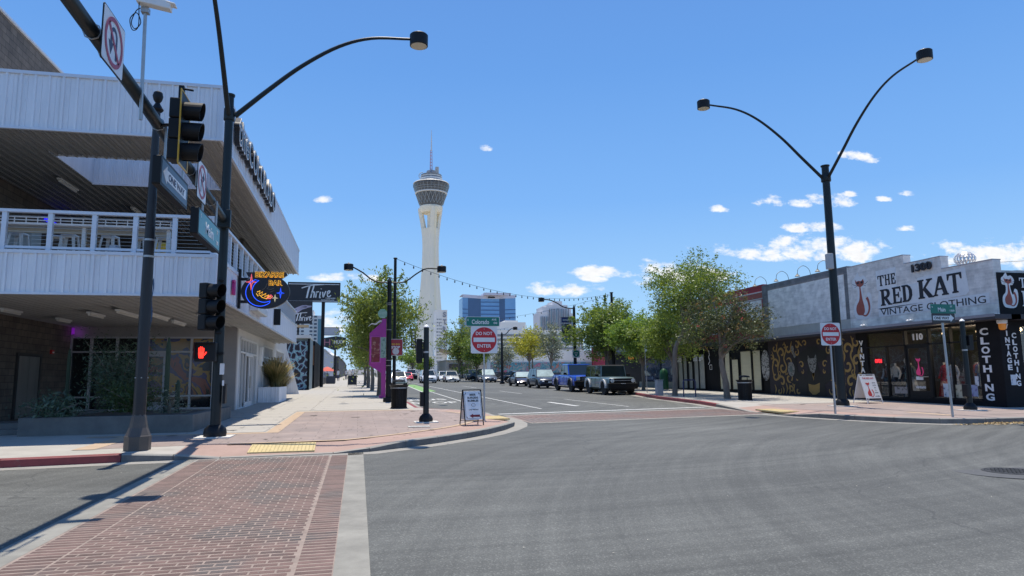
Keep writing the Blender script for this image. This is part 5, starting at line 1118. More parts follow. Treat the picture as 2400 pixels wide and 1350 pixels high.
# ---- right pavement small things
t = thing('bike_rack', 'dark blue hoop bicycle rack on the right pavement between the tree trunks', 'bike rack', (16.55, 32.5, gz(32.5)+.15))
g = MB(); g.tube([(-.28, .1, 0), (-.28, .1, .78), (-.22, .08, .86), (.22, -.08, .86), (.28, -.1, .78), (.28, -.1, 0)], .032, 8); g.build('hoop', mat('rack_blue', (.01, .015, .09), .4), t, smooth=True)
t = thing('utility_cabinet', 'slim grey utility cabinet standing at the red kerb', 'cabinet', (15.98, 34.9, gz(35)+.15))
g = MB(); g.box(-.18, .18, -.15, .15, 0, .82); g.build('body', mat('cabinet_grey', (.30, .33, .37), .5, var=.06), t, bevel=.02); g = MB(); g.box(-.2, .2, -.17, .17, .82, .85); g.box(-.14, .14, -.156, -.152, .1, .75); g.build('lid', mat('cabinet_grey', (.30, .33, .37)), t)
t = thing('thin_sign_post', 'thin bare galvanised post rising before the shop awning', 'post', (17.2, 39.3, gz(39)+.15)); g = MB(); g.tube([(0, 0, 0), (-.05, 0, 3.0)], .03, 6); g.build('post', M['galv'], t)
g = MB(); g.prism(rrect(.02, .5, .004), (-.05, -.04, 2.75), X3, Z3, .3); g.build('plate', M['galv'], t)
t = thing('green_hydrant', 'dark green rounded standpipe by the shop wall behind the grey cabinet', 'standpipe', (21.0, 45, gz(45)+.15)); g = MB(); g.lathe([(.3, 0), (.3, 1.0), (.25, 1.3), (.1, 1.45)], n=12); g.build('body', mat('hydrant_green', (.01, .09, .04), .5), t, smooth=True)
# ================================================================ RIGHT SHOPS
XW = 22.1
def pbrick(name, col, mort, var=.12, scuff=None):
    m = cmu(name, tuple(c*1.08 for c in col), tuple(c*.88 for c in col), mort, .42, .10, 'x', .7); return m
lav = pbrick('painted_lavender_brick', (.72, .68, .64), (.80, .76, .72)); lavp = pbrick('painted_pale_brick', (.84, .81, .77), (.88, .85, .82)); gry = pbrick('grey_brick', (.20, .20, .205), (.16, .16, .165))
tan = mat('tan_render', (.55, .52, .46), .85, var=.1, bump=.2); wh2 = pbrick('off_white_brick', (.82, .79, .71), (.76, .73, .66)); blackw = mat('black_shop_paint', (.009, .009, .011), .65, var=.35, scale=1.1, bump=.15, spec=.18)
kat = thing('clothing_shop', 'grey painted brick vintage clothing shop with stepped parapet and black ground floor on the right', 'building', (XW, 19.8, 0))
# stepped upper wall, in pieces along y: (y0,y1,ztop)
ZS = 3.62
for y0, y1, zt, m_ in ((19.8, 22.0, 5.62, lav), (22.0, 23.85, 6.12, lav), (23.85, 27.25, 6.5, lav)):
    g = MB(); g.box(XW, XW+.35, y0, y1-.003, ZS, zt); g.build('parapet_wall', m_, kat, world=True)
    g = MB(); g.box(XW-.02, XW+.38, y0, y1-.003, zt, zt+.035); g.build('coping', mat('coping_grey', (.42, .42, .45), .7), kat, world=True)
g = MB(); g.box(XW-.012, XW, 19.82, 27.24, ZS+.0, 4.02); g.build('lower_band', wh2, kat, world=True)
g = MB(); g.box(XW+.02, XW+.35, 27.25, 34.2, ZS, 6.6); g.build('parapet_wall', gry, kat, world=True)
g = MB(); g.box(XW+.005, XW+.02, 27.27, 34.18, ZS, 4.12); g.build('lower_band', tan, kat, world=True)
g = MB(); g.box(XW-.01, XW+.015, 27.5, 33.6, 4.13, 6.24); g.build('painted_panel', lavp, kat, world=True)
g = MB(); g.box(XW+.36, 34, 20.2, 36, 4.6, 4.8); g.build('roof', mat('roof_grey', (.35, .34, .33), .9), kat, world=True)
g = MB(); g.box(XW+.35, 40, 19.85, 20.2, ZS, 5.25); g.build('side_wall', lav, kat, world=True)
g = MB(); g.box(21.3, XW+.3, 19.2, 34.6, 3.44, 3.60); g.box(22.0, 40, 19.2, 19.8, 3.44, 3.60); g.build('awning', mat('dark_awning', (.035, .034, .045), .6, var=.2), kat, world=True)
g = MB(); g.box(21.28, 21.3, 19.2, 34.6, 3.52, 3.62); g.build('awning_edge', mat('awning_edge', (.25, .25, .28), .6), kat, world=True)
# painted signs --------------------------------------------------
sg = thing('painted_wall_sign', 'large painted vintage clothing sign with red cat on the stepped parapet', 'sign', (XW, 24, 5))
# plane facing -X: reading direction is -Y (left is further away)
U_, V_ = Vector((0, -1, 0)), Z3
kw = mat('letter_halo', (.78, .78, .78), .7, var=.08, scale=3); kb_ = mat('painted_black', (.022, .022, .028), .7, var=.25, scale=5); kr = mat('painted_cat_red', (.36, .095, .07), .7, var=.15, scale=5)
SER = {  # serif capitals on a 1 x 1 box: lists of polygons
'R': [[(.0, 0), (.0, .07), (.1, .1), (.1, .9), (0, .93), (0, 1), (.34, 1), (.34, .0), (.42, .0), (.42, .07), (.34, .1), (.34, 0)], [(.3, 1), (.62, 1), (.78, .93), (.84, .8), (.84, .66), (.76, .52), (.62, .45), (.34, .44), (.34, .55), (.5, .56), (.58, .64), (.6, .74), (.57, .85), (.48, .9), (.3, .9)], [(.34, .47), (.56, .47), (.88, .07), (1, .07), (1, 0), (.68, 0), (.34, .42)]],
'E': [[(0, 0), (0, .07), (.1, .1), (.1, .9), (0, .93), (0, 1), (.36, 1), (.36, 0)], [(.3, 1), (.92, 1), (.95, .7), (.86, .7), (.78, .88), (.3, .9)], [(.3, .56), (.6, .56), (.66, .68), (.73, .68), (.73, .34), (.66, .34), (.6, .46), (.3, .46)], [(.3, 0), (.97, 0), (1, .32), (.9, .32), (.8, .1), (.3, .1)]],
'D': [[(0, 0), (0, .07), (.1, .1), (.1, .9), (0, .93), (0, 1), (.38, 1), (.38, 0)], [(.3, 1), (.6, 1), (.85, .88), (1, .65), (1, .35), (.85, .12), (.6, 0), (.3, 0), (.3, .1), (.5, .1), (.64, .2), (.7, .38), (.7, .62), (.64, .8), (.5, .9), (.3, .9)]],
'K': [[(0, 0), (0, .07), (.09, .1), (.09, .9), (0, .93), (0, 1), (.42, 1), (.42, .93), (.33, .9), (.33, .1), (.42, .07), (.42, 0)], [(.3, .46), (.66, .9), (.58, .93), (.58, 1), (.96, 1), (.96, .93), (.84, .9), (.52, .55), (.92, .08), (1, .07), (1, 0), (.66, 0), (.36, .42), (.3, .36)]],
'A': [[(.0, 0), (.0, .07), (.07, .09), (.40, 1), (.62, 1), (.93, .09), (1, .07), (1, 0), (.56, 0), (.56, .07), (.66, .1), (.47, .72), (.2, .1), (.3, .07), (.3, 0)], [(.28, .3), (.62, .3), (.6, .39), (.32, .39)]],
'T': [[(.3, 0), (.3, .07), (.39, .1), (.39, .9), (.62, .9), (.62, .1), (.72, .07), (.72, 0)], [(0, .68), (0, 1), (1, 1), (1, .68), (.92, .68), (.84, .9), (.16, .9), (.08, .68)]],
'H': [[(0, 0), (0, .07), (.09, .1), (.09, .9), (0, .93), (0, 1), (.4, 1), (.4, .93), (.31, .9), (.31, .1), (.4, .07), (.4, 0)], [(.6, 0), (.6, .07), (.69, .1), (.69, .9), (.6, .93), (.6, 1), (1, 1), (1, .93), (.91, .9), (.91, .1), (1, .07), (1, 0)], [(.28, .44), (.72, .44), (.72, .56), (.28, .56)]]}
SER['R'][0] = [(.0, 0), (.0, .07), (.1, .1), (.1, .9), (0, .93), (0, 1), (.34, 1), (.34, .1), (.43, .07), (.43, 0)]
def serif(par, s, y, z, w, h, shear=0, m=kb_, d=.008, base=.012, gap=.05, x=XW):
    """y,z = far-lower start in world, runs towards smaller y"""
    for ch, cw_ in s:
        g = MB()
        for k, P in enumerate(SER[ch]): g.prism([(a*cw_, b*h) for a, b in P], (x-base-.0015*k, y, z), U_, V_, d, None)
        g.build('letter', m, par, world=True); y -= cw_+gap; z += shear
    return y
# halo shapes
def halo(pts, base=.004, d=.004, par=sg, m=kw): g = MB(); g.prism(pts, (XW-base, 0, 0), Vector((0, 1, 0)), Z3, -d); g.build('halo', m, par, world=True)
for pts in ([(25.45, 5.22), (25.45, 6.08), (24.3, 6.08), (24.3, 5.22)],
            [(25.5, 4.42), (25.35, 5.2), (23.2, 5.25), (23.2, 5.45), (20.95, 5.52), (20.85, 4.62), (21.0, 4.5), (25.3, 4.36)],
            [(25.45, 4.06), (25.45, 4.42), (20.05, 4.46), (20.05, 4.08)]): halo(pts)
serif(sg, [('T', .36), ('H', .30), ('E', .26)], 25.36, 5.38, 0, .46, 0)
g = MB(); g.prism([(0, 0), (.10, 0), (.10, .14), (0, .14)], (XW-.013, 25.12, 5.34), U_, V_, .006); 
serif(sg, [('R', .66), ('E', .50), ('D', .54)], 25.28, 4.52, 0, .70, .012, gap=.03)
serif(sg, [('K', .78), ('A', .72), ('T', .66)], 23.22, 4.58, 0, .76, .02, gap=-.03)
for s_, a, b in (('VINTAGE', 25.32, 23.05), ('CLOTHING', 22.85, 20.2)): txt('letters', s_, (XW-.012, (a+b)/2, 4.24), U_, V_, .27, .005, kb_, sg, width=a-b, bold=0)
txt('letters', '1300', (XW-.03, 22.9, 5.86), U_, V_, .33, .05, kb_, sg, width=1.0, bold=.045)
def big_cat(par, x, y, z, s, u, v, name='cat_logo'):
    o = Vector((x, y, z)); n = Vector(u).cross(v)
    g = MB()
    H_ = [(a*s, b*s) for a, b in spline([(0, -.10), (-.22, -.06), (-.30, .12), (-.26, .32), (-.14, .45), (-.12, .68), (-.26, .72), (-.28, .92), (-.18, 1.0), (-.06, 1.12), (0, 1.0), (.14, 1.02), (.26, .86), (.18, .70), (.07, .68), (.10, .46), (.17, .36), (.24, .56), (.36, .5), (.36, .2), (.26, -.04), (.12, -.1)], 3)]
    g.prism(H_, o+n*.004, u, v, .004); g.build('halo', kw, par, world=True)
    g = MB(); catlogo(g, o+n*.010, u, v, s, .005); g.build(name, kr, par, world=True)
    g = MB(); catwhisk(g, o+n*.012, u, v, s, .005); 
    for sx in (-.07, .07): g.prism([(sx*s+a*s*.05, .85*s+b*s*.03) for a, b in ((-1, 0), (0, 1), (1, .3), (.4, -1), (-.4, -1))], o+n*.019, u, v, .003)
    g.build('face_marks', kb_, par, world=True)
big_cat(sg, XW, 26.45, 4.22, 1.75, U_, V_)
# black side sign facing the cross street
s2_ = thing('corner_fascia_sign', 'black fascia sign with red cat and white letters at the right picture edge', 'sign', (22.3, 19.8, 4.4))
g = MB(); g.box(XW+.1, 34, 19.78, 19.84, 3.62, 5.16); g.build('board', blackw, s2_, world=True)
big_cat(s2_, 22.66, 19.78, 3.98, 1.05, X3, Z3); 
def serif2(par, s, x, z, h, y=19.78, m=kw, gap=.03):
    for ch, cw_ in s:
        g = MB()
        for k, P in enumerate(SER[ch]): g.prism([(a*cw_, b*h) for a, b in P], (x, y-.01-.0015*k, z), X3, Z3, .006)
        g.build('letter', m, par, world=True); x += cw_+gap
serif2(s2_, [('T', .28), ('H', .26), ('E', .22)], 23.15, 4.62, .36); serif2(s2_, [('R', .5), ('E', .42), ('D', .44), ('K', .6), ('A', .6), ('T', .5)], 23.2, 3.95, .55)
# ground floor of the shop: frames, glass, door
Zg2 = gz(24)+.15
g = MB(); g.box(XW, XW+.15, 26.35, 27.0, Zg2-.1, 3.44); g.box(XW, XW+.15, 19.8, 20.75, Zg2-.2, 3.44); g.box(XW+.0, XW+.14, 20.75, 26.35, 3.36, 3.44); g.box(XW+.0, XW+.14, 20.75, 26.35, Zg2-.2, .62); g.build('shop_front_wall', blackw, kat, world=True)
g = MB(); g.box(XW-.02, XW+.12, 24.12, 24.2, .6, 3.36); g.box(XW-.02, XW+.12, 22.9, 22.98, .6, 3.36); g.box(XW-.02, XW+.12, 25.2, 25.24, .6, 2.75)
g.box(XW-.02, XW+.12, 20.75, 26.35, 2.74, 2.79); g.box(XW-.02, XW+.12, 21.9, 21.95, .6, 3.36); g.box(XW-.02, XW+.1, 20.75, 26.35, .58, .66); g.build('window_frame', M['bpaint'], kat, world=True)
clearg = bpy.data.materials.new('shop_glass'); clearg.use_nodes = True; t_ = clearg.node_tree; t_.nodes.clear(); N_ = t_.nodes
o__ = N_.new('ShaderNodeOutputMaterial'); mx_ = N_.new('ShaderNodeMixShader'); tr_ = N_.new('ShaderNodeBsdfTransparent'); tr_.inputs[0].default_value = (.86, .88, .88, 1); gl_ = N_.new('ShaderNodeBsdfGlossy'); gl_.inputs['Roughness'].default_value = .02; lw_ = N_.new('ShaderNodeLayerWeight'); pw_ = N_.new('ShaderNodeMath'); pw_.operation = 'POWER'; pw_.inputs[1].default_value = 3.2; t_.links.new(lw_.outputs['Facing'], pw_.inputs[0]); fr_ = N_.new('ShaderNodeMath'); fr_.operation = 'MULTIPLY_ADD'; fr_.inputs[1].default_value = .8; fr_.inputs[2].default_value = .05; t_.links.new(pw_.outputs[0], fr_.inputs[0])
t_.links.new(fr_.outputs[0], mx_.inputs[0]); t_.links.new(tr_.outputs[0], mx_.inputs[1]); t_.links.new(gl_.outputs[0], mx_.inputs[2]); t_.links.new(mx_.outputs[0], o__.inputs[0])
for a, b, c, d in ((20.76, 21.9, .66, 2.74), (21.95, 22.9, .66, 2.74), (24.2, 25.2, .66, 2.74), (25.24, 26.34, .66, 2.74), (20.76, 21.9, 2.79, 3.36), (21.95, 22.9, 2.79, 3.36), (22.98, 24.12, 2.79, 3.36), (24.2, 26.34, 2.79, 3.36), (23.08, 24.02, .9, 2.66)):
    g = MB(); g.box(XW+.05, XW+.06, a, b, c, d); g.build('window_pane', clearg, kat, world=True)
g = MB(); g.box(XW+.01, XW+.07, 22.98, 23.08, .6, 2.74); g.box(XW+.01, XW+.07, 24.02, 24.12, .6, 2.74); g.box(XW+.01, XW+.07, 23.08, 24.02, 2.62, 2.74); g.box(XW+.01, XW+.07, 23.08, 24.02, .6, .9); dd_ = g.build('door', M['bpaint'], kat, world=True)
g = MB(); g.box(XW-.05, XW-.03, 23.05, 23.5, 1.45, 1.48); g.build('handle', M['steel'], dd_, world=True)
# interior
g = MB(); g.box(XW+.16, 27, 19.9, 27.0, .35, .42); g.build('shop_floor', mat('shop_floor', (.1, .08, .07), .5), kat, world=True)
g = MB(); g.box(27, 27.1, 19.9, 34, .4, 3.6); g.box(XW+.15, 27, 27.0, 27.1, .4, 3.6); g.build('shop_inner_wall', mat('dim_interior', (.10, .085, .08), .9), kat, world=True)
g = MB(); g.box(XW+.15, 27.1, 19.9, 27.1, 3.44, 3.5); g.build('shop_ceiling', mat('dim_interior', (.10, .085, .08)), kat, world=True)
for i, (x, y) in enumerate(((23.2, 23.3), (23.6, 22.1), (24.3, 20.9), (23.3, 21.3))):
    t = thing('spot_lamp', ('glowing warm bulb above the shop door number', 'glowing warm bulb right of the shop door', 'glowing warm bulb deep behind the right shop window', 'glowing warm bulb beside the right shop pane')[i], 'lamp', (x, y, 3.2))
    g = MB(); g.lathe([(.01, -.06), (.05, -.02), (.05, .03), (.02, .07)], (x, y, 3.2), 10); g.build('bulb', mat('warm_bulb', (1, .7, .4), .4, emit=(1, .72, .4), es=5), t, world=True, smooth=True)
    g = MB(); g.tube([(x, y, 3.27), (x, y, 3.45)], .012, 5); g.build('stem', M['blackm'], t, world=True)
    ld = bpy.data.lights.new('shop_bulb', 'POINT'); ld.energy = 26; ld.color = (1, .8, .58); ld.shadow_soft_size = .08; lo = bpy.data.objects.new('shop_bulb', ld); C.objects.link(lo); lo.location = (x, y, 3.05)
def upright(word, x, y, z0, step, w, h, lab, plane='x'):
    t = thing('vertical_lettering', lab, 'sign', (x, y, z0))
    for i, ch in enumerate(word):
        if ch == ' ': continue
        ww = w if ch not in 'I' else w*.28
        if plane == 'x': txt('letter', ch, (x, y, z0-i*step), U_, Z3, h, .01, kw, t, width=ww, bold=.035)
        else: txt('letter', ch, (x, y, z0-i*step), X3, Z3, h, .01, kw, t, width=ww, bold=.035)
upright('VINTAGE', XW-.005, 26.68, 2.98, .30, .26, .23, 'white vertical letters VINTAGE on the black pier beside the mural')
upright('CLOTHING', XW-.005, 20.42, 3.08, .335, .34, .26, 'bold white vertical letters CLOTHING on the black pier right of the shop window')
upright('VINTAGE', 22.38, 19.79, 3.22, .24, .19, .19, 'white vertical letters VINTAGE on the shop corner, left column', 'y')
upright('CLOTHING', 22.68, 19.79, 2.90, .24, .19, .19, 'white vertical letters CLOTHING on the shop corner, right column', 'y')
g = MB(); g.box(XW+.15, 23.0, 19.8, 19.95, .2, 3.44); g.box(23.0, 34, 19.8, 19.95, .2, .62); g.box(23.0, 34, 19.8, 19.95, 3.2, 3.44); g.build('side_front_wall', blackw, kat, world=True)
g = MB(); g.box(23.0, 26, 19.86, 19.87, .62, 3.2); g.build('window_pane', clearg, kat, world=True)
t = thing('house_number', 'white number 110 on the glass above the clothing shop door', 'sign', (XW, 23.5, 3.08)); txt('digits', '110', (XW+.045, 23.5, 3.08), U_, Z3, .27, .006, kw, t, width=.52, bold=.05)
t = thing('neon_open_sign', 'small glowing red OPEN sign inside the left shop window', 'sign', (XW+.2, 25.9, 2.1)); txt('letters', 'OPEN', (XW+.12, 25.85, 2.16), U_, Z3, .17, .01, mat('open_red', (.8, .02, .02), .4, emit=(1, .03, .04), es=2.6), t, width=.40, bold=.02)
g = MB(); g.box(XW+.14, XW+.17, 25.6, 26.1, 2.02, 2.3); g.build('backing', M['bpaint'], t, world=True)
pk = mat('pink_decal', (.55, .04, .17), .5, emit=(.5, .03, .13), es=.25)
t = thing('door_decal', 'pink cat decal on the glass shop door', 'decal', (XW, 23.6, 1.6)); g = MB(); catlogo(g, (XW+.045, 23.58, 1.52), U_, Z3, .75, .004); g.build('cat', pk, t, world=True); g = MB(); g.box(XW+.04, XW+.045, 23.4, 23.76, 1.34, 1.48); g.build('label', kw, t, world=True); txt('letters', 'vintage', (XW+.035, 23.55, .98+.06), U_, Z3, .16, .004, kw, t, width=.5, bold=.02)
for i, (y, z, w, h, c) in enumerate(((22.3, .95, .32, .5, 'white and blue poster at the foot of the shop window'), (21.75, .92, .3, .48, 'tan paper poster at the foot of the shop window'), (21.1, .95, .3, .42, 'blue printed poster low in the right shop pane'), (24.6, .92, .7, .28, 'collage of prints low in the left shop window'), (20.95, 1.3, .16, .35, 'narrow pale notice on the right shop pane'))):
    t = thing('window_poster', c, 'poster', (XW, y, z)); g = MB(); g.box(XW+.035, XW+.042, y-w/2, y+w/2, z-h/2, z+h/2); g.build('sheet', mat('poster_%d' % i, ((.55, .6, .65), (.5, .46, .33), (.3, .34, .5), (.3, .27, .26), (.6, .62, .65))[i], .5, spot=(7, .55, ((.02, .08, .2), (.1, .08, .04), (.1, .02, .2), (.02, .02, .02), (.1, .2, .4))[i], .9)), t, world=True)
t = thing('notice', 'small white notice on the black shop corner', 'notice', (22.45, 19.79, 1.4)); g = MB(); g.box(22.36, 22.58, 19.785, 19.795, 1.16, 1.52); g.build('sheet', mat('notice_white', (.65, .68, .72), .6, spot=(9, .56, (.1, .12, .2), .8)), t, world=True)
t = thing('corner_lantern', 'caged amber wall lantern under the awning at the shop corner', 'wall light', (22.1, 19.7, 3.2)); g = MB(); g.lathe([(.13, 3.30), (.16, 3.33), (.16, 3.42), (.1, 3.46)], (22.02, 19.6, 0), 14); g.build('cap', kw, t, world=True); g = MB(); g.lathe([(.06, 3.08), (.11, 3.12), (.12, 3.30)], (22.02, 19.6, 0), 14); g.build('amber_glass', mat('amber', (.5, .2, .04), .2, emit=(.6, .2, .02), es=.25), t, world=True)
# mannequins and clothes
def manne(x, y, lab, top, skirt, tm, arms=True, head=False, h=1.0):
    t = thing('mannequin', lab, 'mannequin', (x, y, .45), PI/2*3, group='dressed mannequins in the clothing shop window')
    cm = {'w': mat('cloth_white2', (.55, .56, .60), .85), 'k': mat('cloth_black', (.02, .02, .025), .85), 'g': mat('cloth_green_grey', (.13, .16, .14), .85), 's': mat('cloth_stripe', (.35, .36, .38), .85, var=.4, scale=9), 'b': mat('cloth_brown', (.12, .07, .06), .85), 'r': mat('cloth_red', (.3, .02, .03), .85), 'n': mat('mannequin_skin', (.62, .55, .48), .5)}
    g = MB(); g.lathe([(.07, .72), (.17, .85), (.16, .98), (.12, 1.10), (.14, 1.25), (.17, 1.36), (.15, 1.44), (.05, 1.49), (.045, 1.56)], n=14); b = g.build('torso', cm[top], t, smooth=True); b.scale = (1, .62, 1)
    g = MB(); g.lathe([(.045, 1.50), (.045, 1.58), (.05, 1.60)], n=10); g.build('neck', cm['n'], t)
    g = MB(); L_ = 22; g.add([( (.16+.16*(k/3))*math.cos(2*PI*j/L_)*(1+.07*(j % 2)), (.12+.13*(k/3))*math.sin(2*PI*j/L_)*(1+.07*(j % 2)), 1.0-.27*k) for k in range(4) for j in range(L_)], [(k*L_+j, k*L_+(j+1) % L_, (k+1)*L_+(j+1) % L_, (k+1)*L_+j) for k in range(3) for j in range(L_)]); g.build('skirt', cm[skirt], t)
    for s_ in (-1, 1): g = MB(); g.tube([(s_*.15, 0, 1.40), (s_*.24, .02, 1.16), (s_*.25, -.08, .93)], [.055, .045, .035], 8); g.build('sleeve', cm[tm], t, smooth=True)
    g = MB(); g.tube([(0, 0, .0), (0, 0, .85)], .015, 6); g.lathe([(.16, 0), (.16, .02)], n=14); g.build('stand', M['steel'], t)
    if head: g = MB(); g.lathe([(.04, 1.58), (.085, 1.64), (.09, 1.72), (.05, 1.80), (.01, 1.82)], n=12); g.build('head', cm['n'], t, smooth=True)
manne(22.75, 26.0, 'mannequin in a brown and black outfit farthest left in the shop window', 'b', 'k', 'w')
manne(22.7, 25.45, 'mannequin with bare white arms and a patterned bag in the shop window', 'n', 'k', 'n'); manne(22.9, 25.05, 'mannequin in a black top behind the striped skirt', 'k', 'k', 'k', head=True)
manne(22.65, 24.55, 'mannequin in a grey green top and long pale striped skirt left of the shop door', 'g', 's', 'g'); manne(22.75, 22.55, 'mannequin in a white blouse and striped skirt right of the shop door', 'w', 's', 'w'); manne(24.0, 24.2, 'mannequin in a red dress dim behind the shop door', 'r', 'r', 'r')
rk = thing('clothes_rack', 'chrome rail of coloured clothes behind the right shop window', 'clothes rack', (23.3, 21.3, .42))
g = MB(); g.tube([(0, .75, 0), (0, .75, 1.55), (0, -.9, 1.55), (0, -.9, 0)], .018, 6); g.build('rail', M['steel'], rk)
for i in range(14):
    c = [(.35, .05, .04), (.1, .12, .3), (.4, .38, .34), (.05, .2, .15), (.5, .2, .08), (.02, .02, .03), (.3, .32, .45)][i % 7]
    t = thing('garment', ['red shirt', 'navy dress', 'cream blouse', 'green top', 'orange dress', 'black coat', 'pale blue dress'][i % 7]+' hanging %s on the rail in the right shop window' % ('at the far end' if i < 7 else 'at the near end'), 'clothing', (23.3, 21.95-.11*i, 1.95)); L__ = .7+.25*((i*7) % 5)/5
    g = MB(); g.prism([(-.06, 0), (.06, 0), (.22, -.06), (.26, -.35), (.18, -.36), (.17, -.16), (.2, -L__), (-.2, -L__), (-.17, -.16), (-.18, -.36), (-.26, -.35), (-.22, -.06)], (0, 0, 0), X3, Z3, .03); g.build('cloth', mat('garment_%d' % (i % 7), c, .85, var=.2), t)
    g = MB(); g.tube([(0, -.01, 0), (0, -.01, .03)], .006, 4); g.build('hanger', M['steel'], t)
# turbine vent, gooseneck lamps
t = thing('roof_vent', 'ribbed silver turbine vent on the shop roof behind the parapet', 'roof vent', (24.2, 22.9, 4.8)); g = MB(); g.lathe([(.2, 0), (.2, 1.15)], n=14); g.build('duct', M['galv'], t)
for i in range(18): a = 2*PI*i/18; g = MB(); P = [(math.cos(a+.12*k)*r, math.sin(a+.12*k)*r, 1.15+.11*k) for k, r in enumerate((.2, .32, .38, .38, .32, .2))]; P2 = [(math.cos(a+.12*k+.2)*r*1.03, math.sin(a+.12*k+.2)*r*1.03, 1.15+.11*k) for k, r in enumerate((.2, .32, .38, .38, .32, .2))]; g.add(P+P2, [(k, k+1, 7+k, 6+k) for k in range(5)]); g.build('vane', mat('vane_silver', (.62, .62, .64), .35, metal=.7), t)
for i, y in enumerate((28.35, 29.9, 31.7, 33.7, 35.6, 37.4)):
    t = thing('gooseneck_lamp', 'curved gooseneck sign lamp, '+('nearest, half behind the tall lamp pole', 'second from the tall lamp pole', 'third from the tall lamp pole', 'at the edge between grey and red parapets', 'over the red parapet stripes', 'farthest, among the leaves')[i], 'sign lamp', (XW, y, 6.4), group='gooseneck lamps over the parapet')
    zt = 6.62 if i < 4 else 6.68
    g = MB(); g.tube(spline([(XW+.05, y, zt-.1), (XW-.05, y, zt+.25), (XW-.35, y, zt+.42), (XW-.65, y, zt+.25), (XW-.72, y, zt-.02)], 5), .013, 6); g.build('neck', mat('lamp_neck', (.05, .05, .06), .5), t, world=True, smooth=True)
    g = MB(); g.lathe([(.04, .02), (.05, -.02), (.10, -.07), (.13, -.11)], (XW-.72, y, zt-.02), 14, cap=False); g.build('shade', mat('lamp_shade_cream', (.32, .29, .23), .5), t, world=True, smooth=True)
for i, (y, s__) in enumerate(((26.35, 'below the red cat'), (23.7, 'below the painted sign beside the Main street sign'), (22.3, 'right of the ONE WAY sign'))):
    t = thing('security_light', 'small white twin floodlight '+s__, 'wall light', (XW, y, 3.75)); g = MB(); g.lathe([(.05, 0), (.06, .04), (.02, .08)], (XW-.12, y-.08, 3.72), 10); g.lathe([(.05, 0), (.06, .04), (.02, .08)], (XW-.12, y+.08, 3.72), 10); g.build('lamp', M['wpaint'], t, world=True); g = MB(); g.box(XW-.1, XW, y-.04, y+.04, 3.74, 3.84); g.build('bracket', M['wpaint'], t, world=True)
# ---- black mural wall
mu = thing('mural_wall', 'black and gold painted mural of a cat-faced figure in a wide hat under the awning', 'mural', (XW, 30, 0)); GO = mat('mural_gold', (.33, .215, .07), .7, var=.2, scale=4); PU = mat('mural_plum', (.022, .017, .026), .7, var=.3, scale=3); BK = mat('mural_black', (.008, .008, .009), .6)
g = MB(); g.box(XW+.0, XW+.25, 27.0, 33.9, gz(30)+.1, 3.44); g.build('wall', PU, mu, world=True)
g = MB(); rs2 = np.random.RandomState(11); yy0 = 27.1
def scroll(mb, cy, cz, r, turn, a0, w, base=.004, flip=1):
    P = [(cy+flip*(r*(1-.75*i/18))*math.cos(a0+turn*i/18), cz+(r*(1-.75*i/18))*math.sin(a0+turn*i/18)) for i in range(19)]
    k = len(P); ribbon(mb, P, [w*(.35+.65*math.sin(PI*i/(k-1))) for i in range(k)], (XW-base, 0, 0), Y3, Z3, 0, -.003)
FYC = 30.15
def cscroll(cy, cz, r, ang, w, s_):
    P = [(cy+s_*r*(1-.82*i/26)*math.cos(ang+5.6*i/26), cz+r*(1-.82*i/26)*math.sin(ang+5.6*i/26)) for i in range(27)]; k = len(P)
    ribbon(g, P, [1.0*w*(.25+.75*math.sin(PI*(i+2)/(k+3))**.7) for i in range(k)], (XW-.006, 0, 0), Y3, Z3, 0, -.003)
def stem(pts, w, s_):
    P = spline([(FYC+s_*a, b) for a, b in pts], 6); k = len(P); ribbon(g, P, [w*(.3+.7*math.sin(PI*i/(k-1))) for i in range(k)], (XW-.010, 0, 0), Y3, Z3, 0, -.003)
for s_ in (-1, 1):
    for a, b, r, ang, w in ((1.95, 3.0, .30, 2.5, .12), (2.55, 2.75, .34, -.4, .13), (3.15, 3.05, .25, 2.2, .1), (1.9, 2.25, .26, .6, .11), (2.5, 2.0, .33, 3.0, .13), (3.1, 2.2, .30, .2, .12), (2.0, 1.45, .30, 2.6, .12), (2.65, 1.25, .33, .3, .13), (3.2, 1.55, .28, 2.8, .11), (1.85, .85, .22, 0, .1), (2.9, .75, .2, 2.4, .1), (1.2, 3.12, .22, 1.2, .1), (.55, 3.18, .18, .2, .08), (.9, 2.1, .2, .5, .08), (.85, 1.75, .12, 2.0, .06), (1.25, 2.75, .2, 2.2, .09), (1.35, 1.4, .16, .8, .07), (1.3, .8, .2, 2.6, .09), (2.25, 3.1, .16, .4, .08), (2.85, 1.65, .15, 1.5, .07), (2.2, 1.75, .14, 3.2, .07), (.75, .75, .14, 1, .06), (3.45, 2.55, .16, 1, .07), (1.65, 1.15, .13, 2.4, .06)):
        cscroll(FYC+s_*a, b, r, ang, w, s_)
    for pts in ([(2.25, 3.35), (2.15, 2.9), (2.35, 2.45), (2.15, 2.0), (2.3, 1.6)], [(2.85, 3.35), (2.95, 2.9), (2.75, 2.45), (2.95, 1.9), (2.8, 1.4)], [(1.6, 3.35), (1.7, 3.0), (1.55, 2.6)], [(3.4, 2.9), (3.25, 2.5), (3.42, 2.0), (3.3, 1.4)], [(2.3, 1.2), (2.2, .9), (2.32, .6)], [(2.6, 1.0), (2.5, .8), (2.6, .6)], [(3.3, 1.1), (3.2, .85), (3.3, .6)], [(1.55, 1.1), (1.65, .85), (1.55, .6)], [(2.0, 1.1), (1.95, .85), (2.05, .6)], [(1.0, 3.35), (.95, 3.2), (.75, 3.05)]): stem(pts, .10, s_)
g.build('gold_scrolls', GO, mu, world=True)
fy = 30.15
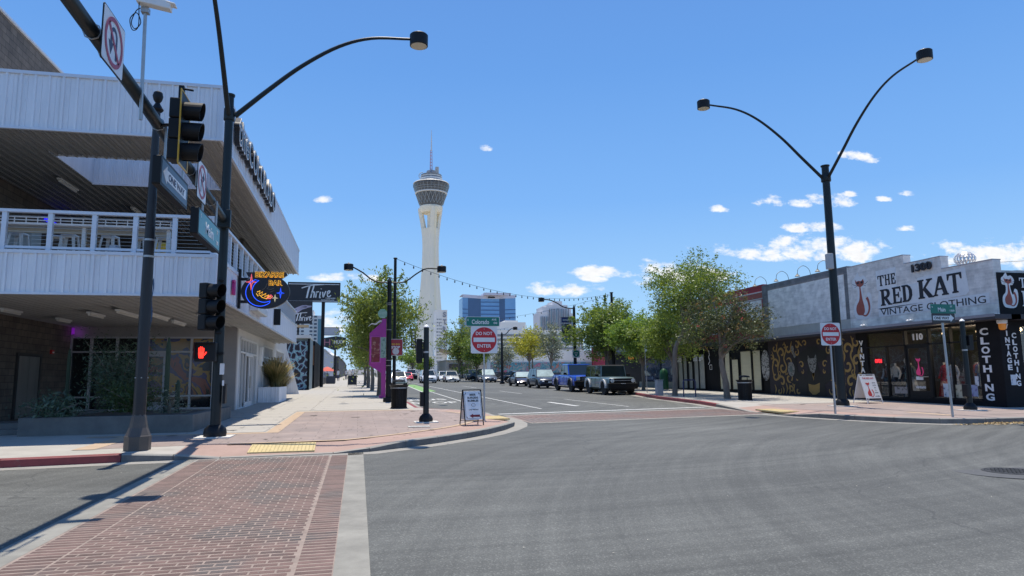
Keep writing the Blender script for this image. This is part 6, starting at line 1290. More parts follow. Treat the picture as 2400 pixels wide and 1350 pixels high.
def mp(nm, pts, m, b): g = MB(); g.prism([(p[0], p[1]) for p in pts], (XW-b, fy, 0), U_, Z3, .003); g.build(nm, m, mu, world=True)
mp('figure_hat', [(-1.15, 2.55), (-.9, 2.75), (-.5, 2.85), (-.35, 3.0), (.35, 3.0), (.5, 2.85), (.95, 2.75), (1.15, 2.5), (.9, 2.3), (.5, 2.2), (-.5, 2.2), (-.9, 2.3)], BK, .014)
mp('figure_body', [(-.55, .55), (-.5, 1.5), (-1.2, 1.7), (-1.3, 2.5), (-1.5, 2.9), (-1.62, 2.85), (-1.5, 2.3), (-1.5, 1.5), (-.9, 1.15), (-1.6, 1.25), (-2.0, 1.35), (-2.0, 1.28), (-1.5, 1.1), (-1.0, .55)], BK, .012)
mp('figure_body', [(-.5, .55), (-.5, 1.6), (-.3, 2.25), (.3, 2.25), (.55, 1.6), (1.2, 1.65), (1.45, 2.4), (1.6, 2.9), (1.72, 2.85), (1.65, 2.2), (1.5, 1.45), (.8, 1.1), (.9, .55)], BK, .012)
mp('bodice', [(-.42, 1.15), (-.1, 1.1), (.1, 1.1), (.45, 1.2), (.4, .75), (.1, .62), (-.15, .62), (-.4, .8)], GO, .018); mp('necklace', [(-.08, 1.5), (.08, 1.5), (.1, 1.75), (0, 1.3), (-.1, 1.75)], GO, .018)
CF = mat('cat_face_paint', (.25, .25, .24), .6, spot=(16, .5, (.03, .03, .03), .9)); mp('cat_face', [(-.32, 2.58), (-.2, 2.4), (.15, 2.42), (.3, 2.62), (.33, 2.25), (.24, 1.95), (.12, 1.72), (-.04, 1.68), (-.2, 1.8), (-.28, 2.0), (-.36, 2.3)], CF, .020)
for s_ in (-1, 1): mp('eye', [(s_*.08, 2.12), (s_*.22, 2.18), (s_*.24, 2.12), (s_*.12, 2.07)], BK, .024)
mp('nose', [(-.07, 1.9), (.05, 1.9), (-.01, 1.82)], BK, .024)
mp('medallion', [(a-1.75, b+1.9) for a, b in circ(.28, 20, 0, 0, .38)], CF, .020); mp('medallion_core', [(a-1.75, b+1.9) for a, b in circ(.12, 14, 0, 0, .18)], mat('medal_teal', (.1, .14, .14), .6), .024)
for (a, b, r) in ((-1.55, 2.95, .13), (-1.4, 2.6, .1), (-1.5, 2.75, .09), (1.9, 2.9, .12), (1.95, 2.65, .1)): mp('pale_flower', [(x_+a, z_+b) for x_, z_ in circ(r, 9, 0, 0, r*1.3)], CF, .026)
# oval painted panel, dark bay and shutters of the next shops
nx_ = thing('shuttered_shops', 'row of black shopfronts with drawn tan blinds under a red striped parapet', 'building', (22.2, 34, 0))
g = MB(); g.box(22.2, 22.5, 33.9, 60, .3, 3.55); g.build('front_wall', blackw, nx_, world=True)
pr = mat('parapet_red', (.33, .025, .035), .7, var=.12, scale=2); pr2 = mat('parapet_rust', (.38, .10, .07), .7, var=.1)
g = MB(); g.box(22.2, 22.5, 34.22, 45, 3.62, 6.7); g.build('parapet', pr, nx_, world=True)
g = MB(); g.box(22.17, 22.2, 34.25, 44.9, 6.25, 6.32); g.box(22.17, 22.2, 34.25, 44.9, 5.88, 5.94); g.box(22.165, 22.2, 34.25, 44.9, 4.6, 4.66); g.box(22.165, 22.2, 34.25, 44.9, 4.2, 4.26); g.build('pale_stripe', mat('stripe_pale', (.6, .55, .52), .7), nx_, world=True)
g = MB(); g.box(22.175, 22.2, 34.25, 44.9, 5.96, 6.23); g.box(22.175, 22.2, 34.25, 44.9, 4.28, 4.58); g.build('rust_stripe', pr2, nx_, world=True)
g = MB(); g.box(22.172, 22.2, 34.4, 44.8, 4.72, 5.85); g.build('grey_field', lavp, nx_, world=True)
g = MB(); g.prism([(0, 0), (.15, .7), (.45, 1.0), (.8, .75), (1.6, .45), (1.7, .1)], (22.17, 37.6, 4.9), U_, Z3, .03); g.build('painted_emblem', pr2, nx_, world=True)
g = MB(); g.box(21.6, 22.4, 34.7, 60, 3.5, 3.66); g.build('awning', mat('dark_awning', (.035, .034, .045)), nx_, world=True)
g = MB(); g.box(22.2, 22.6, 45, 62, 3.62, 6.0); g.build('parapet', mat('parapet_grey', (.3, .28, .27), .8), nx_, world=True)
g = MB(); g.prism([(0, 0), (1.4, .35), (2.2, .2), (2.2, -.02), (1.3, .05), (.1, -.12)], (21.55, 43.2, 3.7), U_, Z3, .06); g.build('red_sign_board', mat('sign_board_red', (.42, .03, .05), .5), nx_, world=True)
g = MB(); g.box(21.5, 21.7, 41, 47.6, 3.52, 3.68); g.build('rust_beam', mat('rust_beam', (.35, .14, .1), .6), nx_, world=True)
blind = mat('tan_blind', (.56, .53, .38), .6, var=.08, scale=1.5, stretch=(1, 1, 6)); blind2 = mat('grey_blind', (.38, .38, .34), .5, var=.15)
wy = [(34.75, 35.6), (35.7, 36.9), (37.1, 37.9), (38.05, 38.7), (38.75, 39.35), (41.2, 42.0), (42.05, 42.7), (42.9, 43.5), (43.7, 44.3), (44.35, 45.1)]
for i, (a, b) in enumerate(wy):
    zt = 3.05 if i not in (2, 7) else 2.6
    fr = MB(); fr.box(22.12, 22.2, a-.03, a+.03, .75, zt); fr.box(22.12, 22.2, b-.03, b+.03, .75, zt); fr.box(22.12, 22.2, a+.03, b-.03, zt-.05, zt); fr.box(22.12, 22.2, a+.03, b-.03, .72, .78); f = fr.build('window', M['bpaint'], nx_, world=True)
    p = MB(); p.box(22.17, 22.19, a+.03, b-.03, .78, zt-.05); p.build('blind', blind if i < 5 else blind2, f, world=True)
t = thing('shop_lettering', 'white brush lettering on the window glass of the far blind shop', 'sign', (22.1, 44, 2.7))
for y, s_ in ((44.75, 'so'), (42.4, 'ous'), (41.6, 'go')): txt('letters', s_, (22.11, y, 2.72), U_, Z3, .3, .005, kw, t, width=.6, bold=.04)
g = MB(); ribbon(g, spline([(0, .5), (.08, .2), (-.02, .05), (.1, -.2), (-.12, -.42)], 5), .05, (22.19, 40.7, 2.75), U_, Z3, 0, .005); g.build('brush_stroke', kw, t, world=True)
g = MB(); ribbon(g, [(-.14, .14), (.14, .14), (.14, -.14), (-.14, -.14), (-.14, .14)], .04, (22.19, 40.5, 2.15), U_, Z3, 0, .005); g.build('square_mark', kw, t, world=True)
t = thing('carved_oval_panel', 'black and white patterned oval medallion between the blinds and the gold mural', 'wall art', (22.1, 34.2, 2))
g = MB(); g.prism(circ(.38, 24, 0, 0, .85), (22.18, 34.3, 2.15), U_, Z3, .05); g.build('oval', mat('oval_pattern', (.4, .4, .4), .6, spot=(11, .48, (.02, .02, .02), 1)), t, world=True)
# glazed shop further on
g = MB(); g.box(22.14, 22.17, 46.0, 47.8, 1.2, 3.3); g.box(22.14, 22.17, 48.0, 51.5, 1.2, 3.3); g.build('window_pane', mat('navy_glass', (.02, .035, .07), .05, spot=(1.6, .56, (.25, .3, .38), .5)), nx_, world=True)
g = MB(); g.box(22.12, 22.19, 45.9, 52, .75, 1.2); g.build('stall_riser', mat('riser_grey', (.2, .22, .2), .8), nx_, world=True)
txt('shop_number', '1216', (22.1, 53.5, 3.2), U_, Z3, .35, .02, mat('number_orange', (.6, .22, .03), .5, emit=(.8, .25, .02), es=.3), nx_, width=1.1, bold=.05)
for i in range(3):
    t = thing('overhead_wire', 'thin overhead wire crossing the sky at the right edge, '+('top', 'middle', 'lowest')[i]+' of three', 'wire', (30, 30, 6)); g = MB(); g.tube([(27.5, 30, 7.1-.38*i), (60, 30+4*i, 9.4-.45*i)], .012, 4); g.build('cable', M['rubber'], t, world=True)
# ================================================================ TREES AND PLANTS
def leafmat(name, col, var=.5, trans=.35):
    m = bpy.data.materials.new(name); m.use_nodes = True; t = m.node_tree; N = t.nodes; L = t.links; N.clear()
    o = N.new('ShaderNodeOutputMaterial'); d = N.new('ShaderNodeBsdfDiffuse'); tr = N.new('ShaderNodeBsdfTranslucent'); gl = N.new('ShaderNodeBsdfGlossy'); gl.inputs['Roughness'].default_value = .45; gl.inputs[0].default_value = (.6, .65, .6, 1)
    mx = N.new('ShaderNodeMixShader'); mx.inputs[0].default_value = trans; m2 = N.new('ShaderNodeMixShader'); m2.inputs[0].default_value = .06
    g = N.new('ShaderNodeNewGeometry'); r = N.new('ShaderNodeValToRGB'); L.new(g.outputs['Random Per Island'], r.inputs[0]); e = r.color_ramp.elements
    c = Vector(col); e[0].color = (*(c*(1-var)), 1); e[1].color = (*(Vector((c.x*1.25, c.y*1.12, c.z))*(1+var*.5)), 1); q = e.new(.5); q.color = (*c, 1)
    L.new(r.outputs[0], d.inputs[0]); v = N.new('ShaderNodeVectorMath'); v.operation = 'MULTIPLY'; L.new(r.outputs[0], v.inputs[0]); v.inputs[1].default_value = (1.5, 1.5, .7); L.new(v.outputs[0], tr.inputs[0])
    L.new(d.outputs[0], mx.inputs[1]); L.new(tr.outputs[0], mx.inputs[2]); L.new(mx.outputs[0], m2.inputs[1]); L.new(gl.outputs[0], m2.inputs[2]); L.new(m2.outputs[0], o.inputs[0]); return m
BARK = mat('tree_bark', (.20, .165, .135), .9, var=.3, scale=7, bump=.8, bscale=18, stretch=(1, 1, .3))
def leafmesh(name, centres, size, rs, m, aspect=.38, droop=.0, jit=.25):
    n = len(centres); d = rs.randn(n, 3); d[:, 2] = d[:, 2]*.7-droop; d /= np.linalg.norm(d, axis=1)[:, None]
    e = rs.randn(n, 3); e -= d*(e*d).sum(1)[:, None]; e /= np.linalg.norm(e, axis=1)[:, None]
    s = size*(1+jit*rs.randn(n)).clip(.4, 1.8)[:, None]
    V = np.stack([centres-d*s, centres+e*s*aspect, centres+d*s, centres-e*s*aspect], 1).reshape(-1, 3)
    me = bpy.data.meshes.new(name); me.vertices.add(4*n); me.vertices.foreach_set('co', V.astype('f').ravel())
    me.loops.add(4*n); me.loops.foreach_set('vertex_index', np.arange(4*n, dtype='i')); me.polygons.add(n); me.polygons.foreach_set('loop_start', np.arange(0, 4*n, 4, dtype='i'))
    try: me.polygons.foreach_set('loop_total', np.full(n, 4, 'i'))
    except Exception: pass
    me.materials.append(m); me.update(); me.validate(); return me
def tree(lab, x, y, cz, rx, rz, n, size, m, seed, trunk_r=.13, lean=0, cx=None, ry=None, droop=.0, nclump=46, group=None, fork=.35, thin=1.0, hang=0, name='street_tree', cr=None):
    rs = np.random.RandomState(seed); z0 = gz(y)+.12; t = thing(name, lab, 'tree', (x, y, z0), group=group)
    ccx = (cx if cx is not None else x); ry = ry or rx; c0 = np.array([ccx-x, 0, cz-z0])
    # uneven clumps through the crown's volume, denser towards the rim
    u = rs.randn(nclump, 3); u /= np.linalg.norm(u, axis=1)[:, None]; rad = rs.rand(nclump)**.45
    lump = 1+.16*np.sin(u[:, 0]*4+seed)+.14*np.sin(u[:, 1]*5+seed*2)+.12*np.sin(u[:, 2]*6+seed*3)
    cl = c0+u*rad[:, None]*np.array([rx, ry, rz])*.86*lump[:, None]
    crad = (cr or .24*min(rx, rz)+.12)*(.6+.8*rs.rand(nclump))
    w = crad**2; w /= w.sum(); ci = rs.choice(nclump, n, p=w)
    p = rs.randn(n, 3)*.55; p[:, 2] *= .75; P = cl[ci]+p*crad[ci][:, None]
    if hang:
        k = int(n*.4); ii = rs.choice(n, k); P[ii, 2] -= np.abs(rs.randn(k))*hang*(.5+.5*np.abs(P[ii, 0]-c0[0])/rx)
    # sprays sticking out
    sp_ = int(n*.06); d = rs.randn(24, 3); d[:, 2] = np.abs(d[:, 2])*.8; d /= np.linalg.norm(d, axis=1)[:, None]; si = rs.randint(0, 24, sp_); tt = rs.rand(sp_)
    S_ = c0+d[si]*np.array([rx, ry, rz])*(.85+.27*tt[:, None])+rs.randn(sp_, 3)*.07; P = np.vstack([P, S_])
    me = leafmesh('crown', P, size, rs, m, droop=droop); o = bpy.data.objects.new('crown', me); C.objects.link(o); o.parent = t
    g = MB(); fz = max(.8, (cz-z0)-rz*.95); fz = max(fz, (cz-z0)*fork); top = (c0[0]*.35+lean, 0, fz)
    g.lathe([(trunk_r*1.5, -.05), (trunk_r*1.12, .12)], (0, 0, 0), 10); P_ = spline([(0, 0, 0), (lean*.25+.03, .02, fz*.4), (lean*.7-.02, -.03, fz*.75), top], 4); k = len(P_)
    g.tube(P_, [trunk_r*(1.12-.35*i/k)*(1+.06*math.sin(i*2.1)) for i in range(k)], 10)
    order = np.argsort(-cl[:, 2])[::max(1, nclump//11)]
    for j in order:
        e = cl[j]; mid = (top[0]+(e[0]-top[0])*.45+rs.randn()*.08, (e[1])*.4+rs.randn()*.08, top[2]+(e[2]-top[2])*.6)
        Q = spline([top, mid, tuple(e)], 4); g.tube(Q, [trunk_r*.62*(1-.85*i/(len(Q)-1)) for i in range(len(Q))], 6)
    tk = g.build('trunk', BARK, t, smooth=True)
    return t
LM1 = leafmat('leaf_mesquite', (.19, .245, .06)); LM2 = leafmat('leaf_elm', (.17, .235, .055)); LM3 = leafmat('leaf_oleander', (.085, .10, .05), .6, .25); LM4 = leafmat('leaf_yellow', (.34, .34, .05)); LM5 = leafmat('leaf_grey', (.19, .215, .175), .5, .2); LM6 = leafmat('leaf_dark', (.09, .14, .10), .5, .25); LM7 = leafmat('leaf_bright', (.20, .30, .06))
GL = 'trees in the left pavement row'; GR = 'trees along the right pavement'
tree('feathery drooping mesquite tree nearest in the left row, behind the magenta totem', 1.21, 41.2, 5.4, 2.35, 2.65, 20000, .09, LM1, 4, .14, 0, 1.3, droop=.9, group=GL, hang=1.0, nclump=60)
tree('second mesquite tree of the left row, its crown merging behind the nearest', 1.0, 52, 5.1, 1.8, 2.2, 8000, .10, LM1, 5, .13, 0, .9, droop=.9, group=GL, hang=.8)
tree('third tree of the left row with low crown over the pavement', .85, 61.6, 4.8, 1.7, 2.0, 6000, .11, LM1, 6, .13, 0, .9, droop=.8, group=GL, hang=.7)
tree('fourth tree of the left row beside the string light pole', .66, 73, 5.0, 1.8, 2.0, 4500, .13, LM1, 8, .13, 0, 1.0, droop=.8, group=GL, hang=.6)
tree('fifth tree of the left row, small with distance', .8, 86, 5.1, 1.9, 2.1, 3500, .15, LM1, 9, .13, droop=.6, group=GL)
tree('farthest tree of the left row near the distant signal', 1.0, 104, 5.4, 2.0, 2.2, 3000, .18, LM1, 10, .13, droop=.6, group=GL)
tree('bright rounded tree beyond the red car left of the signal post', 10.3, 135, 5.3, 2.9, 2.1, 2600, .2, LM7, 11, .14, group=GR); tree('small green tree beyond the white car under the tower', 12.9, 140, 4.6, 2.0, 1.7, 2000, .2, LM2, 12, .12, group=GR)
tree('tall drooping tree left of the green Colorado sign', 14.4, 100, 6.6, 2.7, 3.6, 7000, .15, LM1, 13, .16, droop=.9, group=GR, hang=.8); tree('dark lower tree behind the left DO NOT ENTER sign', 16.3, 96, 5.1, 2.3, 2.4, 4500, .16, LM2, 14, .14, group=GR)
tree('thin grey leaved tree right of the left DO NOT ENTER sign', 19.3, 92, 4.7, 1.9, 2.0, 2200, .14, LM5, 15, .12, group=GR)
tree('yellow green tree with broad crown before the grey hotel', 20.0, 80, 5.3, 2.8, 1.9, 5200, .13, LM4, 16, .12, group=GR); tree('taller yellow green tree top behind the broad yellow one', 20.9, 82, 5.9, 1.7, 2.1, 2800, .13, LM4, 17, .1, group=GR)
tree('sparse silver grey tree between the yellow tree and the banner lamp', 21.3, 75, 5.4, 1.6, 2.4, 2300, .13, LM5, 18, .12, group=GR)
tree('big green tree behind the blue pickup at the slim pole', 18.7, 50, 5.15, 2.75, 2.55, 19000, .11, LM2, 19, .13, group=GR, nclump=60); tree('bushy green tree between the tall slim pole and the thin sign post', 19.0, 44, 4.2, 2.5, 1.95, 15000, .095, LM7, 20, .12, 0, 19.0, group=GR)
tree('tallest airy tree on the right pavement with clouds showing through', 16.45, 34, 6.1, 2.8, 2.2, 17000, .07, LM2, 21, .13, .25, 17.7, group=GR, nclump=64, thin=.8); tree('lower leafy part of a tree beside the tallest airy one', 17.9, 37, 4.1, 2.4, 1.6, 9000, .08, LM2, 26, .10, 0, 17.6, group=GR)
tree('reddish dark leaved tree with pink blossom nearest on the right pavement', 17.05, 29.7, 3.95, 2.2, 1.62, 11000, .062, LM3, 22, .14, -.25, 17.15, group=GR, nclump=90, cr=.38)
rs3 = np.random.RandomState(5)
def extra(parent_lab, nm, m, n, rx, rz, cz, size, x, y, seed):
    t = [o for o in bpy.data.objects if o.get('label') == parent_lab][0]; rs = np.random.RandomState(seed); u = rs.randn(n, 3); u /= np.linalg.norm(u, axis=1)[:, None]; P = u*np.array([rx, rx, rz])*(.7+.3*rs.rand(n, 1))+np.array([x-t.location.x, 0, cz-t.location.z])
    P = np.repeat(P, 7, 0)+rs.randn(n*7, 3)*.06
    me = leafmesh(nm, P, size, rs, m); o = bpy.data.objects.new(nm, me); C.objects.link(o); o.parent = t; o['kind'] = 'stuff'
extra('reddish dark leaved tree with pink blossom nearest on the right pavement', 'blossom', leafmat('blossom_pink', (.45, .10, .10), .3), 16, 2.0, 1.5, 4.2, .05, 17.15, 29.7, 3)
extra('reddish dark leaved tree with pink blossom nearest on the right pavement', 'rust_leaves', leafmat('rust_leaf', (.20, .13, .06), .4), 70, 2.1, 1.6, 4.25, .06, 17.15, 29.7, 4)
# planting in front of the left storefront
def shrub(lab, x, y, z, rx, rz, n, size, m, seed, name='desert_shrub', droop=0, nst=9, ry=None):
    rs = np.random.RandomState(seed); t = thing(name, lab, 'plant', (x, y, z)); tips = []
    g = MB()
    for i in range(nst):
        a = rs.rand()*6.28; r = rx*(.3+.7*rs.rand()); e = (math.cos(a)*r, math.sin(a)*r*(ry or rx)/rx, rz*(.7+1.2*rs.rand())); mid = (e[0]*.35, e[1]*.35, e[2]*.55); Q = spline([(0, 0, 0), mid, e], 5); g.tube(Q, [.025*(1-.8*k/len(Q)) for k in range(len(Q))], 5); tips += [Q[k] for k in range(3, len(Q))]
    g.build('stems', BARK, t)
    tips = np.array(tips); P = tips[rs.randint(0, len(tips), n)]+rs.randn(n, 3)*np.array([.2, .2, .16]); P[:, 2] = P[:, 2].clip(.03)
    me = leafmesh('foliage', P, size, rs, m, droop=droop, aspect=.22); o = bpy.data.objects.new('foliage', me); C.objects.link(o); o.parent = t; return t
shrub('large feathery desert shrub arching over the concrete planter left of the banner pole', -6.35, 20.6, .9, 1.35, 1.05, 8500, .05, LM6, 31, droop=.3, nst=24)
shrub('low green shrub spilling over the planter beside the big feathery one', -5.6, 19.2, .85, .75, .35, 4000, .04, leafmat('leaf_low', (.06, .10, .03)), 32, droop=.4, nst=14)
shrub('spiky dry plant hanging over the left end of the planter', -7.1, 18.5, .8, .6, .22, 900, .07, LM6, 33, droop=.6)
shrub('small scrubby plant near the right end of the planter', -4.7, 19.2, .8, .35, .2, 600, .04, LM5, 34)
def cactus(x, y, h, r, lab):
    t = thing('column_cactus', lab, 'cactus', (x, y, .8)); g = MB(); n = 20; vs = []; K = 8
    for k in range(K+1):
        f = k/K; rr = r*(1 if f < .85 else max(.15, math.sqrt(max(0, 1-((f-.85)/.16)**2))))
        for j in range(n): a = 2*PI*j/n; q_ = rr*(1 if j % 2 else .8); vs.append((q_*math.cos(a), q_*math.sin(a), f*h))
    g.add(vs, [(k*n+j, k*n+(j+1) % n, (k+1)*n+(j+1) % n, (k+1)*n+j) for k in range(K) for j in range(n)]+[tuple(range(K*n, (K+1)*n))]); g.build('stem', mat('cactus_green', (.035, .06, .035), .7, var=.2), t)
cactus(-4.85, 19.4, 1.95, .06, 'tall column cactus just right of the banner pole'); cactus(-4.60, 19.5, .85, .06, 'short column cactus beside the tall one'); cactus(-8.0+.55, 20.2, 1.7, .045, 'thin column cactus at the left end of the planter')
# ornamental grass in the white planter
gp = thing('metal_planter', 'white ribbed metal planter against the east wall of the left building', 'planter', (-4.1, 36, .6))
pm_ = ribs(3.4, .72, 'v', .02, .2).mesh('side', M['clad']); shared('side', pm_, gp, (.45, -1.7, -.02), (0, 0, PI/2)); pm2 = ribs(.95, .72, 'v', .02, .2).mesh('side', M['clad']); shared('side', pm2, gp, (-.5, -1.72, -.02), (0, 0, 0))
g = MB(); g.box(-4.6, -3.66, 34.3, 37.7, 1.22, 1.26); g.build('soil', M['concd'], gp, world=True)
rs4 = np.random.RandomState(9)
def grass_clump(lab, x, y, z, h, r, n, cols, seed):
    rs = np.random.RandomState(seed); t = thing('ornamental_grass', lab, 'grass plant', (x, y, z))
    for nm, m, k, hh in (('blades', cols[0], n, h), ('dry_plumes', cols[1], n//3, h*1.15)):
        vs = []; fs = []
        for i in range(k):
            a = rs.rand()*6.28; lean = rs.rand()**.7*r; b = rs.rand()*.25; w = .009 if nm == 'blades' else .016; P = []
            for q_ in range(5):
                f = q_/4; P.append((b*math.cos(a)+lean*f*f*math.cos(a), (b*math.sin(a)+lean*f*f*math.sin(a))*1.4, hh*(.8+.3*rs.rand() if False else 1)*(f-.28*f*f*(lean/r))))
            s_ = rs.uniform(.75, 1.1); o0 = len(vs); px_, py_ = -math.sin(a), math.cos(a)
            for q_, (X_, Y_, Z_) in enumerate(P): ww = w*(1-q_/4.6) if nm == 'blades' else w*(.3+.7*(q_ > 2)); vs += [(X_*s_-px_*ww, Y_*s_-py_*ww, Z_*s_), (X_*s_+px_*ww, Y_*s_+py_*ww, Z_*s_)]
            fs += [(o0+2*q_, o0+2*q_+1, o0+2*q_+3, o0+2*q_+2) for q_ in range(4)]
        g = MB(); g.add(vs, fs); o = g.build(nm, m, t); o['kind'] = 'stuff'
grass_clump('tall arching ornamental grass with pale plumes in the white metal planter', -4.05, 36.3, 1.2, 1.35, .95, 1500, (leafmat('grass_green', (.14, .14, .05), .5), leafmat('grass_straw', (.42, .34, .20), .3)), 1)
grass_clump('second clump of straw coloured grass at the far end of the white planter', -4.05, 38.2, .62, 1.5, .8, 900, (leafmat('grass_green2', (.16, .15, .06), .5), leafmat('grass_straw2', (.45, .37, .22), .3)), 2)
# ================================================================ VEHICLES (all face the camera: local -Y is the front)
CG = mat('car_glass', (.02, .03, .035), .04, spec=.9); CGL = mat('sunshade_glass', (.45, .55, .52), .15, spec=.8, var=.25, scale=2); CH_ = mat('chrome', (.6, .6, .62), .15, metal=.9); DK = mat('trim_black', (.008, .008, .009), .6, spec=.2); HL = mat('headlamp_glass', (.55, .58, .6), .08, spec=.9)
def paint(name, c, metal=.25): return mat(name, c, .28, metal=metal, coat=.8, var=.04, scale=.8)
def vehicle(name, lab, cat, x, y, L_, W_, H_, pm, kind='suv', shade=False, wheel=.36, group=None, rz=0, flare=None, roofm=None, detail=True, gh=None, clear=.24):
    t = thing(name, lab, cat, (x, y, gz(y)+.004), rz, group=group); t.rotation_euler = (math.atan(.012), 0, rz); w = W_/2; wr = wheel
    # side profile of the lower body: (y fraction, top z fraction, half width factor)
    belt = {'suv': .60, 'sedan': .62, 'van': .56, 'truck': .60, 'box': .60}[kind]*H_
    hood = {'suv': .56, 'sedan': .52, 'van': .52, 'truck': .60, 'box': .595}[kind]*H_
    nose = hood*(.72 if kind in ('sedan', 'van') else .86 if kind == 'suv' else .97)
    st = [(0, nose*.62 if kind not in ('box', 'truck') else nose*.9, .90), (.02, nose*.86 if kind not in ('box', 'truck') else nose*.97, .95), (.05, nose, .98), (.14, hood*.95+nose*.05, 1), (.26, hood, 1), (.30, belt, 1), (.72, belt, 1), (.90, belt*(.99 if kind != 'sedan' else .97), .99), (.98, belt*(.96 if kind != 'sedan' else .90), .96), (1, belt*.85, .93)]
    if kind == 'truck': st = st[:6]+[(.66, belt, 1), (.985, belt, 1), (1, belt*.95, .98)]
    g = MB(); vs = []
    zb = clear
    for fy, zt, k in st:
        yy = fy*L_; ww = w*k; m_ = zb+(zt-zb)*.55
        vs += [(-ww*.86, yy, zb), (-ww*.985, yy, zb+.10), (-ww, yy, m_), (-ww*.955, yy, zt-.07), (-ww*.86, yy, zt), (0, yy, zt+.025), (ww*.86, yy, zt), (ww*.955, yy, zt-.07), (ww, yy, m_), (ww*.985, yy, zb+.10), (ww*.86, yy, zb)]
    n = 11; k_ = len(st); fs = [(i*n+j, i*n+(j+1) % n, (i+1)*n+(j+1) % n, (i+1)*n+j) for i in range(k_-1) for j in range(n)]+[tuple(range(n)), tuple(range((k_-1)*n+n-1, (k_-1)*n-1, -1))]
    g.add(vs, fs); body = g.build('body', pm, t, smooth=True, bevel=.02)
    # glasshouse
    G = {'suv': (.27, .96, .40, .90), 'sedan': (.27, .90, .42, .72), 'van': (.18, .97, .36, .93), 'truck': (.29, .66, .37, .635), 'box': (.315, .97, .345, .955)}[kind]
    y0, y1, y2, y3 = [a*L_ for a in G]; iw, it = w*.90, w*(.74 if kind not in ('box', 'truck') else .82); zt = H_-.05; zbq = belt-.03
    B = [(-iw, y0, zbq), (iw, y0, zbq), (iw, y1, zbq), (-iw, y1, zbq)]; T = [(-it, y2, zt), (it, y2, zt), (it, y3, zt), (-it, y3, zt)]
    def lerp(a, b, f): return tuple(a[i]+(b[i]-a[i])*f for i in range(3))
    def pane(nm, a, b, c, d, m, e=.05):
        # inset quad a,b (bottom) c,d (top)
        cen = Vector(a)+Vector(b)+Vector(c)+Vector(d); cen /= 4
        q = [Vector(v)+(cen-Vector(v)).normalized()*e for v in (a, b, c, d)]; nn = (q[1]-q[0]).cross(q[3]-q[0]).normalized()
        k = MB(); k.add([v+nn*.012 for v in q]+[v-nn*.02 for v in q], [(0, 1, 2, 3), (7, 6, 5, 4), (0, 4, 5, 1), (1, 5, 6, 2), (2, 6, 7, 3), (3, 7, 4, 0)]); return k.build(nm, m, t)
    g = MB(); g.add(B+T, [(0, 1, 5, 4), (1, 2, 6, 5), (2, 3, 7, 6), (3, 0, 4, 7), (4, 5, 6, 7)]); g.build('cabin', pm, t, bevel=.03)
    pane('windscreen', B[0], B[1], T[1], T[0], CGL if shade else CG, .07)
    for s_ in (0, 1):
        a, b, c, d = (B[3], B[0], T[0], T[3]) if s_ == 0 else (B[1], B[2], T[2], T[1])
        ns = 2 if kind in ('sedan', 'truck') else 3
        for i in range(ns):
            f0, f1 = i/ns, (i+1)/ns; pane('side_window', lerp(a, b, f0), lerp(a, b, f1), lerp(d, c, f1), lerp(d, c, f0), CG, .055)
    pane('rear_window', B[2], B[3], T[3], T[2], CG, .08)
    g = MB(); e = .02; g.add([(-it-e, y2-e, zt), (it+e, y2-e, zt), (it+e, y3+e, zt), (-it-e, y3+e, zt), (-it*.9, y2+.12, H_), (it*.9, y2+.12, H_), (it*.9, y3-.12, H_), (-it*.9, y3-.12, H_)], [(0, 1, 5, 4), (1, 2, 6, 5), (2, 3, 7, 6), (3, 0, 4, 7), (4, 5, 6, 7), (3, 2, 1, 0)]); g.build('roof', roofm or pm, t, smooth=False)
    # wheels
    for sx in (-1, 1):
        for fy in (.175, .80 if kind != 'truck' else .79):
            yy = fy*L_; wh = MB(); xw = sx*(w-.13)
            wh.lathe([(wr*.62, -.115), (wr*.93, -.115), (wr, -.08), (wr, .08), (wr*.93, .115), (wr*.62, .115)], (xw, yy, wr), 24, axis='x'); whl = wh.build('wheel', M['rubber'], t, smooth=True)
            rm_ = MB(); xo = xw+sx*.112; rm_.lathe([(wr*.62, -.012), (wr*.58, .006), (wr*.52, .004)], (xo, yy, wr), 20, axis='x')
            for q_ in range(6): a = q_*PI/3; rm_.obox((xo+sx*.004, yy+math.cos(a)*wr*.32, wr+math.sin(a)*wr*.32), (1, 0, 0), (0, math.cos(a), math.sin(a)), (0, -math.sin(a), math.cos(a)), .006, wr*.26, wr*.06)
            rm_.build('rim', CH_ if not flare else DK, whl)
            ar = MB(); P0 = []; nn_ = 14
            for q_ in range(nn_+1):
                a = PI*q_/nn_; P0.append((a, math.cos(a), math.sin(a)))
            r0, r1 = wr*1.04, wr*1.04+(.11 if flare else .045); xa, xb = sx*(w-.02), sx*(w+(.07 if flare else .012)); vv = []
            for a, c_, s__ in P0:
                for r in (r0, r1):
                    for xx_ in (xa, xb): vv.append((xx_, yy+c_*r, wr+s__*r))
            ff = []
            for q_ in range(nn_): a = q_*4; b = a+4; ff += [(a+1, b+1, b+3, a+3), (a+2, a+3, b+3, b+2), (a, b, b+1, a+1), (a, a+2, b+2, b)]
            ar.add(vv, ff); ar.build('wheel_arch', flare or DK, t)
            wl = MB(); wl.prism([(c_*r0, s__*r0) for a, c_, s__ in P0]+[(-r0, -.08), (r0, -.08)], (sx*(w-.015) if sx > 0 else -(w+.004)+.0, yy, wr), Y3, Z3, .019); wl.build('wheel_well', mat('wheel_well', (.006, .006, .006), .9), t)
    # front
    yf = -.015
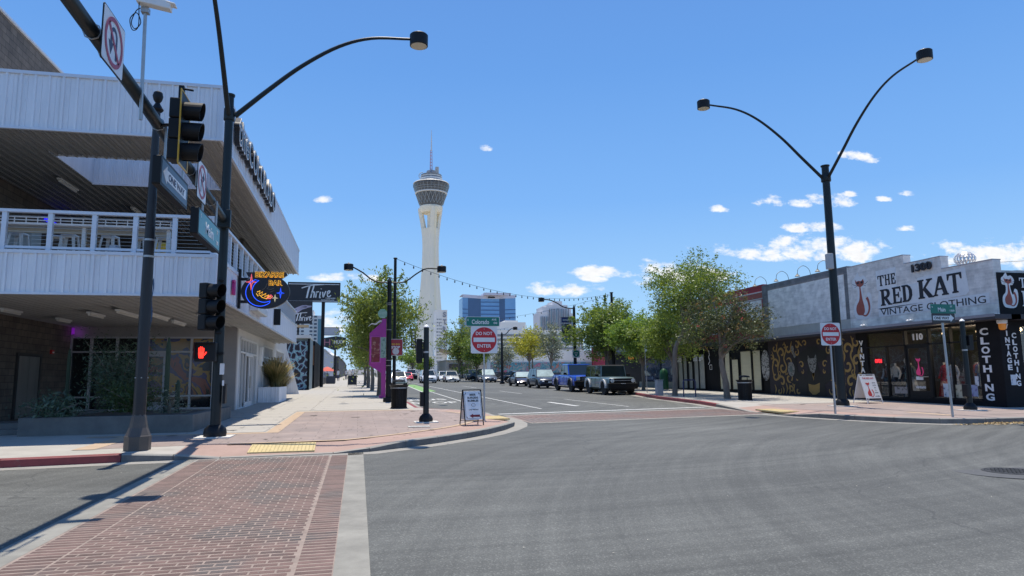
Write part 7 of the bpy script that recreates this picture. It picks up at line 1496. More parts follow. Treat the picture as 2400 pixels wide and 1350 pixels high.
    if kind in ('box', 'truck'):
        g = MB(); g.box(-w*.86, w*.86, yf-.03, .05, hood*.66, hood*.93); g.build('grille', DK, t, bevel=.02)
        g = MB()
        if kind == 'box': g.box(-w*.55, w*.55, yf-.045, yf-.03, hood*.79, hood*.82)
        else:
            for q_ in range(4): g.box(-w*.5, w*.5, yf-.045, yf-.03, hood*(.68+.055*q_), hood*(.70+.055*q_))
        g.build('grille_bar', mat('grille_bar_grey', (.3, .3, .3), .5), t)
        g = MB(); g.box(-w*.99, w*.99, yf-.16, .12, clear+.02, hood*.66); g.box(-w*.8, w*.8, yf-.05, .3, clear-.1, clear+.03); g.build('bumper', DK, t, bevel=.04)
        for sx in (-1, 1):
            g = MB()
            if kind == 'box': g.lathe([(.12, 0), (.13, -.03), (.08, -.045)], (sx*w*.70, yf-.03, hood*.80), 16, axis='y')
            else: g.box(sx*w*.74-.13, sx*w*.74+.13, yf-.05, yf-.02, hood*.70, hood*.90)
            g.build('headlight', HL, t)
    else:
        g = MB(); g.box(-w*.50, w*.50, yf, .12, nose*.66, nose*.84); g.build('grille', DK, t, bevel=.02)
        g = MB(); g.box(-w*.82, w*.82, yf-.015, .14, clear+.02, nose*.46); g.build('bumper', DK, t, bevel=.03)
        for sx in (-1, 1): g = MB(); g.add([(sx*w*.52, yf, nose*.72), (sx*w*.93, .10, nose*.74), (sx*w*.95, .22, nose*.90), (sx*w*.54, .06, nose*.86), (sx*w*.52, .2, nose*.70), (sx*w*.90, .3, nose*.72)], [(0, 1, 2, 3), (0, 4, 5, 1), (3, 2, 5, 4)]); g.build('headlight', HL, t)
    g = MB(); g.box(-.16, .16, yf-(.155 if kind in ('box', 'truck') else .03), yf+.02-(.14 if kind in ('box', 'truck') else 0), clear+.24, clear+.36); g.build('number_plate', SW, t)
    for sx in (-1, 1): g = MB(); g.obox((sx*(w+.10), y0+.22, belt+.10), (1, 0, 0), (0, 1, 0), (0, 0, 1), .11, .07, .075); g.obox((sx*(w-.03), y0+.24, belt+.03), (1, 0, 0), (0, 1, 0), (0, 0, 1), .06, .03, .02); g.build('wing_mirror', DK if kind in ('box', 'truck') else pm, t, bevel=.02)
    if detail:
        g = MB()
        for sx in (-1, 1):
            for fy in ((.30, .50, .68) if kind != 'truck' else (.33, .48, .65)): g.box(sx*w*1.0-.004, sx*w*1.0+.004, fy*L_, fy*L_+.012, clear+.14, belt-.1)
            for fy in (.45, .63): g.box(sx*(w+.004)-.012, sx*(w+.004)+.012, fy*L_, fy*L_+.16, belt-.16, belt-.13)
        g.build('door_gaps', DK, t)
        g = MB(); g.box(-w*.8, w*.8, .2, L_*.97, clear-.06, clear+.04); g.build('underbody', mat('wheel_well', (.006, .006, .006)), t)
    return t
GP = 'vehicles parked along the right kerb'
teal = paint('teal_grey_paint', (.14, .20, .215), .1); tt_ = vehicle('off_road_car', 'boxy teal grey off-road car with black soft top parked nearest on the right', 'car', 15.85, 39.9, 4.6, 1.93, 1.86, teal, 'box', wheel=.43, group=GP, flare=mat('flare_grey', (.5, .5, .5), .5), roofm=mat('soft_top', (.014, .014, .016), .85), clear=.36)
blue_ = paint('bright_blue_paint', (.006, .08, .55), .3); tr = vehicle('pickup_truck', 'bright blue crew cab pickup truck parked behind the boxy teal car', 'truck', 15.85, 46.3, 5.7, 2.08, 1.98, blue_, 'truck', wheel=.44, group=GP, flare=mat('flare_dark', (.06, .06, .07), .5), clear=.38)
g = MB(); g.box(-.9, .9, 3.85, 5.6, 1.12, 1.19); g.build('bed_opening', DK, tr)
g = MB(); g.box(-1.03, -1.0, 1.3, 4.3, .38, .44); g.box(1.0, 1.03, 1.3, 4.3, .38, .44); g.build('side_step', CH_, tr)
vehicle('parked_car', 'dark blue grey crossover with sunshade parked behind the blue pickup', 'car', 15.85, 56.3, 4.7, 1.92, 1.66, paint('slate_paint', (.035, .045, .065)), 'suv', shade=True, group=GP)
vehicle('parked_car', 'dark plum grey saloon with bright sunshade, fourth from the boxy teal car', 'car', 15.85, 64.4, 4.7, 1.88, 1.46, paint('plum_paint', (.045, .04, .055)), 'sedan', shade=True, group=GP)
vehicle('parked_car', 'silver grey minivan with sunshade parked alone farther up the right kerb', 'van', 16.6, 87.5, 5.0, 1.98, 1.76, paint('silver_grey_paint', (.13, .15, .18)), 'van', shade=True, group=GP, detail=False)
vehicle('white_suv', 'white SUV driving towards the camera behind the short signal post', 'car', 8.85, 88, 4.6, 1.95, 1.70, paint('white_car_paint', (.66, .67, .68), 0), 'suv', detail=False)
vehicle('white_car', 'cream white saloon driving in the middle lane left of the dark tree', 'car', 12.4, 92, 4.5, 1.85, 1.52, paint('cream_car_paint', (.6, .6, .57), 0), 'sedan', detail=False)
vehicle('white_car', 'second pale car half hidden behind the cream white saloon', 'car', 12.6, 102, 4.5, 1.85, 1.5, paint('white_car_paint', (.66, .67, .68)), 'sedan', detail=False)
vehicle('dark_car', 'dark car between the white SUV and the cream saloon', 'car', 11.6, 112, 4.5, 1.9, 1.55, paint('navy_car', (.02, .03, .05)), 'suv', detail=False)
vehicle('red_car', 'small bright red car left of the white SUV', 'car', 7.75, 112, 4.4, 1.9, 1.36, paint('red_car_paint', (.5, .01, .03)), 'sedan', detail=False)
vehicle('white_pickup', 'white pickup behind the red car', 'truck', 9.5, 126, 5.2, 1.95, 1.85, paint('white_car_paint', (.66, .67, .68)), 'truck', detail=False)
vehicle('silver_car', 'silver saloon parked on the left behind the litter bin', 'car', 4.35, 76, 4.6, 1.82, 1.55, paint('silver_paint', (.45, .46, .46)), 'sedan', detail=False)
for i, (x, y, k, c, l) in enumerate(((4.5, 86, 'suv', (.03, .04, .05), 'dark blue grey SUV parked left behind the silver saloon'), (4.6, 94, 'truck', (.02, .02, .022), 'black pickup parked on the left behind the tree trunks'), (4.8, 103, 'suv', (.25, .27, .28), 'grey SUV parked farther up the left kerb'), (5.0, 113, 'sedan', (.5, .5, .5), 'pale car parked far up the left kerb'), (17.4, 98, 'sedan', (.02, .025, .03), 'dark saloon parked behind the silver minivan'), (17.7, 106, 'suv', (.03, .03, .03), 'black SUV parked beyond the silver minivan'))):
    vehicle('parked_car', l, 'car', x, y, 4.6, 1.88, 1.7 if k != 'sedan' else 1.48, paint('far_paint_%d' % i, c), k, detail=False)
for i, (x, y, c, l) in enumerate(((21.5, 82, (.03, .035, .05), 'dark car standing in the car park behind the plum saloon'), (24.5, 84, (.02, .02, .02), 'black car in the car park behind the blue pickup'), (19.5, 96, (.04, .04, .045), 'dark car in the car park below the thin grey tree'))):
    vehicle('parked_car', l, 'car', x, y, 4.5, 1.85, 1.5, paint('lot_paint_%d' % i, c), 'sedan', detail=False, rz=R(70))
# ================================================================ BACKGROUND
cream = mat('tower_cream_concrete', (.84, .78, .64), .8, var=.05, scale=.03); creaml = mat('tower_cream_light', (.86, .78, .58), .8)
TW = thing('observation_tower', 'very tall cream concrete observation tower with dark glass pod and red and white mast', 'tower', (98, 970, 0)); TX, TY = 98.7, 970
def hexsec(r, lw, z, tw=R(8)):
    P = []
    for k in range(3):
        a = -PI/2+k*2*PI/3+tw; u = Vector((math.cos(a), math.sin(a))); n = Vector((-u.y, u.x))
        for s_ in (-1, 1): p = u*r+n*s_*lw/2; P.append((TX+p.x, TY+p.y, z))
        b = a+PI/3; P.append((TX+math.cos(b)*(r*.5+lw*.28), TY+math.sin(b)*(r*.5+lw*.28), z))
    return P
prof = [(0, 27), (40, 23.5), (78, 19.2), (110, 16.2), (140, 13.4), (165, 12.0), (190, 11.4), (205, 12.0), (217, 13.5)]
g = MB(); vs = []
for z, r in prof: vs += hexsec(r, 8.5, z)
n = 9; g.add(vs, [(i*n+j, i*n+(j+1) % n, (i+1)*n+(j+1) % n, (i+1)*n+j) for i in range(len(prof)-1) for j in range(n)]); g.build('shaft', cream, TW, world=True)
for k in range(3):
    a = -PI/2+k*2*PI/3+R(8); u = Vector((math.cos(a), math.sin(a))); nn = Vector((-u.y, u.x)); g = MB(); vs = []
    for z, r, ri in ((203, 11.8, 5), (215, 13.2, 7.5), (228, 15.4, 10), (240, 17.8, 12.5), (247, 18.6, 5)):
        for rr, s_ in ((ri, -1), (r, -1), (r, 1), (ri, 1)): p = u*rr+nn*s_*4.2; vs.append((TX+p.x, TY+p.y, z))
    g.add(vs, [(i*4+j, i*4+(j+1) % 4, (i+1)*4+(j+1) % 4, (i+1)*4+j) for i in range(4) for j in range(4)]); g.build('leg', cream, TW, world=True)
g = MB(); g.lathe([(5.5, 200), (5.5, 248)], (TX, TY, 0), 12); g.build('core', cream, TW, world=True)
g = MB(); a = -PI/2+R(8); u = Vector((math.cos(a), math.sin(a))); nn = Vector((-u.y, u.x)); vs = []
for z, r in prof+[(228, 15.6), (246, 18.7)]:
    for s_ in (.3, 1.0): p = u*(r+.15)+nn*s_*4.25; vs.append((TX+p.x, TY+p.y, z))
g.add(vs, [(2*i, 2*i+1, 2*i+3, 2*i+2) for i in range(len(vs)//2-1)]); g.build('pale_edge_strip', creaml, TW, world=True)
g = MB(); g.lathe([(14, 240), (16.4, 243), (16.8, 249), (15.5, 250)], (TX, TY, 0), 36); g.build('collar', cream, TW, world=True, smooth=True)
pg = mat('pod_glass', (.07, .085, .10), .2, spec=.7, var=.5, scale=.25)
g = MB(); g.lathe([(15.8, 249.5), (17.2, 253), (22.2, 268)], (TX, TY, 0), 36); g.build('lower_pod', pg, TW, world=True)
g = MB(); g.lathe([(23.0, 269.5), (26.3, 280.5), (24.5, 283)], (TX, TY, 0), 36); g.build('upper_pod', pg, TW, world=True)
g = MB(); g.lathe([(22.4, 267.6), (23.4, 268.2), (23.4, 269.6), (22.6, 269.8)], (TX, TY, 0), 36); g.lathe([(25.6, 282.6), (26.2, 283), (25.0, 284.4), (20, 285)], (TX, TY, 0), 36); g.build('pale_ring', mat('ring_white', (.62, .62, .6), .5), TW, world=True)
st = mat('strut_grey', (.38, .42, .44), .5)
for i in range(22):
    a0 = 2*PI*i/22
    for s_ in (-1, 1):
        g = MB(); a1 = a0+s_*2*PI/22; g.tube([(TX+17.3*math.cos(a0), TY+17.3*math.sin(a0), 252), (TX+22.5*math.cos(a1), TY+22.5*math.sin(a1), 267.5)], .28, 4); g.build('diagonal_strut', st, TW, world=True)
for i in range(30): a = 2*PI*i/30; g = MB(); g.tube([(TX+23.2*math.cos(a), TY+23.2*math.sin(a), 270), (TX+26.5*math.cos(a), TY+26.5*math.sin(a), 280.5)], .2, 4); g.build('mullion', st, TW, world=True)
for z, r in ((273, 24.2), (276, 25.1)): g = MB(); g.tube([(TX+r*math.cos(2*PI*i/36), TY+r*math.sin(2*PI*i/36), z) for i in range(36)], .2, 4, closed=True); g.build('ring_rail', st, TW, world=True)
rfm = mat('top_deck', (.22, .24, .26), .5, metal=.3, var=.5, scale=.3)
g = MB(); g.lathe([(21, 283.5), (17, 287), (15.5, 291), (14.8, 295), (15.3, 296.5), (8, 298.5), (6.5, 303), (2.5, 304.5)], (TX, TY, 0), 30); g.build('top_deck', rfm, TW, world=True)
g = MB(); g.lathe([(16.4, 288), (16.5, 289.6), (16.1, 291)], (TX, TY, 0), 30); g.lathe([(15.6, 293), (15.7, 294.2)], (TX, TY, 0), 30); g.build('bright_band', mat('ring_white', (.62, .62, .6)), TW, world=True)
g = MB(); g.box(TX+6, TX+10.5, TY-4, TY+4, 296, 309); g.build('ride_tower', mat('ride_grey', (.45, .43, .4), .7), TW, world=True)
g = MB(); P = arc(5.2, 80, 280, TX-13.5, 292, 14); g.tube([(a, TY-10, b) for a, b in P], .5, 6); g.build('ride_track', st, TW, world=True)
g = MB(); g.tube([(TX-1.6, TY, 303), (TX-1.2, TY, 335)], [.6, .4], 6); g.tube([(TX+1.2, TY, 303), (TX+.8, TY, 335)], [.55, .35], 6); g.build('mast_lower', mat('mast_red', (.45, .20, .20), .6), TW, world=True)
g = MB(); g.tube([(TX, TY, 334), (TX, TY, 352), (TX, TY, 366)], [1.0, .7, .25], 8); g.build('mast_upper', mat('mast_white', (.62, .62, .62), .6), TW, world=True)
for i in range(6): g = MB(); g.box(TX-1.6, TX+1.3, TY-.4, TY+.4, 306+5*i, 306.6+5*i); g.build('mast_brace', mat('mast_red', (.45, .20, .20)), TW, world=True)
def block(name, lab, x0, x1, y0, y1, z1, m, cat='building', z0=0):
    t = thing(name, lab, cat, ((x0+x1)/2, y0, 0)); g = MB(); g.box(x0, x1, y0, y1, z0, z1); g.build('walls', m, t, world=True); g = MB(); g.box(x0-.01*(x1-x0), x1+.01*(x1-x0), y0-.3, y1, z1, z1+.012*(z1)+.1); g.build('parapet', m, t, world=True); return t
wg = mat('far_window', (.10, .12, .15), .3)
def grid_windows(t, x0, x1, y, z0, z1, nx, nz, fw=.6, fh=.55, m=wg, name='window'):
    g = MB(); w = (x1-x0)/nx; h = (z1-z0)/nz; n_ = 0
    k = MB(); k.box(-w*fw/2, w*fw/2, -.15, 0, -h*fh/2, h*fh/2); me = k.mesh(name, m); L0 = t.location
    if nx*nz <= 300:
        for i in range(nx):
            for j in range(nz): shared(name, me, t, (x0+(i+.5)*w-L0.x, y-L0.y, z0+(j+.5)*h-L0.z))
    else:
        for i in range(nx):
            for j in range(nz): x = x0+(i+.5)*w; z = z0+(j+.5)*h; g.box(x-w*fw/2, x+w*fw/2, y-.15, y, z-h*fh/2, z+h*fh/2)
        o = g.build(name+'s', m, t, world=True); o['kind'] = 'stuff'
hw = mat('hotel_white', (.78, .76, .72), .8)
t = block('hotel_block', 'cream hotel block with a column of vertical letters at the foot of the tall tower', 96, 111, 880, 905, 89, hw)
for i, ch in enumerate('STRAT'): txt('letter', ch, (107.5, 879.5, 84-9.5*i), X3, Z3, 7, .4, mat('letter_grey', (.28, .29, .33), .6), t, width=4.6, bold=.04)
grid_windows(t, 97, 104, 880, 22, 80, 3, 14, .5, .4)
t = block('hotel_block', 'broad grey hotel slab with horizontal bands below the blue tower', 133, 235, 700, 730, 51, hw); 
for i in range(9): g = MB(); g.box(133.5, 234.5, 699.4, 700, 8+4.6*i, 10.3+4.6*i); g.build('window_band', mat('band_window', (.22, .23, .24), .4), t, world=True)
g = MB(); g.box(140, 172, 702, 728, 51.5, 60); g.box(150, 164, 704, 728, 60, 62); g.build('roof_block', hw, t, world=True)
t = block('low_complex', 'pale casino podium beneath the tall tower with a brown canopy', 62, 96, 880, 905, 30, hw); g = MB(); g.prism([(0, 0), (26, -5), (26, -12), (0, -4)], (100, 876, 40), X3, Z3, 6); g.build('brown_canopy', mat('canopy_brown', (.32, .24, .15), .7), t, world=True); grid_windows(t, 63, 95, 880, 6, 28, 12, 6, .5, .4)
g = MB(); g.box(96, 125, 876, 879, 0, 12); g.build('lower_wing', hw, t, world=True)
bt = thing('blue_tower', 'broad deep blue glass hotel tower with pale roofline beyond the Colorado sign', 'tower', (320, 1700, 0))
seg = [(253, 268, 0, 6, (.15, .33, .58)), (268, 304, 6, 22, (.055, .12, .25)), (304, 352, 22, 20, (.15, .35, .64)), (352, 365, 20, 10, (.055, .12, .25)), (365, 390.5, 10, 0, (.17, .38, .66))]
lm = mat('lavender_roof', (.6, .6, .68), .7)
for i, (a, b, d0, d1, c) in enumerate(seg):
    g = MB(); g.add([(a, 1700+d0, 0), (b, 1700+d1, 0), (b, 1700+d1, 205), (a, 1700+d0, 205), (a, 1760, 0), (b, 1760, 0), (b, 1760, 205), (a, 1760, 205)], [(0, 1, 2, 3), (3, 2, 6, 7), (1, 5, 6, 2), (0, 3, 7, 4)]); g.build('facade', mat('blue_glass_%d' % i, c, .25, spec=.6, var=.10, scale=.03), bt, world=True)
    g = MB(); g.add([(a, 1699+d0, 205), (b, 1699+d1, 205), (b, 1699+d1, 213), (a, 1699+d0, 213), (a, 1760, 213), (b, 1760, 213)], [(0, 1, 2, 3), (3, 2, 5, 4)]); g.build('roofline', lm, bt, world=True)
    if i in (0, 2, 4):
        for q_ in range(14 if i == 2 else 12):
            g = MB(); z = 60+10.4*q_; g.add([(a, 1699.5+d0, z), (b, 1699.5+d1, z), (b, 1699.5+d1, z+2.2), (a, 1699.5+d0, z+2.2)], [(0, 1, 2, 3)]); g.build('floor_band', mat('blue_band', (.05, .12, .27), .3), bt, world=True)
g = MB(); g.box(310, 380, 1705, 1755, 213, 219); g.build('roof_block', lm, bt, world=True); g = MB(); g.box(322, 340, 1717, 1719, 207, 210); g.build('dark_sign', DK, bt, world=True)
ct = thing('condominium_tower', 'stepped grey high-rise with many vertical ribs right of the blue tower', 'tower', (440, 1500, 0)); cw_ = mat('condo_grey', (.70, .69, .70), .8); cdk = mat('condo_window', (.16, .19, .24), .4)
for a, b, h_ in ((401, 421, 150), (409, 433, 163), (419, 470, 168), (436, 458, 177), (458, 478, 160), (470, 486, 148)): g = MB(); g.box(a, b, 1500+(h_-140)*.3, 1560, 0, h_); g.build('wing', cw_, ct, world=True)
for i in range(20): x = 403+4.1*i; h_ = 140 if x < 420 else 158 if x < 470 else 142; g = MB(); g.box(x, x+1.7, 1498.5, 1500, 10, h_); g.build('window_strip', cdk if i % 3 else mat('condo_teal', (.14, .25, .32), .3), ct, world=True)
ft = thing('residential_tower', 'white residential tower with columns of balconies beyond the black and violet banner', 'tower', (-28, 400, 0))
g = MB(); g.box(-38, -25.5, 400, 415, 0, 41); g.box(-25.5, -20, 401, 414, 0, 38); g.build('walls', hw, ft, world=True); g = MB(); g.box(-22.9, -20.1, 400.6, 401, 6, 36); g.build('teal_glass', mat('teal_glass', (.10, .25, .30), .2), ft, world=True)
L0 = ft.location; k = MB(); k.box(-.75, .75, -.2, 0, -.55, .55); me = k.mesh('window', wg)
for i, x in enumerate((-36, -33.6, -31.2, -26.6, -24.3)):
    for j in range(15): shared('window', me, ft, (x-L0.x, (-.01 if x < -25.5 else .99), 8+2.1*j))
# left street side beyond the corner building
mb_ = thing('mural_building', 'building end wall painted with black, violet and turquoise cell shapes', 'building', (-4.7, 57, 0))
def cellmural():
    m = bpy.data.materials.new('cell_mural'); m.use_nodes = True; t = m.node_tree; N = t.nodes; L = t.links; b = N['Principled BSDF']; b.inputs['Roughness'].default_value = .6; g_ = N.new('ShaderNodeNewGeometry'); s = N.new('ShaderNodeVectorMath'); s.operation = 'MULTIPLY'; s.inputs[1].default_value = (2.3, 2.3, 1.7); L.new(g_.outputs['Position'], s.inputs[0])
    nz_ = N.new('ShaderNodeTexNoise'); nz_.inputs['Scale'].default_value = 1.2; L.new(s.outputs[0], nz_.inputs['Vector']); ad = N.new('ShaderNodeVectorMath'); ad.operation = 'ADD'; L.new(s.outputs[0], ad.inputs[0]); L.new(nz_.outputs['Color'], ad.inputs[1])
    v = N.new('ShaderNodeTexVoronoi'); v.feature = 'DISTANCE_TO_EDGE'; v.inputs['Scale'].default_value = 1.0; L.new(ad.outputs[0], v.inputs['Vector']); r = N.new('ShaderNodeValToRGB'); r.color_ramp.interpolation = 'CONSTANT'; L.new(v.outputs['Distance'], r.inputs[0]); e = r.color_ramp.elements
    e[0].color = (.10, .36, .38, 1); e[1].position = .15; e[1].color = (.012, .012, .02, 1)
    for p, c in ((.03, (.5, .5, .58)), (.055, (.06, .25, .28)), (.085, (.085, .06, .15))): q_ = e.new(p); q_.color = (*c, 1)
    L.new(r.outputs[0], b.inputs['Base Color']); return m
g = MB(); g.box(-16, -3.9, 57, 57.3, .5, 4.7); g.build('mural_wall', cellmural(), mb_, world=True); g = MB(); g.box(-16, -3.85, 57.3, 61, .5, 4.95); g.build('side_wall', mat('turquoise_grey_wall', (.28, .34, .35), .8, var=.2, scale=2), mb_, world=True); g = MB(); g.box(-16, -3.8, 56.9, 61, 4.95, 5.2); g.build('parapet', M['stucco'], mb_, world=True)
g = MB(); g.box(-4.0, -3.82, 56.9, 57.0, .7, 4.9); g.build('corner_post', DK, mb_, world=True)
dkb = thing('dark_shop_row', 'black fronted shops beyond the cell mural on the left', 'building', (-5, 62, 0)); g = MB(); g.box(-14, -3.75, 62, 71, .5, 5.0); g.build('walls', blackw, dkb, world=True); g = MB(); g.box(-4.4, -3.8, 61.9, 62, 2.9, 4.6); g.build('wood_panel', mat('wood_panel', (.22, .11, .06), .7), dkb, world=True)
t = block('pale_building', 'pale low building set back beyond the patio fence on the left', -18, -5.2, 110, 150, 6.2, mat('cool_grey_wall', (.42, .44, .48), .8)); 
t = block('dark_facades', 'row of dark shopfronts far up the left pavement', -14, -4.2, 152, 250, 6.5, mat('far_dark_wall', (.09, .085, .085), .8)); t = block('pale_facades', 'low pale buildings at the far end of the left pavement', -20, -6, 255, 330, 9, mat('far_pale_wall', (.4, .36, .31), .8))
t = thing('pylon_sign', 'big black pylon sign with white script lettering on a tall pole', 'sign', (-3.41, 67.5, 0)); g = MB(); g.tube([(-3.41, 67.5, .8), (-3.41, 67.5, 9.0)], .17, 8); g.build('pole', M['blackm'], t, world=True)
g = MB(); g.box(-6.7, -1.85, 67.3, 67.6, 9.0, 10.9); g.build('panel', mat('sign_charcoal', (.02, .02, .026), .5), t, world=True); g = MB(); g.box(-6.6, -1.95, 67.27, 67.29, 10.68, 10.74); g.box(-6.6, -1.95, 67.27, 67.29, 9.06, 9.11); g.build('pale_line', SW, t, world=True)
def thrive(par, o, s, m):
    g = MB(); S_ = lambda P, w: ribbon(g, [(a*s, b*s) for a, b in spline(P, 5)], w*s, o, X3, Z3, 0, .02)
    S_([(-1.0, .42), (-.6, .56), (-.1, .66), (.6, .72)], .07); S_([(-.42, .6), (-.52, .2), (-.62, -.32)], .12); S_([(-.12, .62), (-.25, .1), (-.34, -.3)], .1); S_([(-.28, 0), (-.12, .16), (-.08, .02), (-.12, -.28)], .09)
    S_([(.08, .18), (.02, -.28)], .09); S_([(.06, .02), (.16, .17), (.25, .14)], .07); S_([(.36, .16), (.30, -.26), (.38, -.24)], .09); S_([(.40, .36), (.41, .40)], .09); S_([(.52, .16), (.56, -.24), (.70, .12), (.76, .22)], .085)
    S_([(.86, -.0), (1.0, .10), (1.04, .22), (.94, .24), (.86, .08), (.88, -.16), (1.0, -.2), (1.12, -.08)], .08); g.build('script_lettering', m, par, world=True)
thrive(t, (-4.15, 67.28, 9.78), 1.28, SW); txt('letters', 'CANNABIS', (-2.75, 67.28, 9.38), X3, Z3, .11, .01, SW, t, width=.9, bold=.02); txt('letters', 'MARKETPLACE', (-3.0, 67.28, 9.2), X3, Z3, .11, .01, SW, t, width=1.2, bold=.02)
t = thing('wall_banner', 'black and violet banner with small white script above the cell mural building', 'banner', (-5.2, 62, 7)); g = MB(); g.box(-6.4, -4.05, 61.9, 62.1, 6.5, 8.5); g.build('panel', mat('sign_charcoal', (.02, .02, .026)), t, world=True)
g = MB(); 
for q_, (c) in enumerate((0, .28, .55)): ribbon(g, spline([(-1.1, .2+c), (-.4, .3+c*.8), (.3, .8+c*.4), (1.1, 1.0+c*.1)], 5), [.03]*3+[.14]*10+[.05]*3, (-5.2, 61.89, 7.0), X3, Z3, 0, .01)
g.build('violet_swoosh', mat('swoosh', (.35, .33, .45), .6), t, world=True); thrive(t, (-4.9, 61.88, 6.95), .72, SW); g = MB(); g.box(-6.4, -4.3, 61.3, 61.9, 6.15, 6.35); g.build('ledge', mat('wood_ledge', (.40, .29, .17), .7), t, world=True)
g = MB(); g.tube([(-5.2, 62, 5.0), (-5.2, 62, 6.5)], .08, 6); g.build('post', M['blackm'], t, world=True)
t = thing('hexagon_sign', 'dark shield shaped sign with pink monogram and four white letters on a post', 'sign', (-3.1, 90, 0)); g = MB(); g.prism([(-1.45, .45), (-1.3, .55), (.2, .8), (1.45, .6), (1.45, -.5), (0, -1.0), (-1.45, -.5)], (-3.05, 89.9, 6.35), X3, Z3, .15); g.build('panel', mat('sign_slate_dark', (.025, .03, .04), .5), t, world=True)
txt('letters', 'HUDL', (-2.45, 89.74, 6.38), X3, Z3, .50, .02, SW, t, width=1.35, bold=.03); txt('monogram', 'H', (-3.95, 89.74, 6.35), X3, Z3, .8, .02, mat('pink_grey', (.38, .16, .2), .5), t, width=.75, bold=.0)
g = MB(); g.tube([(-2.95, 90, 1), (-2.95, 90, 5.4)], .13, 6); g.build('post', M['blackm'], t, world=True); g = MB(); g.box(-4.45, -2.5, 89.9, 90.05, 7.25, 8.25); g.build('blank_panel', mat('blank_panel', (.42, .43, .47), .5), t, world=True); g = MB(); ribbon(g, [(-.98, -.5), (.98, -.5), (.98, .5), (-.98, .5), (-.98, -.5)], .06, (-3.47, 89.88, 7.75), X3, Z3, 0, .02); g.build('frame', DK, t, world=True)
t = thing('patio_fence', 'dark patio fence with printed panels beside the left pavement', 'fence', (-4, 80, 0))
for i in range(7): y = 76+3.2*i; x = -3.9+.0*i; g = MB(); g.box(x, x+.06, y, y+3.0, 1.1, 1.9); g.build('panel', mat('fence_panel', (.10, .09, .085), .7, spot=(5, .52, (.22, .19, .17), .7)), t, world=True); g = MB(); g.tube([(x+.03, y, 1.0), (x+.03, y, 2.5)], .04, 5); g.build('post', M['blackm'], t, world=True)
g = MB(); g.box(-4.3, -3.9, 76, 98, 1.0, 1.2); g.box(-12, -3.9, 75.9, 76, 1.1, 1.9); g.build('low_wall', mat('stone_low', (.14, .11, .08), .9), t, world=True)
t = thing('parasol', 'coral red parasol on the left patio', 'parasol', (-4.0, 93, 1.2)); g = MB(); g.lathe([(1.15, 2.75-1.2), (.6, 3.1-1.2), (.02, 3.35-1.2)], n=10, cap=False); g.build('canopy', mat('coral_cloth', (.60, .12, .08), .8), t); g = MB(); g.tube([(0, 0, 0), (0, 0, 2.1)], .03, 6); g.build('pole', M['blackm'], t)
t = thing('white_tent', 'small white pointed tent roof beyond the shield shaped sign', 'tent', (-7, 180, 0)); g = MB(); g.lathe([(2.6, 7.4), (.8, 8.4), (.05, 9.5)], (-7.4, 180, 0), 8, cap=False); g.build('canopy', mat('tent_white', (.75, .75, .76), .8), t, world=True); g = MB(); g.box(-11, -4.5, 181, 184, 0, 7.3); g.build('wall', mat('cool_grey_wall', (.42, .44, .48)), t, world=True)
t = thing('a_frame_board', 'black A-frame board standing on the left pavement by the trunks', 'sandwich board', (-.55, 66, gz(66)+.16)); aboard(t, .8, 1.1, .3, M['blackm'], None, False, SB)
t = thing('planter_box', 'small dark planter at the edge of the patio fence', 'planter', (-3.2, 84, gz(84)+.15)); g = MB(); g.box(-.5, .5, -.3, .3, 0, .9); g.build('body', mat('planter_slate', (.05, .055, .07), .7), t)
# a few distant walkers on the left pavement
def person(x, y, lab, top, legs, h=1.72, rz=0, step=.18):
    t = thing('person', lab, 'person', (x, y, gz(y)+.155), rz)
    vs = [(0, 0, .95), (0, 0, 1.2), (0, 0, 1.42), (0, 0, 1.52), (0, -.01, 1.66), (.10, 0, .9), (.11, -step, .48), (.11, -step*.4, .06), (-.10, 0, .9), (-.11, step*.6, .48), (-.11, step*1.5, .10), (.18, 0, 1.40), (.24, step*.5, 1.12), (.22, step*.2, .88), (-.18, 0, 1.40), (-.24, -step*.5, 1.12), (-.22, -step*.9, .90), (.11, -step*.4-.14, .03), (-.11, step*1.5-.13, .05)]
    es = [(0, 1), (1, 2), (2, 3), (3, 4), (0, 5), (5, 6), (6, 7), (7, 17), (0, 8), (8, 9), (9, 10), (10, 18), (2, 11), (11, 12), (12, 13), (2, 14), (14, 15), (15, 16)]
    rad = [.14, .13, .14, .055, .10, .09, .065, .045, .09, .065, .045, .055, .045, .035, .055, .045, .035, .035, .035]
    me = bpy.data.meshes.new('body'); me.from_pydata(vs, es, []); o = bpy.data.objects.new('body', me); C.objects.link(o); o.parent = t; me.materials.append(mat('skin', (.35, .2, .14), .6))
    sk = o.modifiers.new('s', 'SKIN'); 
    for i, r in enumerate(rad): me.skin_vertices[0].data[i].radius = (r, r*.8)
    me.skin_vertices[0].data[0].use_root = True; sb = o.modifiers.new('u', 'SUBSURF'); sb.levels = 1; sb.render_levels = 1
    g = MB(); g.lathe([(.17, .92), (.165, 1.15), (.20, 1.38), (.17, 1.46), (.07, 1.50)], n=12); s_ = g.build('shirt', mat('shirt_%s' % lab[:8].replace(' ', '_'), top, .85), t, smooth=True); s_.scale = (1, .72, 1)
    for sx, a, b in ((.11, -step, -step*.4), (-.11, step*.6, step*1.5)): g = MB(); g.tube([(sx*.9, 0, .95), (sx, a, .50), (sx, b, .16)], [.105, .08, .065], 8); g.build('trouser_leg', mat('trousers_%s' % lab[:8].replace(' ', '_'), legs, .85), t, smooth=True)
    g = MB(); g.lathe([(.06, 1.62), (.105, 1.68), (.10, 1.76), (.04, 1.80)], (0, .01, 0), 10); g.build('hair', mat('hair_dark', (.02, .015, .01), .8), t, smooth=True)
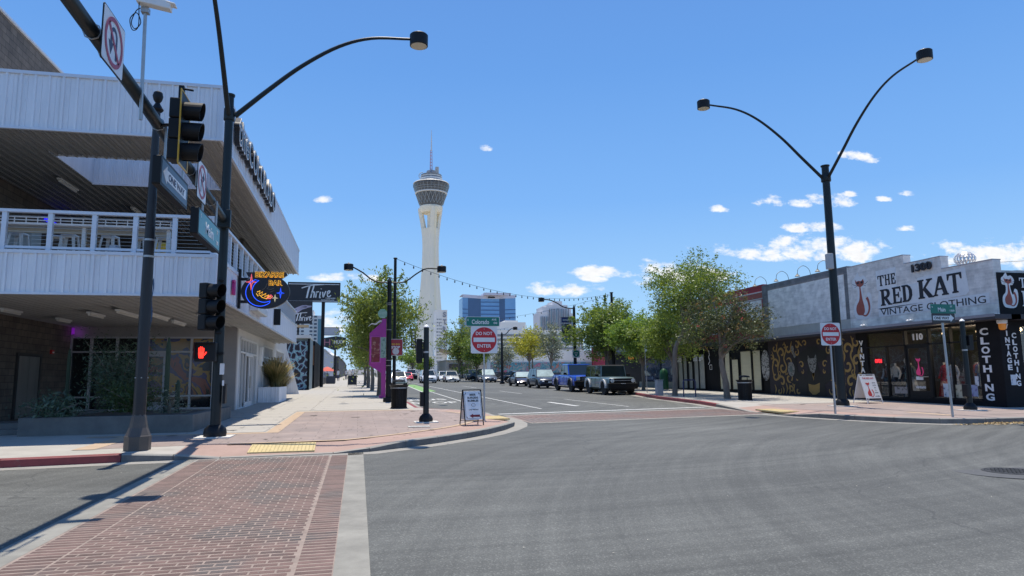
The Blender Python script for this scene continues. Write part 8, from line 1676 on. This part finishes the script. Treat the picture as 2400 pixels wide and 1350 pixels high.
person(-2.0, 118, 'distant person in a white top walking on the left pavement', (.6, .6, .6), (.05, .06, .1)); person(-.9, 112, 'distant person in dark clothes under the left row of trees', (.03, .03, .04), (.05, .05, .06), rz=PI); person(-2.9, 104, 'distant person in a blue shirt beside the patio fence', (.08, .15, .35), (.3, .27, .2))
# right of the street beyond the shops
rb = thing('graffiti_wall_building', 'long low white building with colourful graffiti band behind the car park', 'building', (30, 105, 0)); g = MB(); g.box(20, 70, 105, 108, 1.1, 5.9); g.build('white_wall', mat('warm_white_wall', (.80, .77, .70), .8), rb, world=True)
gm = mural_mat('graffiti_band', [(.4, .05, .15), (.10, .28, .32), (.45, .12, .08), (.12, .30, .36), (.08, .2, .25), (.35, .33, .33), (.1, .3, .33), (.4, .12, .2), (.35, .3, .3)], .55, 1.5, .7, 5); g = MB(); g.box(20, 36.5, 104.8, 105, 1.2, 4.0); g.build('graffiti_band', gm, rb, world=True)
g = MB(); g.box(36.6, 37.2, 96, 105, 1.1, 6.2); g.build('red_pier', mat('pier_red', (.33, .03, .06), .7), rb, world=True)
fb = block('beige_shop', 'small beige building with dark sign board beyond the drooping tree', 16.2, 29, 130, 145, 5.0, mat('beige_wall', (.42, .36, .29), .8)); g = MB(); g.box(16.8, 21, 129.7, 130, 3.5, 4.4); g.build('sign_board', mat('brown_board', (.08, .05, .045), .6), fb, world=True); txt('letters', 'KITCHEN', (18.9, 129.65, 3.95), X3, Z3, .5, .03, SW, fb, width=3.2, bold=.03) if False else None
for x in (17, 18.5, 20): g = MB(); g.box(x-.3, x+.3, 129.8, 130, 1.9, 2.8); g.build('window', wg, fb, world=True)
t = thing('vertical_sign', 'black vertical sign with white marks right of the short signal post', 'sign', (12.2, 150, 0)); g = MB(); g.box(11.0, 12.1, 150, 150.4, 8.2, 12.5); g.build('panel', M['blackm'], t, world=True); g = MB()
for i in range(6): g.box(11.3, 11.8, 149.95, 150, 8.6+.62*i, 8.95+.62*i)
g.build('marks', SW, t, world=True); g = MB(); g.tube([(11.5, 150.2, 1.7), (11.5, 150.2, 8.3)], .12, 6); g.build('post', M['blackm'], t, world=True)
t = thing('traffic_mast_arm', 'distant traffic signal arm with black signal left of the short signal post', 'mast arm', (4.6, 120, 0)); g = MB(); g.tube([(4.6, 120, 1.6), (4.6, 120, 7.5)], .14, 8); g.tube([(4.6, 120, 6.9), (10.6, 120, 7.3)], .08, 6); g.build('arm', M['blackm'], t, world=True); g = MB(); g.box(9.6, 10.1, 119.8, 120.1, 6.1, 7.5); g.box(10.8, 11.4, 119.8, 120.1, 5.2, 8.0); g.build('signal_box', M['blackm'], t, world=True)
cf = thing('car_park_fence', 'dark low railing along the car park behind the right kerb trees', 'fence', (19, 80, 0))
for i in range(12): y = 64+3.4*i; x = 20.0+.0*i; g = MB(); g.box(x, x+.05, y, y+3.3, gz(y)+.3, gz(y)+1.3); g.build('panel', mat('fence_dark', (.03, .03, .032), .7), cf, world=True)
for i, (x, y, h_) in enumerate(((22, 101, 9), (24.5, 102, 8.2), (29, 99, 10.5))):
    t = thing('light_mast', ('thin mast left of the grey hotel slab', 'thin mast before the grey hotel slab', 'tall thin mast right of the blue tower')[i], 'mast', (x, y, 0)); g = MB(); g.tube([(x, y, 1.2), (x, y, h_)], .04, 5); g.build('mast', M['galv'], t, world=True)
hl = MB(); rs5 = np.random.RandomState(2); N_ = 60
for i in range(N_):
    a0 = -3000+6000*i/N_; h0 = 35+18*math.sin(i*.7)+10*math.sin(i*1.9); h1 = 35+18*math.sin((i+1)*.7)+10*math.sin((i+1)*1.9); hl.quad((a0, 3200, -5), (a0+100, 3200, -5), (a0+100, 3400, h1), (a0, 3400, h0))
hl.build('hills', mat('far_hills', (.20, .20, .22), .9), kind='structure')
